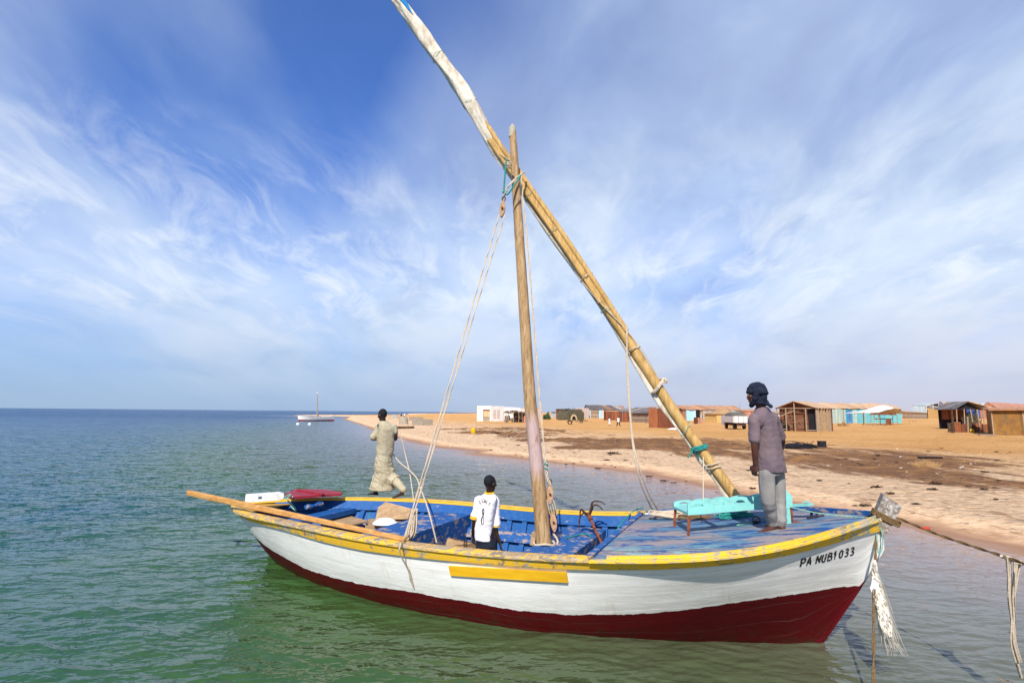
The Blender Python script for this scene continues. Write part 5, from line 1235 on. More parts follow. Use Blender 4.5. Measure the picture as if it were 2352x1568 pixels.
V_['thatch'] = plain('dark_thatch', (.12, .07, .04), (.04, .025, .018), 4, .95, .9, 12)
V_['greenthatch'] = plain('green_brown_netting', (.115, .10, .06), (.06, .055, .035), 3, .95, .9, 10)
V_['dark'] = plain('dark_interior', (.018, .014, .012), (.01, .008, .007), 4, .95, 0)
V_['net'] = plain('dark_net', (.022, .020, .026), (.008, .008, .010), 6, .9, .9, 25)
V_['pole'] = plain('bleached_pole', (.40, .29, .19), (.26, .18, .11), 8, .9, .3)
V_['cloth'] = plain('white_tarp', (.74, .68, .60), (.62, .55, .46), 1.5, .9, .4, 5)
V_['concrete'] = plain('grey_concrete', (.34, .29, .22), (.26, .22, .16), 2, .95, .4)
V_['bush'] = plain('green_scrub', (.07, .13, .055), (.03, .06, .025), 4, .9, .6)
V_['straw'] = plain('dry_straw', (.50, .31, .13), (.34, .19, .08), 6, .95, .8, 20)
V_['blue'] = plain('blue_tarp', (.04, .12, .42), (.03, .08, .30), 2, .7, .4)
V_['doorblue'] = plain('blue_door_paint', (.05, .22, .42), (.04, .16, .32), 2, .7, .2)
V_['yellow'] = plain('yellow_plastic', (.72, .42, .01), (.62, .34, .01), 4, .5, .1)
V_['greenp'] = plain('green_plastic', (.03, .15, .06), (.02, .10, .04), 4, .5, .1)
V_['burlap'] = siding('wattle_panel', [(.10, .035, .018), (.17, .06, .03), (.22, .09, .045)], .18, True, .5)
V_['drum'] = plain('grey_drum', (.22, .18, .15), (.12, .085, .06), 4, .6, .3)
V_['bundle'] = plain('grey_load', (.16, .145, .12), (.10, .09, .075), 3, .95, .7, 9)
WH = MT['whitepaint']

class Fr:
    """a place on the ground: o corner, ex along the front, ey away from the camera, up"""
    def __init__(s, u0, u1, vb, vb1=None, turn=None, sink=.12):
        a, b_ = gpt(u0, vb), gpt(u1, vb if vb1 is None else vb1); s.o = a.copy(); s.o[2] = min(a[2], b_[2]) - sink
        d = b_ - a; d[2] = 0; s.W = float(np.linalg.norm(d)); s.ex = d / s.W; s.ey = np.array([-s.ex[1], s.ex[0], 0]); s.d = depth(a); s.sink = sink
        s.base = lerp(a, b_, .5)
    def hz(s, v): return float(at_d(CU, v, s.d)[2] - s.o[2]) + 0 * s.sink
    def h(s, u, v): return float(at_d(u, v, s.d)[2] - s.o[2])
    def p(s, x, y, z): return s.o + s.ex * x + s.ey * y + Z3 * z
    def box(s, mb, x0, x1, y0, y1, z0, z1): return mb.box(s.p(x0, y0, z0), s.ex * (x1 - x0), s.ey * (y1 - y0), Z3 * (z1 - z0))
def prism(mb, F, prof, y0, y1):
    """profile in x,z extruded away from the camera"""
    n = len(prof); return mb.loft([[F.p(x, y0, z) for x, z in prof][::-1], [F.p(x, y1, z) for x, z in prof][::-1]])
def slab(mb, pts, th=.06):
    pts = [np.asarray(p, float) for p in pts]; return mb.loft([pts[::-1], [p + Z3 * th for p in pts][::-1]])
def panels(F, root, lst, y=-.03):
    for nm, mat, x0, x1, z0, z1 in lst:
        mb = MB(); F.box(mb, x0 * F.W, x1 * F.W, y, -.004, z0, z1); mb.build(nm, V_[mat] if mat in V_ else MT[mat], root)
def hut(name, label, cat, u0, u1, vb, ve, D, wall, roof, kind='side', vr=None, pan=(), group='huts of the fishing village', over=.25, vb1=None, dip=0):
    F = Fr(u0, u1, vb, vb1); um = (u0 + u1) / 2; He = F.h(um, ve); Hr = F.h(um, vr) if vr is not None else He + .35
    r = thing(name, label, cat, F.base, group); W = F.W; mb = MB()
    if kind == 'side':      # ridge runs along the front
        F.box(mb, 0, W, 0, D, 0, He)
        for x in (0, W - .08): mb.loft([[F.p(x + a, 0, He), F.p(x + a, D, He), F.p(x + a, D / 2, Hr)] for a in (0, .08)])
        mb.build('wall', V_[wall], r); mb = MB(); o = over
        ns = max(2, int(W / 1.3)); xs = np.linspace(-o, W + o, ns + 1); jr = np.random.default_rng(int(u0 * 7)); ja, jb, jo = jr.normal(size=ns) * .035, jr.normal(size=ns + 1) * .06, jr.uniform(-.15, .15, ns)
        for k in range(ns):
            a_, b_ = xs[k], xs[k + 1] + .05; e = .012 * (k % 2)
            slab(mb, [F.p(a_, -o + jo[k], He - .06 + ja[k] + e), F.p(b_, -o + jo[k], He - .06 + ja[k] * .3 + e), F.p(b_, D / 2, Hr + jb[k + 1] + e), F.p(a_, D / 2, Hr + jb[k] + e)]); slab(mb, [F.p(a_, D / 2, Hr + jb[k] + e), F.p(b_, D / 2, Hr + jb[k + 1] + e), F.p(b_, D + o, He - .06 + e), F.p(a_, D + o, He - .06 + e)])
        mb.build('roof', V_[roof], r)
    elif kind == 'front':   # gable to the camera
        prism(mb, F, [(0, 0), (W, 0), (W, He), (W / 2, Hr), (0, He)], 0, D); mb.build('wall', V_[wall], r); mb = MB(); o = over
        slab(mb, [F.p(-o, -o, He - .05), F.p(W / 2, -o, Hr), F.p(W / 2, D + o, Hr), F.p(-o, D + o, He - .05)]); slab(mb, [F.p(W / 2, -o, Hr), F.p(W + o, -o, He - .05), F.p(W + o, D + o, He - .05), F.p(W / 2, D + o, Hr)])
        mb.build('roof', V_[roof], r)
    else:                   # single slope up to the back
        mb.hexa([F.p(0, 0, 0), F.p(W, 0, 0), F.p(W, D, 0), F.p(0, D, 0), F.p(0, 0, He), F.p(W, 0, He), F.p(W, D, Hr), F.p(0, D, Hr)]); mb.build('wall', V_[wall], r); mb = MB(); o = over
        slab(mb, [F.p(-o, -o, He + .003), F.p(W + o, -o, He + .003), F.p(W + o, D + o, Hr + .003), F.p(-o, D + o, Hr + .003)]); mb.build('roof', V_[roof], r)
    for nm, mat, x0, x1, z0, z1 in pan:
        mb = MB(); F.box(mb, x0 * W, x1 * W, -.035, -.004, z0 * He, z1 * He); mb.build(nm, V_[mat] if mat in V_ else MT[mat], r)
    return r, F, He, Hr
# ---- white box house with a recess, its right end turned to us
F = Fr(1095.5, 1127, 966.8); He = F.h(1110, 931.8)
r = thing('white_house', 'small white box house with a recess and a tan panel, leftmost building of the village', 'house', F.base, 'buildings of the fishing village'); W = F.W
ex2 = unit(F.ex * .75 + F.ey * .9); D = 4.2; mb = MB()
def qd(x0, x1, z0, z1): F.box(mb, x0 * W, x1 * W, 0, .6, z0 * He, z1 * He)
qd(0, .44, 0, 1); qd(.94, 1, 0, 1); qd(.44, .94, .78, 1)
P = [F.p(0, .6, 0), F.p(W, .6, 0), F.p(W, 0, 0) + ex2 * D, F.p(0, 0, 0) + ex2 * D + F.ey * .6]
mb.hexa(P + [p + Z3 * He for p in P])
q0, q1 = F.p(W + .002, 0, 0), F.p(W, 0, 0) + ex2 * D
mb.hexa([q0, q1, q1 + F.ey * .05 - F.ex * .05, F.p(W - .02, .602, 0)] + [p + Z3 * (He - .004) for p in (q0, q1, q1 + F.ey * .05 - F.ex * .05, F.p(W - .02, .602, 0))])
mb.build('wall', V_['plaster'], r)
mb = MB(); F.box(mb, .45 * W, .93 * W, .4, .55, .30 * He, .77 * He); mb.build('panel', V_['tan'], r)
mb = MB(); F.box(mb, .42 * W, .92 * W, .2, .55, 0.03, .26 * He); mb.build('bench', V_['concrete'], r)
nn2 = unit(np.cross(ex2, Z3)); mb = MB()
for i in range(3):
    for j in range(2): mb.box(q0 + ex2 * D * (.18 + .28 * j) + nn2 * .004 + Z3 * He * (.22 + .2 * i), ex2 * D * .2, nn2 * .04, Z3 * He * .15)
mb.build('window', V_['plaster_pink'], r)
mb = MB(); F.box(mb, .05 * W, .13 * W, -.03, -.004, .80 * He, .92 * He); mb.build('sign', V_['yellow'], r)
hut('white_house', 'long low white house just behind the thatched lean-to', 'house', 1148, 1195, 962.5, 936, 6, 'plaster', 'plaster', 'shed', 934.5, group='buildings of the fishing village', over=.05)
hut('white_house', 'pale pink house half hidden by the mast', 'house', 1195.5, 1217, 961.5, 937.5, 6, 'plaster_pink', 'plaster_pink', 'shed', 936.5, group='buildings of the fishing village', over=.05)
hut('wall', 'short low white wall right of the white box house', 'wall', 1146, 1157, 964, 944, .4, 'plaster', 'plaster', 'shed', 943.5, group='buildings of the fishing village', over=.02)
# ---- thatched lean-to
F = Fr(1158, 1214, 970.5); r = thing('thatched_shelter', 'dark thatched lean-to on crooked posts with drums beneath, left of the mast', 'shelter', F.base); W = F.W; Hh = F.h(1186, 945)
mb = MB(); q = np.random.default_rng(8)
for k in range(120):
    x = q.uniform(-.2, W + .1); y = q.uniform(0, 2.8); z = Hh - .25 + .28 * (1 - abs(y / 1.4 - 1)) + q.normal() * .10 - .25 * (x > .55 * W) * q.random(); a = q.uniform(-.5, .5); mb.beam(F.p(x, y, z), F.p(x + .7 * math.cos(a), y + .7 * math.sin(a), z + q.normal() * .09), .14, .06)
mb.build('thatch', V_['thatch'], r)
for x in (.02, .2, .40, .58, .76, .9, 1.0):
    mb = MB(); mb.tube([F.p(x * W, .1, 0), F.p(x * W + q.normal() * .15, .1, Hh * .5), F.p(x * W + q.normal() * .15, .2, Hh - .1)], .055, 6); mb.build('post', V_['pole'], r)
    mb = MB(); mb.tube([F.p(x * W, 2.6, 0), F.p(x * W, 2.6, Hh - .1)], .055, 6); mb.build('post', V_['pole'], r)
mb = MB(); F.box(mb, .42 * W, .98 * W, 2.4, 2.5, 0, Hh - .2); mb.build('back_screen', V_['thatch'], r)
for k, (x, lab) in enumerate(((.14, 'big grey drum standing at the left of the thatched lean-to'), (.30, 'smaller dark drum beside the big grey drum under the thatch'))):
    mb = MB(); R_ = (.52, .36)[k]; hh = (1.35, .9)[k]; c = F.p(x * W, .8, F.sink); mb.loft([[c + (rr * math.cos(a), rr * math.sin(a), z) for a in np.linspace(0, 6.283, 19)[:-1]] for rr, z in ((R_, 0), (R_, hh * .32), (R_ * 1.05, hh * .34), (R_, hh * .36), (R_, hh * .66), (R_ * 1.05, hh * .68), (R_, hh * .7), (R_, hh), (R_ * .9, hh + .002))]); tag(mb.build('drum', V_['drum']), lab, 'drum')
mb = MB(); c = F.p(.86 * W, .5, F.sink); mb.loft([[c + (rr * math.cos(a), .5 * rr * math.sin(a), z) for a in np.linspace(0, 6.283, 13)[:-1]] for rr, z in ((.22, 0), (.27, .6), (.24, 1.2), (.10, 1.7))]); tag(mb.build('hanging_cloth', plain('red_orange_cloth', (.42, .12, .05), (.5, .3, .2), 6)), 'red and pale cloth hanging at the right end of the thatched lean-to', 'cloth')
mb = MB(); c = F.p(.24 * W, .2, F.sink); mb.ball(c + (0, 0, .16), (.25, .2, .18), 10, 8); tag(mb.build('jerrycan', V_['yellow']), 'small yellow container in front of the drums', 'container')
# ---- scrub heap right of the mast
def scrub(name, label, cat, u, v, rx, rz, n, mat, leaf=.16, group=None, seed=1):
    P = gpt(u, v); t = thing(name, label, cat, P, group); q = np.random.default_rng(seed); mb = MB()
    for k in range(n):
        d = unit(q.normal(size=3)); rr = q.uniform(.35, 1) ** .6; c = P + np.array([d[0] * rx * rr, d[1] * rx * .7 * rr, abs(d[2]) * rz * rr * (1 + .25 * math.sin(d[0] * 5)) + .03]); a, b_ = unit(q.normal(size=3)), unit(q.normal(size=3)); s_ = leaf * q.uniform(.6, 1.4)
        mb.add([c - a * s_, c + b_ * s_ * .5, c + a * s_, c - b_ * s_ * .5], [(0, 1, 2, 3)])
    mb.build('foliage', V_[mat], t, 0); mb = MB()
    for k in range(7): a = k * .9; mb.tube([P - Z3 * .05, P + np.array([rx * .3 * math.cos(a), rx * .3 * math.sin(a), rz * .45]), P + np.array([rx * .7 * math.cos(a), rx * .6 * math.sin(a), rz * .75])], [.04, .03, .012], 5)
    mb.build('stems', V_['pole'], t); return t
scrub('scrub_heap', 'green scrub heap just right of the mast', 'bush', 1256, 963, 1.25, 1.9, 900, 'bush', .17)
hut('hut', 'tiny grey blue hut between the scrub heap and the brown huts', 'hut', 1266, 1277, 959, 946.5, 2, 'corr', 'greyroof', 'shed', 945.5)
r, F, He, Hr = hut('hut', 'low dark brown hut with an orange door panel', 'hut', 1277, 1303, 962.8, 940.5, 4, 'burlap', 'thatch', 'shed', 938.8, [('doorway', 'dark', .14, .30, 0, .86), ('door', 'tent', .56, .92, .04, .9), ('door_post', 'pole', .32, .37, 0, .9)])
# ---- netted tent hut
F = Fr(1303, 1342, 964.5); W = F.W; Hh = F.h(1322, 940); r = thing('tent_hut', 'low hut draped in green brown netting with a tan arched mouth', 'hut', F.base, 'huts of the fishing village')
mb = MB(); prism(mb, F, [(0, 0), (W, 0), (W * .99, Hh * .72), (W * .82, Hh * .98), (W * .4, Hh), (W * .1, Hh * .92), (-.1, Hh * .6)], 0, 4); mb.build('netting', V_['greenthatch'], r)
mb = MB(); arch = [(W * (.38 + .2 * math.cos(a)), Hh * (.05 + .52 * math.sin(a))) for a in np.linspace(0, math.pi, 14)]; prism(mb, F, arch, -.05, -.004); mb.build('arch', V_['tan'], r)
mb = MB(); arch = [(W * (.38 + .11 * math.cos(a)), Hh * (.05 + .36 * math.sin(a))) for a in np.linspace(0, math.pi, 12)]; prism(mb, F, arch, -.09, -.054); mb.build('doorway', V_['dark'], r)
q = np.random.default_rng(3); mb = MB()
for k in range(160): x = q.uniform(0, W); y = q.uniform(0, 3); c = F.p(x, y, Hh * (.93 + .05 * q.random())); a = unit(q.normal(size=3)); mb.beam(c, c + a * .5, .07, .04)
mb.build('brush', V_['thatch'], r)
hut('wall', 'pale tan wall behind the netted hut', 'wall', 1327, 1353, 960.5, 938, 1, 'plaster_pink', 'plaster_pink', 'shed', 937, group='walls of the village', over=.03)
# ---- long hut with a patched roof
r, F, He, Hr = hut('hut', 'long board hut with patched grey and rust roof and a pale blue door', 'hut', 1352, 1436, 960, 940.5, 5.5, 'greyboard', 'mixroof', 'side', 930.5, [('door', 'ltblue', .285, .355, 0, .98), ('panel', 'corr', .02, .06, 0, .95), ('panel', 'plaster_pink', .36, .42, 0, .95)])
r, F, He, Hr = hut('hut', 'low rusty sheet hut in front of the long board hut', 'hut', 1392, 1420, 965, 945, 3.4, 'rustsheet', 'rustroof', 'shed', 944, over=.03)
r, F, He, Hr = hut('hut', 'rusty sheet lean-to joined to the stone coloured hut', 'hut', 1420.5, 1447, 969, 945.5, 3.4, 'rustsheet', 'greyroof', 'shed', 938, over=.06, group='huts of the fishing village')
mb = MB(); mb.tube([F.p(.4 * F.W, -.2, 0), F.p(.4 * F.W, -.2, F.h(1430, 940))], .05, 6); mb.build('post', V_['pole'], r)
# gabled hut with patched grey roof
F = Fr(1447, 1489.3, 969.5, 971.5); W = F.W; He, Hr = F.h(1468, 947.5), F.h(1468, 936.2); r = thing('hut', 'stone coloured board hut with sagging patched grey roof and pale gable end', 'hut', F.base, 'huts of the fishing village')
G = gpt(1516.7, 969.5); ge = G - F.p(W, 0, 0); ge[2] = 0; D = np.linalg.norm(ge); ge /= D
def gp(x, k, z): return F.o + F.ex * x + ge * D * k + Z3 * z
mb = MB(); mb.loft([[gp(x, 0, 0), gp(x, 1, 0), gp(x, 1, He), gp(x, .5, Hr), gp(x, 0, He)] for x in (0, W)]); mb.build('wall', V_['greyboard'], r)
mb = MB(); n_ = 9
for k in range(n_):
    x0, x1 = -.3 + (W + .55) * k / n_, -.3 + (W + .55) * (k + 1) / n_ + .06; dz = .05 * math.sin(k * 2.1)
    slab(mb, [gp(x0, -.1, He - .12 + dz), gp(x1, -.1, He - .12 - dz), gp(x1, .5, Hr + .03 + dz), gp(x0, .5, Hr + .03 - dz)], .05 + .01 * (k % 2)); slab(mb, [gp(x0, .5, Hr + .03), gp(x1, .5, Hr + .03), gp(x1, 1.08, He - .1), gp(x0, 1.08, He - .1)], .05 + .01 * (k % 2))
mb.build('roof', V_['greyroof'], r)
on_ = unit(np.cross(ge, Z3)); mb = MB()
for i in range(2):
    for j in range(2): mb.box(gp(W, .52 + .16 * j, He * (.22 + .26 * i)) + on_ * .004, ge * D * .13, on_ * .03, Z3 * He * .2)
mb.build('window', V_['plaster_pink'], r)
hut('hut', 'light blue hut with a green roof half hidden behind the patched grey roof', 'hut', 1500, 1535, 967.3, 941.5, 4, 'ltblue', 'greenroof', 'side', 936, [('window', 'dark', .76, .80, .35, .6)])
# ---- rust red shed
F = Fr(1533, 1577, 983, 981.5); W = F.W; Hh = F.h(1555, 937.5); r = thing('shed', 'tall rusty red sheet shed partly behind the yard', 'shed', F.base, 'huts of the fishing village')
mb = MB(); F.box(mb, 0, W * .76, 0, 2.8, 0, Hh); mb.build('wall', V_['rustsheet'], r); mb = MB(); F.box(mb, W * .763, W, .05, 2.6, 0, Hh * .98); mb.build('side_wall', V_['redwall'], r)
mb = MB(); slab(mb, [F.p(-.1, -.15, Hh + .003), F.p(W + .1, -.15, Hh + .02), F.p(W + .1, 3, Hh + .25), F.p(-.1, 3, Hh + .2)], .05); mb.build('roof', V_['rustroof'], r)
# ---- long shack row
r, F, He, Hr = hut('shack_row', 'long shack row with rusty roof, light blue wall and dark doorway behind the yard', 'hut', 1563, 1703, 965, 940.5, 6, 'corr', 'rustroof', 'side', 930.5, [('panel', 'ltblue', .105, .245, 0, .97), ('doorway', 'dark', .247, .312, 0, .97), ('panel', 'patch', .314, .437, 0, .98), ('panel', 'turqpale', .50, .58, .1, .9), ('roof_patch', 'corr', .44, .48, .97, .999)])
mb = MB(); mb.tube([F.p(.985 * F.W, 0, 0), F.p(.985 * F.W, 0, F.h(1700, 920.5))], .06, 6); tag(mb.build('pole', V_['pole']), 'thin pole standing at the right end of the rusty roofed shack row', 'pole')
for k, (u, w_, mt, lab) in enumerate(((1594, 9.5, 'rustsheet', 'dark red sheet standing left of the beige board'), (1604, 3, 'tan', 'narrow beige board standing between two red sheets'), (1606.5, 8.5, 'redwall', 'brighter red sheet leaning right of the beige board'))):
    G_ = Fr(u, u + w_, 973, 972.6, sink=.05); mb = MB(); G_.box(mb, 0, G_.W, 0, .05, 0, G_.h(u, 958 + k)); tag(mb.build('sheet', V_[mt]), lab, 'sheet', 'sheets standing before the shack row')
# ---- yellow tent
F = Fr(1647, 1688, 969.6); W = F.W; He, Hr = F.h(1667, 950), F.h(1667, 938.5); r = thing('tent', 'yellow walled tent with tan hipped roof left of the truck', 'tent', F.base, 'huts of the fishing village')
mb = MB(); F.box(mb, 0, W, 0, 4.2, 0, He); mb.build('wall', V_['tent'], r)
mb = MB(); P = [F.p(-.3, -.3, He - .05), F.p(W + .3, -.3, He - .05), F.p(W + .3, 4.5, He - .05), F.p(-.3, 4.5, He - .05), F.p(W * .55, 1.6, Hr), F.p(W * .85, 2.2, Hr)]; mb.add(P, [(0, 1, 5, 4), (1, 2, 5), (2, 3, 4, 5), (3, 0, 4), (3, 2, 1, 0)]); mb.build('roof', V_['tentroof'], r)
panels(F, r, [('window_flap', 'dark', .52, .99, He * .66, He * .98)])
mb = MB(); slab(mb, [F.p(W * .9, .5, Hr * .93), F.p(W * 1.5, .3, He * 1.0), F.p(W * 1.6, 1.6, He * 1.05), F.p(W * 1.0, 1.8, Hr)], .04); mb.build('awning', V_['cloth'], r)
# ---- truck seen from behind
F = Fr(1686, 1719, 986, sink=0); W = F.W; zt = F.h(1700, 955.5); zb = F.h(1700, 970.5); zl = F.h(1700, 946); tr = thing('truck', 'old truck seen from behind with white tailgate and grey load left of the standing man', 'truck', F.base)
mb = MB(); F.box(mb, 0, W, 0, 5, zb * .9, zb); F.box(mb, W * .2, W * .8, .1, 6.5, zb * .55, zb * .9); mb.build('chassis', MT['iron'], tr)
mb = MB(); F.box(mb, 0, W, 0, .08, zb, zt); mb.build('tailgate', WH, tr)
for x in (0.0, .32, .64, .955):
    mb = MB(); F.box(mb, x * W, (x + .045) * W, -.05, -.002, zb, zt); mb.build('tailgate_rib', V_['concrete'], tr)
for x in (-.06, W + .002):
    mb = MB(); F.box(mb, x, x + .058, 0, 5, zb, zt); mb.build('side_panel', WH, tr)
mb = MB(); mb.loft([[F.p(W / 2 + W * .5 * k * math.cos(a), y, zt + (zl - zt) * k * math.sin(a)) for a in np.linspace(0, math.pi, 14)] for y, k in ((.1, .9), (.5, 1.03), (4.3, 1.03), (4.8, .9))]); mb.build('load', V_['bundle'], tr)
for x in (.13, .80):
    for y in (.9, 4.9):
        c = F.p((x + .05) * W, y, .46); wh = None; mb = MB(); mb.loft([[c + F.ex * dx + (F.ey * math.cos(a) + Z3 * math.sin(a)) * rr for a in np.linspace(0, 6.283, 21)[:-1]] for dx, rr in ((-.15, .36), (-.12, .46), (.12, .46), (.15, .36))]); wh = mb.build('wheel', MT['black'], tr); mb = MB(); mb.loft([[c + F.ex * dx + (F.ey * math.cos(a) + Z3 * math.sin(a)) * .22 for a in np.linspace(0, 6.283, 15)[:-1]] for dx in (-.158, .158)]); mb.build('rim', MT['rust'], wh)
mb = MB(); F.box(mb, .05 * W, .95 * W, 5.0, 6.7, zb * .6, zt * 1.05); mb.build('cab', WH, tr)
for x in (.1, .86): mb = MB(); F.box(mb, x * W, (x + .05) * W, -.06, -.005, zb * .92, zb * .99); mb.build('tail_light', MT['redpaint'], tr)
# ---- small far bits
hut('hut', 'far low rusty roof right of the shack row', 'hut', 1703, 1735, 961, 944, 5, 'redwall', 'rustroof', 'side', 939.5)
hut('hut', 'far low sheet roof just left of the wire frame hut', 'hut', 1764, 1789, 975, 948, 4, 'corr', 'brownroof', 'side', 942)
# ---- wire frame hut
F = Fr(1786, 1878, 989, 991.5); W = F.W; He, Hr = F.h(1832, 937.6), F.h(1828, 922.6); r = thing('frame_hut', 'open pole frame hut with dark wattle walls and tan roof right of the standing man', 'hut', F.base, 'huts of the fishing village')
G = gpt(1913, 991); ge = G - F.p(W, 0, 0); ge[2] = 0; D = 4.2; 
best = min(np.linspace(-1.2, 1.6, 300), key=lambda th: abs(pix(F.o + F.ex * W + (F.ey * math.cos(th) + F.ex * math.sin(th)) * D)[0] - 1914)); ge = F.ey * math.cos(best) + F.ex * math.sin(best)
def fp(x, y, z): return F.o + F.ex * x + ge * y + Z3 * z
mb = MB(); z0 = .1
mb.loft([[fp(0.05, .6, z0), fp(W - .05, .6, z0), fp(W - .05, .6, He), fp(W * .46, .6, Hr - .1), fp(.05, .6, He)], [fp(0.05, .66, z0), fp(W - .05, .66, z0), fp(W - .05, .66, He), fp(W * .46, .66, Hr - .1), fp(.05, .66, He)]]); mb.build('wattle_wall', V_['burlap'], r)
mb = MB(); mb.hexa([fp(.02, .7, 0), fp(.08, .7, 0), fp(.08, D, 0), fp(.02, D, 0), fp(.02, .7, He), fp(.08, .7, He), fp(.08, D, He), fp(.02, D, He)]); mb.hexa([fp(.02, D, 0), fp(W, D, 0), fp(W, D + .06, 0), fp(.02, D + .06, 0), fp(.02, D, He), fp(W, D, He), fp(W, D + .06, He), fp(.02, D + .06, He)]); mb.build('rear_wall', V_['burlap'], r)
mb = MB(); mb.hexa([fp(.02 * W, .5, .1), fp(.26 * W, .5, .1), fp(.26 * W, .54, .1), fp(.02 * W, .54, .1), fp(.02 * W, .5, He * .55), fp(.26 * W, .5, He * .25), fp(.26 * W, .54, He * .25), fp(.02 * W, .54, He * .55)]); mb.build('dark_panel', V_['dark'], r)
mb = MB(); mb.hexa([fp(.76 * W, .45, .15), fp(.97 * W, .45, .15), fp(.97 * W, .5, .15), fp(.76 * W, .5, .15), fp(.76 * W, .45, He * .97), fp(.97 * W, .45, He * .97), fp(.97 * W, .5, He * .97), fp(.76 * W, .5, He * .97)]); mb.build('dark_panel', V_['net'], r)
for x in (0, .24, .46, .74, 1.0):
    mb = MB(); top = He + (Hr - He) * (1 - abs(x - .46) / (.46 if x < .46 else .54)); mb.beam(fp(x * W, 0, 0), fp(x * W, 0, top if x == .46 else He), .09, .09, ge); mb.build('post', V_['pole'], r)
for a, b_ in (((0, 0, He), (W, 0, He)), ((0, 0, He), (W * .46, 0, Hr)), ((W * .46, 0, Hr), (W, 0, He)), ((0, 0, .35), (W * .26, 0, .35)), ((W * .74, 0, .3), (W, 0, .3)), ((0, 0, He * .6), (W * .46, 0, He * .9))):
    mb = MB(); mb.beam(fp(*a), fp(*b_), .08, .08); mb.build('rail', V_['pole'], r)
for k in range(5):
    y = .15 + k * .8; mb = MB(); mb.beam(fp(W, y, 0), fp(W, y, He), .05, .5 if k % 2 else .38, F.ex); mb.build('side_board', V_['pole'] if k != 2 else V_['straw'], r)
mb = MB(); slab(mb, [fp(-.15, -.2, He - .04), fp(W * .46, -.2, Hr + .03), fp(W * .46, D + .3, Hr + .03), fp(-.15, D + .3, He - .04)], .05); slab(mb, [fp(W * .46, -.2, Hr + .03), fp(W + .2, -.2, He), fp(W + .2, D + .3, He), fp(W * .46, D + .3, Hr + .03)], .05); mb.build('roof', V_['brownroof'], r)
q = np.random.default_rng(6); mb = MB()
for k in range(40): c = fp(q.uniform(.05, .75) * W, q.uniform(.05, .4), q.uniform(.3, .95) * He); a = q.uniform(0, 6.28); mb.tube([c, c + F.ex * .5 * math.cos(a) + Z3 * .5 * math.sin(a)], .015, 4)
mb.build('tangled_twigs', V_['pole'], r)
mb = MB()
for k in range(14): c = gpt(1852 + q.uniform(0, 26), 985 + q.uniform(0, 5)); mb.ball(c + Z3 * .1, q.uniform(.08, .2), 7, 5)
tag(mb.build('rubbish_pile', V_['cloth']), 'pale heap of rubbish at the foot of the pole frame hut', 'rubbish')
c = gpt(1876, 986); mb = MB(); mb.ball(c + Z3 * .12, (.28, .2, .16), 8, 6); tag(mb.build('bag', V_['blue']), 'blue bag beside the rubbish at the pole frame hut', 'bag')
# ---- long turquoise building
r, F, He, Hr = hut('long_building', 'long turquoise sheet building with tan roof behind the white canopy', 'building', 1893, 2072, 971.3, 937.5, 6.5, 'turq', 'brownroof', 'side', 925.5, [('panel', 'turqpale', .01, .20, 0, .97), ('panel', 'turqpale', .205, .275, 0, .96), ('door', 'doorblue', .285, .36, .0, .9), ('panel', 'turqpale', .37, .42, 0, .97), ('post', 'pole', .245, .255, 0, .97)], 'buildings of the fishing village')
mb = MB(); prof = [F.p(F.W + .003, 0, He), F.p(F.W + .003, 6.5, He), F.p(F.W + .003, 3.25, Hr - .05)]; mb.loft([prof, [p + F.ex * .04 for p in prof]]); mb.build('gable', V_['turq'], r)
# ---- canopy
F = Fr(1997, 2092, 975.5); W = F.W; r = thing('canopy', 'shelter of white cloth sagging over thin posts before the turquoise building', 'shelter', F.base); He = F.h(2040, 949); Hp = F.h(2052, 928.5)
gx_, gy_ = 18, 8; vs = []
for j in range(gy_ + 1):
    for i in range(gx_ + 1):
        x, y = i / gx_, j / gy_; ridge = 1 - min(1, abs(x - .55) / .5); z = He + (Hp - He) * (ridge ** 1.25) * (.45 + .55 * math.sin(math.pi * min(1, y * .9 + .12))) + .05 * math.sin(x * 22 + y * 5); vs.append(F.p(x * W * 1.04 - .2, y * 4.2 - .2, z))
o_ = len(vs); vs2 = [p - Z3 * .03 for p in vs]; n1 = gx_ + 1; fs = []
for j in range(gy_):
    for i in range(gx_): a = j * n1 + i; fs += [(a, a + 1, a + n1 + 1, a + n1), (o_ + a + n1, o_ + a + n1 + 1, o_ + a + 1, o_ + a)]
mb = MB(); mb.add(vs + vs2, fs); mb.build('cloth', V_['cloth'], r)
mb = MB(); F.box(mb, .02 * W, .60 * W, -.25, -.18, He * .88, He * 1.04); F.box(mb, .36 * W, .48 * W, -.2, -.1, He * .05, He * .55); mb.build('brown_mat', V_['rustsheet'], r)
mb = MB(); F.box(mb, .30 * W, .62 * W, .5, 1.3, He * .52, He * .6); mb.build('shelf', V_['greyboard'], r)
for x, y in ((.03, 0), (.14, .2), (.24, .1), (.66, 0), (.62, 2.5), (.98, .1), (1.02, 3), (.05, 3.4), (.35, 3.4)):
    mb = MB(); mb.tube([F.p(x * W, y, 0), F.p(x * W + q.normal() * .1, y, He * .6), F.p(x * W + q.normal() * .1, y, He * 1.02)], .05, 6); mb.build('post', V_['pole'], r)
mb = MB(); P = gpt(1986.5, 976); mb.tube([P - Z3 * .1, P + Z3 * 2.1], .09, 7); tag(mb.build('post', V_['pole']), 'lone grey post left of the white canopy', 'post')
mb = MB(); c = gpt(2100, 966.5); mb.beam(c + (-.5, 0, .12), c + (.7, .1, .18), .2, .2); tag(mb.build('log', V_['pole']), 'short log lying right of the white canopy', 'log')
scrub('dry_bush', 'low dry bush before the turquoise building', 'bush', 1936, 978, .9, .55, 260, 'straw', .12, None, 5)
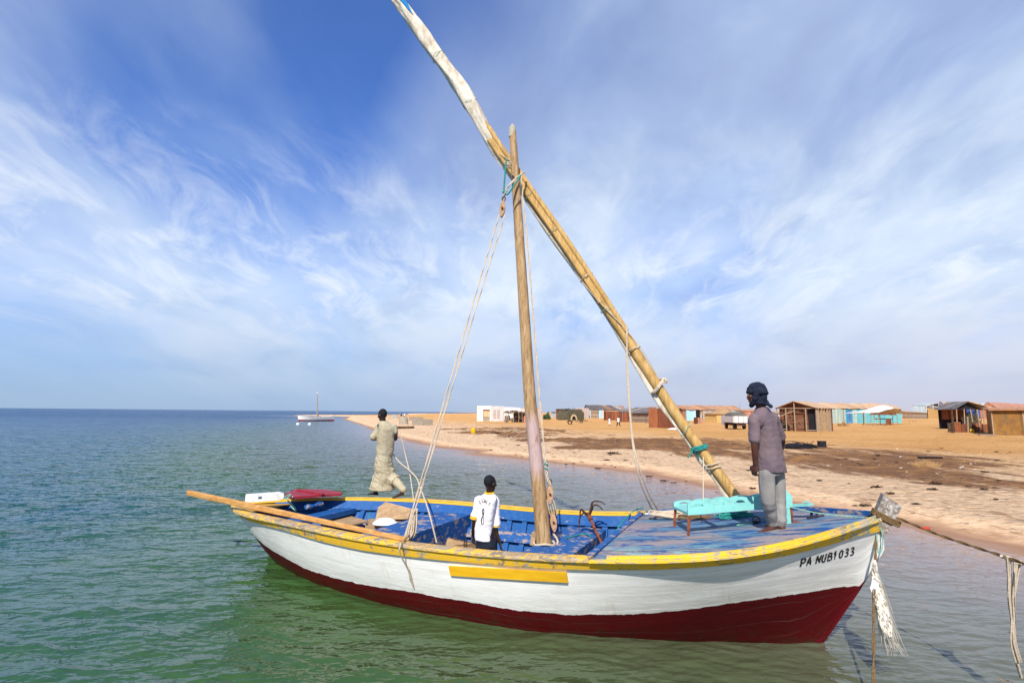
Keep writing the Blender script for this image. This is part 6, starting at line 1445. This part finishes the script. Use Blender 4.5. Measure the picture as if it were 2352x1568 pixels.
# ---- far right group
hut('hut', 'far low dark hut between the canopy and the white frame house', 'hut', 2098, 2130, 955.5, 948, 4, 'greyboard', 'rustroof', 'shed', 945)
F = Fr(2129, 2181, 953.5); W = F.W; He, Hr = F.h(2155, 930.5), F.h(2155, 920); r = thing('frame_house', 'white painted frame house with open gable and a yellow panel', 'house', F.base, 'buildings of the fishing village')
mb = MB(); prism(mb, F, [(0, 0), (W, 0), (W, He), (0, He)], .4, 5); mb.build('wall', V_['corr'], r)
for a, b_ in (((0, 0), (0, He)), ((W * .25, 0), (W * .25, He * 1.2)), ((W * .5, 0), (W * .5, Hr)), ((W, 0), (W, He)), ((0, He), (W * .5, Hr)), ((W * .5, Hr), (W, He)), ((0, He), (W, He))):
    mb = MB(); mb.beam(F.p(a[0], 0, a[1]), F.p(b_[0], 0, b_[1]), .16, .16, F.ey); mb.build('frame_bar', WH, r)
mb = MB(); slab(mb, [F.p(-.2, .3, He), F.p(W * .5, .3, Hr), F.p(W * .5, 5.2, Hr), F.p(-.2, 5.2, He)]); slab(mb, [F.p(W * .5, .3, Hr), F.p(W + .2, .3, He), F.p(W + .2, 5.2, He), F.p(W * .5, 5.2, Hr)]); mb.build('roof', V_['corr'], r)
panels(F, r, [('panel', 'tent', .04, .46, .1, He * .8)], -.1)
c = gpt(2172, 954); mb = MB(); mb.beam(c + (0, 0, .05), c + (0, 0, 1.5), 1.0, .4, F.ey); tag(mb.build('blue_chair_sheet', V_['blue']), 'small blue sheet beside the white frame house', 'sheet')
hut('building', 'broad tan roofed building with blue wall behind the dark gabled shelter', 'building', 2182, 2275, 960, 937, 7, 'blue', 'brownroof', 'side', 922, group='buildings of the fishing village')
hut('hut', 'far grey blue roof between the tan and the red roofs', 'hut', 2262, 2296, 958, 934, 6, 'corr', 'corr', 'side', 926)
hut('building', 'long red brown wall of sheets at the right edge behind the ochre hut', 'building', 2293, 2420, 962, 936, 6, 'redwall', 'redwall', 'side', 923.5, group='buildings of the fishing village', over=.1)
# dark gabled shelter
F = Fr(2199, 2262, 986); W = F.W; He, Hr = F.h(2230, 939), F.h(2230, 922.3); r = thing('gabled_shelter', 'dark open gabled shelter on posts full of nets left of the ochre hut', 'shelter', F.base)
mb = MB(); prism(mb, F, [(0, He), (W, He), (W * .45, Hr)], .3, .4); mb.build('gable', V_['net'], r); mb = MB(); prism(mb, F, [(0, 0), (W, 0), (W, He), (0, He)], 3.2, 3.3); mb.build('back_wall', V_['net'], r)
mb = MB(); prism(mb, F, [(0, He * .5), (W * .95, He * .5), (W * .95, He), (0, He)], 2.6, 2.7); mb.build('sheet_wall', V_['rustsheet'], r)
mb = MB(); slab(mb, [F.p(-.3, -.2, He - .1), F.p(W * .45, -.2, Hr), F.p(W * .45, 3.6, Hr), F.p(-.3, 3.6, He - .1)]); slab(mb, [F.p(W * .45, -.2, Hr), F.p(W + 1.6, -.2, He - .1), F.p(W + 1.6, 3.6, He - .1), F.p(W * .45, 3.6, Hr)]); mb.build('roof', V_['greyroof'], r)
for x in (0, .28, .6, 1.0, 1.2): mb = MB(); mb.tube([F.p(x * W, 0, 0), F.p(x * W + q.normal() * .12, 0, He)], .06, 6); mb.build('post', V_['pole'], r)
mb = MB(); mb.beam(F.p(.45 * W, -.25, Hr + .06), F.p(W + 1.6, -.25, He), .1, .1); mb.build('rafter', V_['brownroof'], r)
tangle('net_heap', 'dark green net heap hanging inside the gabled shelter', 'net', F.p(.8 * W, 1.2, He * .2), 1.2, .5, 1.6, 220, .035, V_['greenthatch'], 3)
# low dark fence with clutter
F = Fr(2178, 2286, 992.3); W = F.W; Hh = F.h(2230, 971); r = thing('fence', 'low dark rusty sheet fence in front of the gabled shelter', 'fence', F.base)
for k in range(7): mb = MB(); F.box(mb, W * (k / 7) + .02, W * ((k + 1) / 7), .02 * (k % 2), .06 + .02 * (k % 2), 0, Hh * (1 + .12 * math.sin(k * 2.3))); mb.build('sheet', V_['rustsheet'] if k % 3 else V_['thatch'], r)
for k, (x, hh) in enumerate(((.08, 2.4), (.12, 1.8), (.40, 1.6), (.66, 2.3), (.86, 2.0))): mb = MB(); mb.beam(F.p(x * W, -.1, 0), F.p(x * W + .12 * (-1) ** k, -.1, Hh * hh), .12, .1, F.ey); mb.build('post', V_['pole'] if k > 1 else V_['thatch'], r)
tag(r, None)
scrub('dry_bush', 'dry thorn bundle on the low dark fence', 'bush', 2196, 976, .7, 1.5, 260, 'straw', .12, None, 9)
def jerry(label, u, v, mat, w_=.32, h_=.42, name='jerrycan', cat='jerrycan'):
    P = gpt(u, v); t = thing(name, label, cat, P); mb = MB(); mb.loft([[P + (w_ * .5 * k * sx, .1 * k * sy, z) for sx, sy in ((-1, -.6), (-.7, -1), (.7, -1), (1, -.6), (1, .6), (.7, 1), (-.7, 1), (-1, .6))] for k, z in ((.94, 0), (1, .03), (1, h_ * .8), (.8, h_ * .95), (.3, h_))]); mb.build('body', V_[mat], t, 50); mb = MB(); mb.tube([P + (-.08, 0, h_ * .93), P + (-.03, 0, h_ * 1.1), P + (.05, 0, h_ * 1.1), P + (.09, 0, h_ * .95)], .018, 6); mb.build('handle', V_[mat], t); return t
jerry('yellow plastic jerrycan standing before the low dark fence', 2233, 993, 'yellow', .42, .40)
jerry('green plastic tub before the low dark fence', 2256, 991.5, 'greenp', .9, .36, 'tub', 'tub')
# ochre hut at right edge
F = Fr(2284, 2420, 999, 1001); W = F.W; Hh = F.h(2340, 942); r = thing('hut', 'ochre sheet hut with overhanging flat rusty roof at the right edge', 'hut', F.base, 'huts of the fishing village')
mb = MB(); F.box(mb, 0, W, 0, 4, 0, Hh); mb.build('wall', V_['ochre'], r); mb = MB(); slab(mb, [F.p(-.35, -.4, Hh - .05), F.p(W + .3, -.4, Hh + .0), F.p(W + .3, 4.3, Hh + .22), F.p(-.35, 4.3, Hh + .15)], .17); mb.build('roof', V_['rustroof'], r)
for x in (-.06, .52): mb = MB(); F.box(mb, x * W if x > 0 else -.1, (x * W if x > 0 else -.1) + .1, -.06, -.004, 0, Hh - .1); mb.build('post', V_['pole'], r)
mb = MB(); c = gpt(2262, 1000); mb.beam(c + (-.6, 0, .06), c + (1.0, -.1, .08), .35, .14); tag(mb.build('plank', V_['greyboard']), 'weathered plank lying by the left corner of the ochre hut', 'plank')
# ---- black nets on the sand
P = gpt(1828, 1029); t = thing('net_heap', 'black heap of nets and plastic on the sand right of the standing man', 'net', P); q = np.random.default_rng(21)
mb = MB()
for k in range(26): c = P + np.array([q.normal() * .75 + .1, q.normal() * .3, .0]); mb.ball(c + Z3 * .06, (q.uniform(.15, .4), q.uniform(.12, .3), q.uniform(.08, .34) * max(.3, 1 - abs(c[0] - P[0]) / 1.6)), 9, 6)
remesh('heap', mb, .035, V_['net'], t, 1, lambda p: .05 * nz(p, 7, 2)); pts = [P + np.array([q.normal() * .85, q.normal() * .35, abs(q.normal()) * .16 + .05]) for k in range(150)]; mb = MB(); mb.tube(crv(pts, 3), .012, 4); mb.build('cords', V_['net'], t)
P = gpt(1888, 1026); mb = MB(); r_ = thing('box', 'small black box on the sand beside the black net heap', 'box', P); mb.beam(P - Z3 * .02, P + Z3 * .36, .44, .36, (.2, 1, 0)); mb.build('sides', V_['net'], r_); mb = MB(); mb.beam(P + Z3 * .362, P + Z3 * .39, .48, .40, (.2, 1, 0)); mb.build('lid', V_['net'], r_)
# straw tuft
P = gpt(2128, 1070); q = np.random.default_rng(31); mb = MB()
for k in range(420): a = q.uniform(0, 6.28); rr = q.uniform(0, .42); c = P + np.array([rr * 1.25 * math.cos(a), rr * math.sin(a), 0]); e = c + np.array([q.normal() * .12 + .5 * rr * math.cos(a), q.normal() * .1, q.uniform(.12, .34) * (1.15 - rr)]); mb.add([c + (.008, 0, 0), c - (.008, 0, 0), e], [(0, 1, 2)])
tag(mb.build('straw_tuft', V_['straw'], None, 0), 'tuft of dry straw on the sand above the bow', 'straw')
mb = MB(); c = gpt(2137, 1053); mb.beam(c + (-.55, 0, .05), c + (.6, .1, .06), .3, .07); tag(mb.build('plank', V_['dark']), 'dark slab lying just behind the straw tuft', 'plank')
# ---- litter: pale and dark scraps on the beach, each its own object
scr = MB(); q = np.random.default_rng(77); protoL = []
def scrap(name, label, u, v, s_, mat, grp, kind):
    P = gpt(u, v); mb = MB(); prev = None
    for k in range(5 if kind == 0 else 60):
        w_ = s_ * (.55 if kind == 0 else .22) * q.uniform(.5, 1.2); c = P + np.array([q.normal() * s_ * .55, q.normal() * s_ * .3, abs(q.normal()) * s_ * .13 + .012]); a, b_ = unit(q.normal(size=3) * (1, 1, .4)), unit(q.normal(size=3) * (1, 1, .7))
        if prev is not None: c = c * .6 + prev * .4
        prev = c; mb.add([c - a * w_, c + b_ * w_ * .6, c + a * w_ * .9, c - b_ * w_ * .5], [(0, 1, 2, 3)])
    o = mb.build(name, V_[mat] if mat in V_ else MT[mat], None, 60); tag(o, label, 'litter', grp)
for (u, v) in [(2068, 1049), (2064, 1075), (2240, 1063), (2450, 1062), (2020, 1068), (2195, 1052), (2086, 1064), (1700, 1009), (1745, 1011), (1980, 1030), (2060, 1031), (2155, 1088), (2205, 1075), (2215, 1060), (2228, 1066), (1880, 1069), (1930, 1067), (1610, 1015), (1476, 985), (1362, 1000), (1300, 974), (1415, 1017), (1165, 1003), (1172, 1004), (1180, 992)]:
    scrap('white_scrap', 'small white scrap of rubbish lying on the sand', u, v, .05 + .06 * q.random() + (.06 if v < 1010 else 0), 'cloth', 'white scraps on the beach', 0)
for (u, v) in [(1402, 1045), (1394, 1057), (1850, 1044), (2016, 1047), (1970, 1064), (2132, 1037), (1595, 1027), (1660, 1008), (1925, 1056), (2290, 1058), (2225, 1118), (2260, 1125), (2262, 1085), (1300, 1066), (1318, 1065), (1128, 1034), (1190, 1023), (930, 984), (1540, 1045), (1450, 1030)]:
    scrap('dark_scrap', 'small dark clump of weed or rubbish lying on the sand', u, v, .12 + .12 * q.random(), 'thatch', 'dark clumps on the beach', 2)
for (u, v, s_, lab) in [(1408, 1042, .45, 'long dark clump of washed up weed near the water between mast and yard'), (1142, 995, .7, 'dark brown weed patch at the water side left of the mast'), (1612, 1022, .35, 'dark weed clump by the teal lashing of the yard'), (2150, 1112, .3, 'dark weed clump on the pale sand right above the bow')]:
    scrap('weed_clump', lab, u, v, s_, 'thatch', 'weed clumps on the beach', 2)
mb = MB(); P = gpt(1552, 986); mb.loft([[P + np.array([1.0 * k * math.cos(a) * (1 + .12 * math.sin(4 * a)), .5 * k * math.sin(a), z]) for a in np.linspace(0, 6.283, 20)[:-1]] for k, z in ((1, 0), (.85, .12), (.5, .2), (.1, .22))]); tag(mb.build('sheet_pile', V_['cloth']), 'low pale pile of sheeting at the foot of the rusty red shed', 'rubbish')
mb = MB(); P0_, P1_ = gpt(1153, 982), gpt(1210, 981); mb.beam(P0_ + Z3 * .1, P1_ + Z3 * .12, .3, .14); tag(mb.build('beam', V_['pole']), 'long pale beam lying on the sand left of the mast', 'beam')
c = gpt(1087, 994); mb = MB(); mb.loft([[c + (rr * math.cos(a), rr * math.sin(a), z) for a in np.linspace(0, 6.283, 13)[:-1]] for rr, z in ((.28, 0), (.3, .4), (.2, .5), (.08, .55))]); tag(mb.build('container', V_['yellow']), 'yellow container on the sand left of the white houses', 'container')
for (u, v, n_) in ((1190, 993, 14), (1180, 1010, 10)):
    mb = MB(); c = gpt(u, v)
    for k in range(n_): a = c + np.array([q.normal() * 1.0, q.normal() * .5, .08]); mb.tube([a, a + np.array([q.uniform(.4, 1.2), q.normal() * .3, q.uniform(.05, .35)])], .03, 4)
    tag(mb.build('branch_pile', V_['pole']), 'scattered pale sticks on the sand left of the mast, ' + ('farther pile' if v < 1000 else 'nearer pile by the water'), 'sticks')
for k, (u, v, hh) in enumerate(((1290, 964, 2.6), (1345, 964.5, 2.2), (1382, 961, 3.6), (1452, 971, 2.6), (1540, 968, 3.4), (1640, 967, 3.0), (1694, 966, 3.2), (1925, 974.5, 2.4), (2112, 958, 3.0), (2150, 956, 2.2), (2190, 968, 3.2), (2270, 994, 3.0), (1228, 966, 2.6))):
    P = gpt(u, v); a = q.uniform(-.12, .12); mb = MB(); mb.tube([P - Z3 * .1, P + np.array([a * hh * .5, .05, hh * .5]), P + np.array([a * hh, .1, hh])], [.06, .05, .035], 6); tag(mb.build('pole', V_['pole']), 'thin crooked pole standing among the huts of the village', 'pole', 'poles among the huts')
for k in range(46):
    u = q.uniform(1480, 2350); v = q.uniform(1035, 1100) - (2352 - u) * .045
    scrap('white_scrap', 'small white scrap of rubbish lying on the sand', u, v, .04 + .05 * q.random(), 'cloth', 'white scraps on the beach', 0)
for k in range(62):
    u = q.uniform(1150, 2350); v = q.uniform(1010, 1230) - (2352 - u) * .10
    if v < 985 or (u > 2000 and v > 1160) : v = 1040 - (2352 - u) * .03
    scrap('dark_scrap', 'small dark clump of weed or rubbish lying on the sand', u, v, .08 + .16 * q.random(), 'thatch', 'dark clumps on the beach', 2)
# handcart and low cart frame
def cart(label, u, v, L_, s=1.):
    P = gpt(u, v); t = thing('cart', label, 'cart', P); mb = MB(); mb.beam(P + np.array([-L_ / 2, 0, .55 * s]), P + np.array([L_ / 2, .2, .6 * s]), .8 * s, .12); mb.build('bed', V_['thatch'], t); mb = MB(); mb.tube([P + np.array([L_ / 2, 0, .6 * s]), P + np.array([L_ / 2 + 1.1 * s, -.1, .4 * s])], .05, 5); mb.build('shaft', V_['pole'], t)
    for y in (-.45, .5):
        c = P + np.array([0, y * s, .4 * s]); mb = MB(); mb.tube([c + np.array([.38 * s * math.cos(a), 0, .38 * s * math.sin(a)]) for a in np.linspace(0, 6.283, 19)], .06, 6); mb.build('wheel', MT['black'], t)
cart('small dark handcart on the sand below the netted hut', 1309, 974, 1.1, .9); cart('low dark cart frame on the sand right of the netted hut', 1335, 971, 2.6, .7)
# ---- far beach: concrete blocks, people
def cblock(label, u0, u1, vb, vt, D):
    F = Fr(u0, u1, vb, sink=.05); t = thing('trough', label, 'trough', F.base, 'concrete troughs on the far beach'); Hh = F.h(u0, vt); mb = MB(); W = F.W; F.box(mb, 0, W, 0, .15, 0, Hh); F.box(mb, 0, W, D - .15, D, 0, Hh); F.box(mb, 0, .15, .152, D - .152, 0, Hh); F.box(mb, W - .15, W, .152, D - .152, 0, Hh); mb.build('walls', V_['concrete'], t); mb = MB(); F.box(mb, .16, W - .16, .16, D - .16, 0, Hh * .5); mb.build('filling', V_['straw'], t)
cblock('square grey concrete trough nearest the walking man on the far beach', 969, 994, 976.5, 962.5, 4); cblock('low grey concrete block behind the square trough on the far beach', 952, 972, 966, 957.5, 4)
P = gpt(927, 974); mb = MB(); mb.loft([[P + np.array([k * math.cos(a), k * .8 * math.sin(a), z]) for a in np.linspace(0, 6.283, 17)[:-1]] for k, z in ((.85, -.05), (.8, .8), (.62, 1.3), (.58, 1.32))]); tag(mb.build('concrete_stump', V_['concrete']), 'rounded grey concrete stump on the far beach right of the walking man', 'block')
mb = MB(); P = gpt(906, 961); mb.loft([[P + np.array([k * 1.9 * math.cos(a), k * math.sin(a), z]) for a in np.linspace(0, 6.283, 15)[:-1]] for k, z in ((1, 0), (.8, .5), (.35, 1.1), (.05, 1.3))]); tag(mb.build('covered_heap', V_['concrete']), 'grey covered heap on the far beach just right of the head of the walking man', 'heap')
mb = MB(); P = gpt(931, 984); mb.beam(P + (-1.3, 0, .15), P + (1.2, .3, .2), .6, .3); tag(mb.build('driftwood', V_['thatch']), 'dark driftwood on the pale sand right of the walking man', 'driftwood')
def tiny(label, u, v, Hh, top, leg, stride=.12, grp='distant people on the beach'):
    P = gpt(u, v); t = thing('person', label, 'person', P, grp); k = Hh / 1.75; b = MB()
    for sg in (-1, 1): b.capsule([P + np.array([sg * .09 * k, 0, .86 * k]), P + np.array([sg * (.09 + stride * .5) * k, 0, .45 * k]), P + np.array([sg * (.09 + stride) * k, 0, .06 * k])], [.085 * k, .06 * k, .045 * k]); b.ball(P + np.array([sg * (.09 + stride) * k, -.06 * k, .04 * k]), (.05 * k, .13 * k, .04 * k), 8, 6); b.capsule([P + np.array([sg * .18 * k, 0, 1.38 * k]), P + np.array([sg * .24 * k, 0, 1.08 * k]), P + np.array([sg * .25 * k, -.08 * k, .80 * k])], [.055 * k, .042 * k, .04 * k])
    b.loft([[P + np.array([w_ * k * math.cos(a), d_ * k * math.sin(a), z * k]) for a in np.linspace(0, 6.283, 15)[:-1]] for w_, d_, z in ((.13, .1, .8), (.15, .11, .95), (.12, .09, 1.12), (.17, .11, 1.35), (.14, .09, 1.44), (.05, .05, 1.5))]); b.tube([P + Z3 * 1.44 * k, P + Z3 * 1.58 * k], .05 * k, 8); b.ball(P + Z3 * 1.64 * k, (.08 * k, .095 * k, .115 * k), 12, 9)
    remesh('body', b, .03, MT['skin'], t, 1)
    c = MB(); c.loft([[P + np.array([w_ * k * math.cos(a), d_ * k * math.sin(a), z * k]) for a in np.linspace(0, 6.283, 15)[:-1]] for w_, d_, z in ((.20, .16, .82), (.17, .13, 1.1), (.215, .14, 1.36), (.17, .12, 1.45), (.07, .07, 1.49))]); c.build('shirt', MT[top], t)
    c = MB()
    for sg in (-1, 1): c.capsule([P + np.array([sg * .09 * k, 0, .88 * k]), P + np.array([sg * (.09 + stride * .6) * k, 0, .35 * k])], [.11 * k, .085 * k])
    c.build('trousers', MT[leg], t)
tiny('distant child in pale clothes standing before the rusty huts', 1400, 977, 1.35, 'shirt', 'shirt', .03); tiny('distant child in white shirt and dark shorts striding before the rusty huts', 1420.5, 980.3, 1.55, 'shirt', 'jeans', .22)
tiny('distant person in dark top behind the concrete stump on the far beach', 921.5, 962, 1.6, 'jeans', 'shirt', .05); tiny('distant person in white top behind the concrete stump on the far beach', 929, 961, 1.75, 'shirt', 'jeans', .05)
# ---- moored boat in the distance
def far_boat():
    A, Bp = at_z(683, 966.5, 0), at_z(769, 966.5, 0); c = lerp(A, Bp, .5); ex = unit(Bp - A); ey = np.array([-ex[1], ex[0], 0]); L_ = np.linalg.norm(Bp - A)
    t = thing('sailing_boat', 'distant white moored sailing boat with red bottom and bare mast', 'boat', c)
    def sec(x, lo, hi):
        q_ = abs(x) ** 2.6; b_ = 1.25 * (1 - q_) + .03; zt = 1.0 + .38 * x * x + (.08 if x > 0 else 0); rk = 1 - .10 * 0
        out = []
        for f in np.linspace(lo, hi, 5): z = -.3 + (zt + .3) * f; out.append((b_ * (f ** .45), z, x * (.94 + .06 * f)))
        return out
    for nm, lo, hi, mt in (('hull', .42, 1, WH), ('hull_bottom', 0, .42, MT['redpaint'])):
        mb = MB()
        for sg in (-1, 1):
            vs = [];
            for x in np.linspace(-1, 1, 31): vs += [c + ex * x2 * L_ / 2 + ey * sg * b_ + Z3 * z for b_, z, x2 in sec(x, lo, hi)]
            mb.add(vs, [(i * 5 + j, (i + 1) * 5 + j, (i + 1) * 5 + j + 1, i * 5 + j + 1)[::-sg] for i in range(30) for j in range(4)])
        mb.build(nm, mt, t)
    mb = MB(); vs = []
    for x in np.linspace(-1, 1, 31): b_, z, x2 = sec(x, .9, .9)[0]; vs += [c + ex * x2 * L_ / 2 + ey * sg * b_ * .97 + Z3 * z for sg in (-1, 1)]
    mb.add(vs, [(i * 2, i * 2 + 2, i * 2 + 3, i * 2 + 1) for i in range(30)]); mb.build('deck', V_['greyboard'], t)
    mx = c + ex * (.02) * L_; d = depth(mx); zt = at_d(721, 903, d)[2]; mb = MB(); mb.tube([mx, np.array([mx[0] - .35, mx[1], zt])], [.17, .11], 8); mb.build('mast', V_['pole'], t); mb = MB(); tp_ = np.array([mx[0] - .35, mx[1], zt]); mb.tube([tp_ - Z3 * .01, tp_ + Z3 * .35], .12, 8); mb.build('mast_cap', WH, t)
    mb = MB(); mb.tube([mx + Z3 * .7 - ex * .3, mx + Z3 * 1.5 + ex * .3], .1, 6); mb.build('tackle', MT['iron'], t)
far_boat()
for k, (u, v) in enumerate(((684, 975), (711, 975))):
    P = at_z(u, v, 0); mb = MB(); mb.ball(P + Z3 * .05, (.35, .35, .3), 10, 8); tag(mb.build('buoy', WH), ['left', 'right'][k] + ' of two white floats below the distant boat', 'buoy', 'white floats')
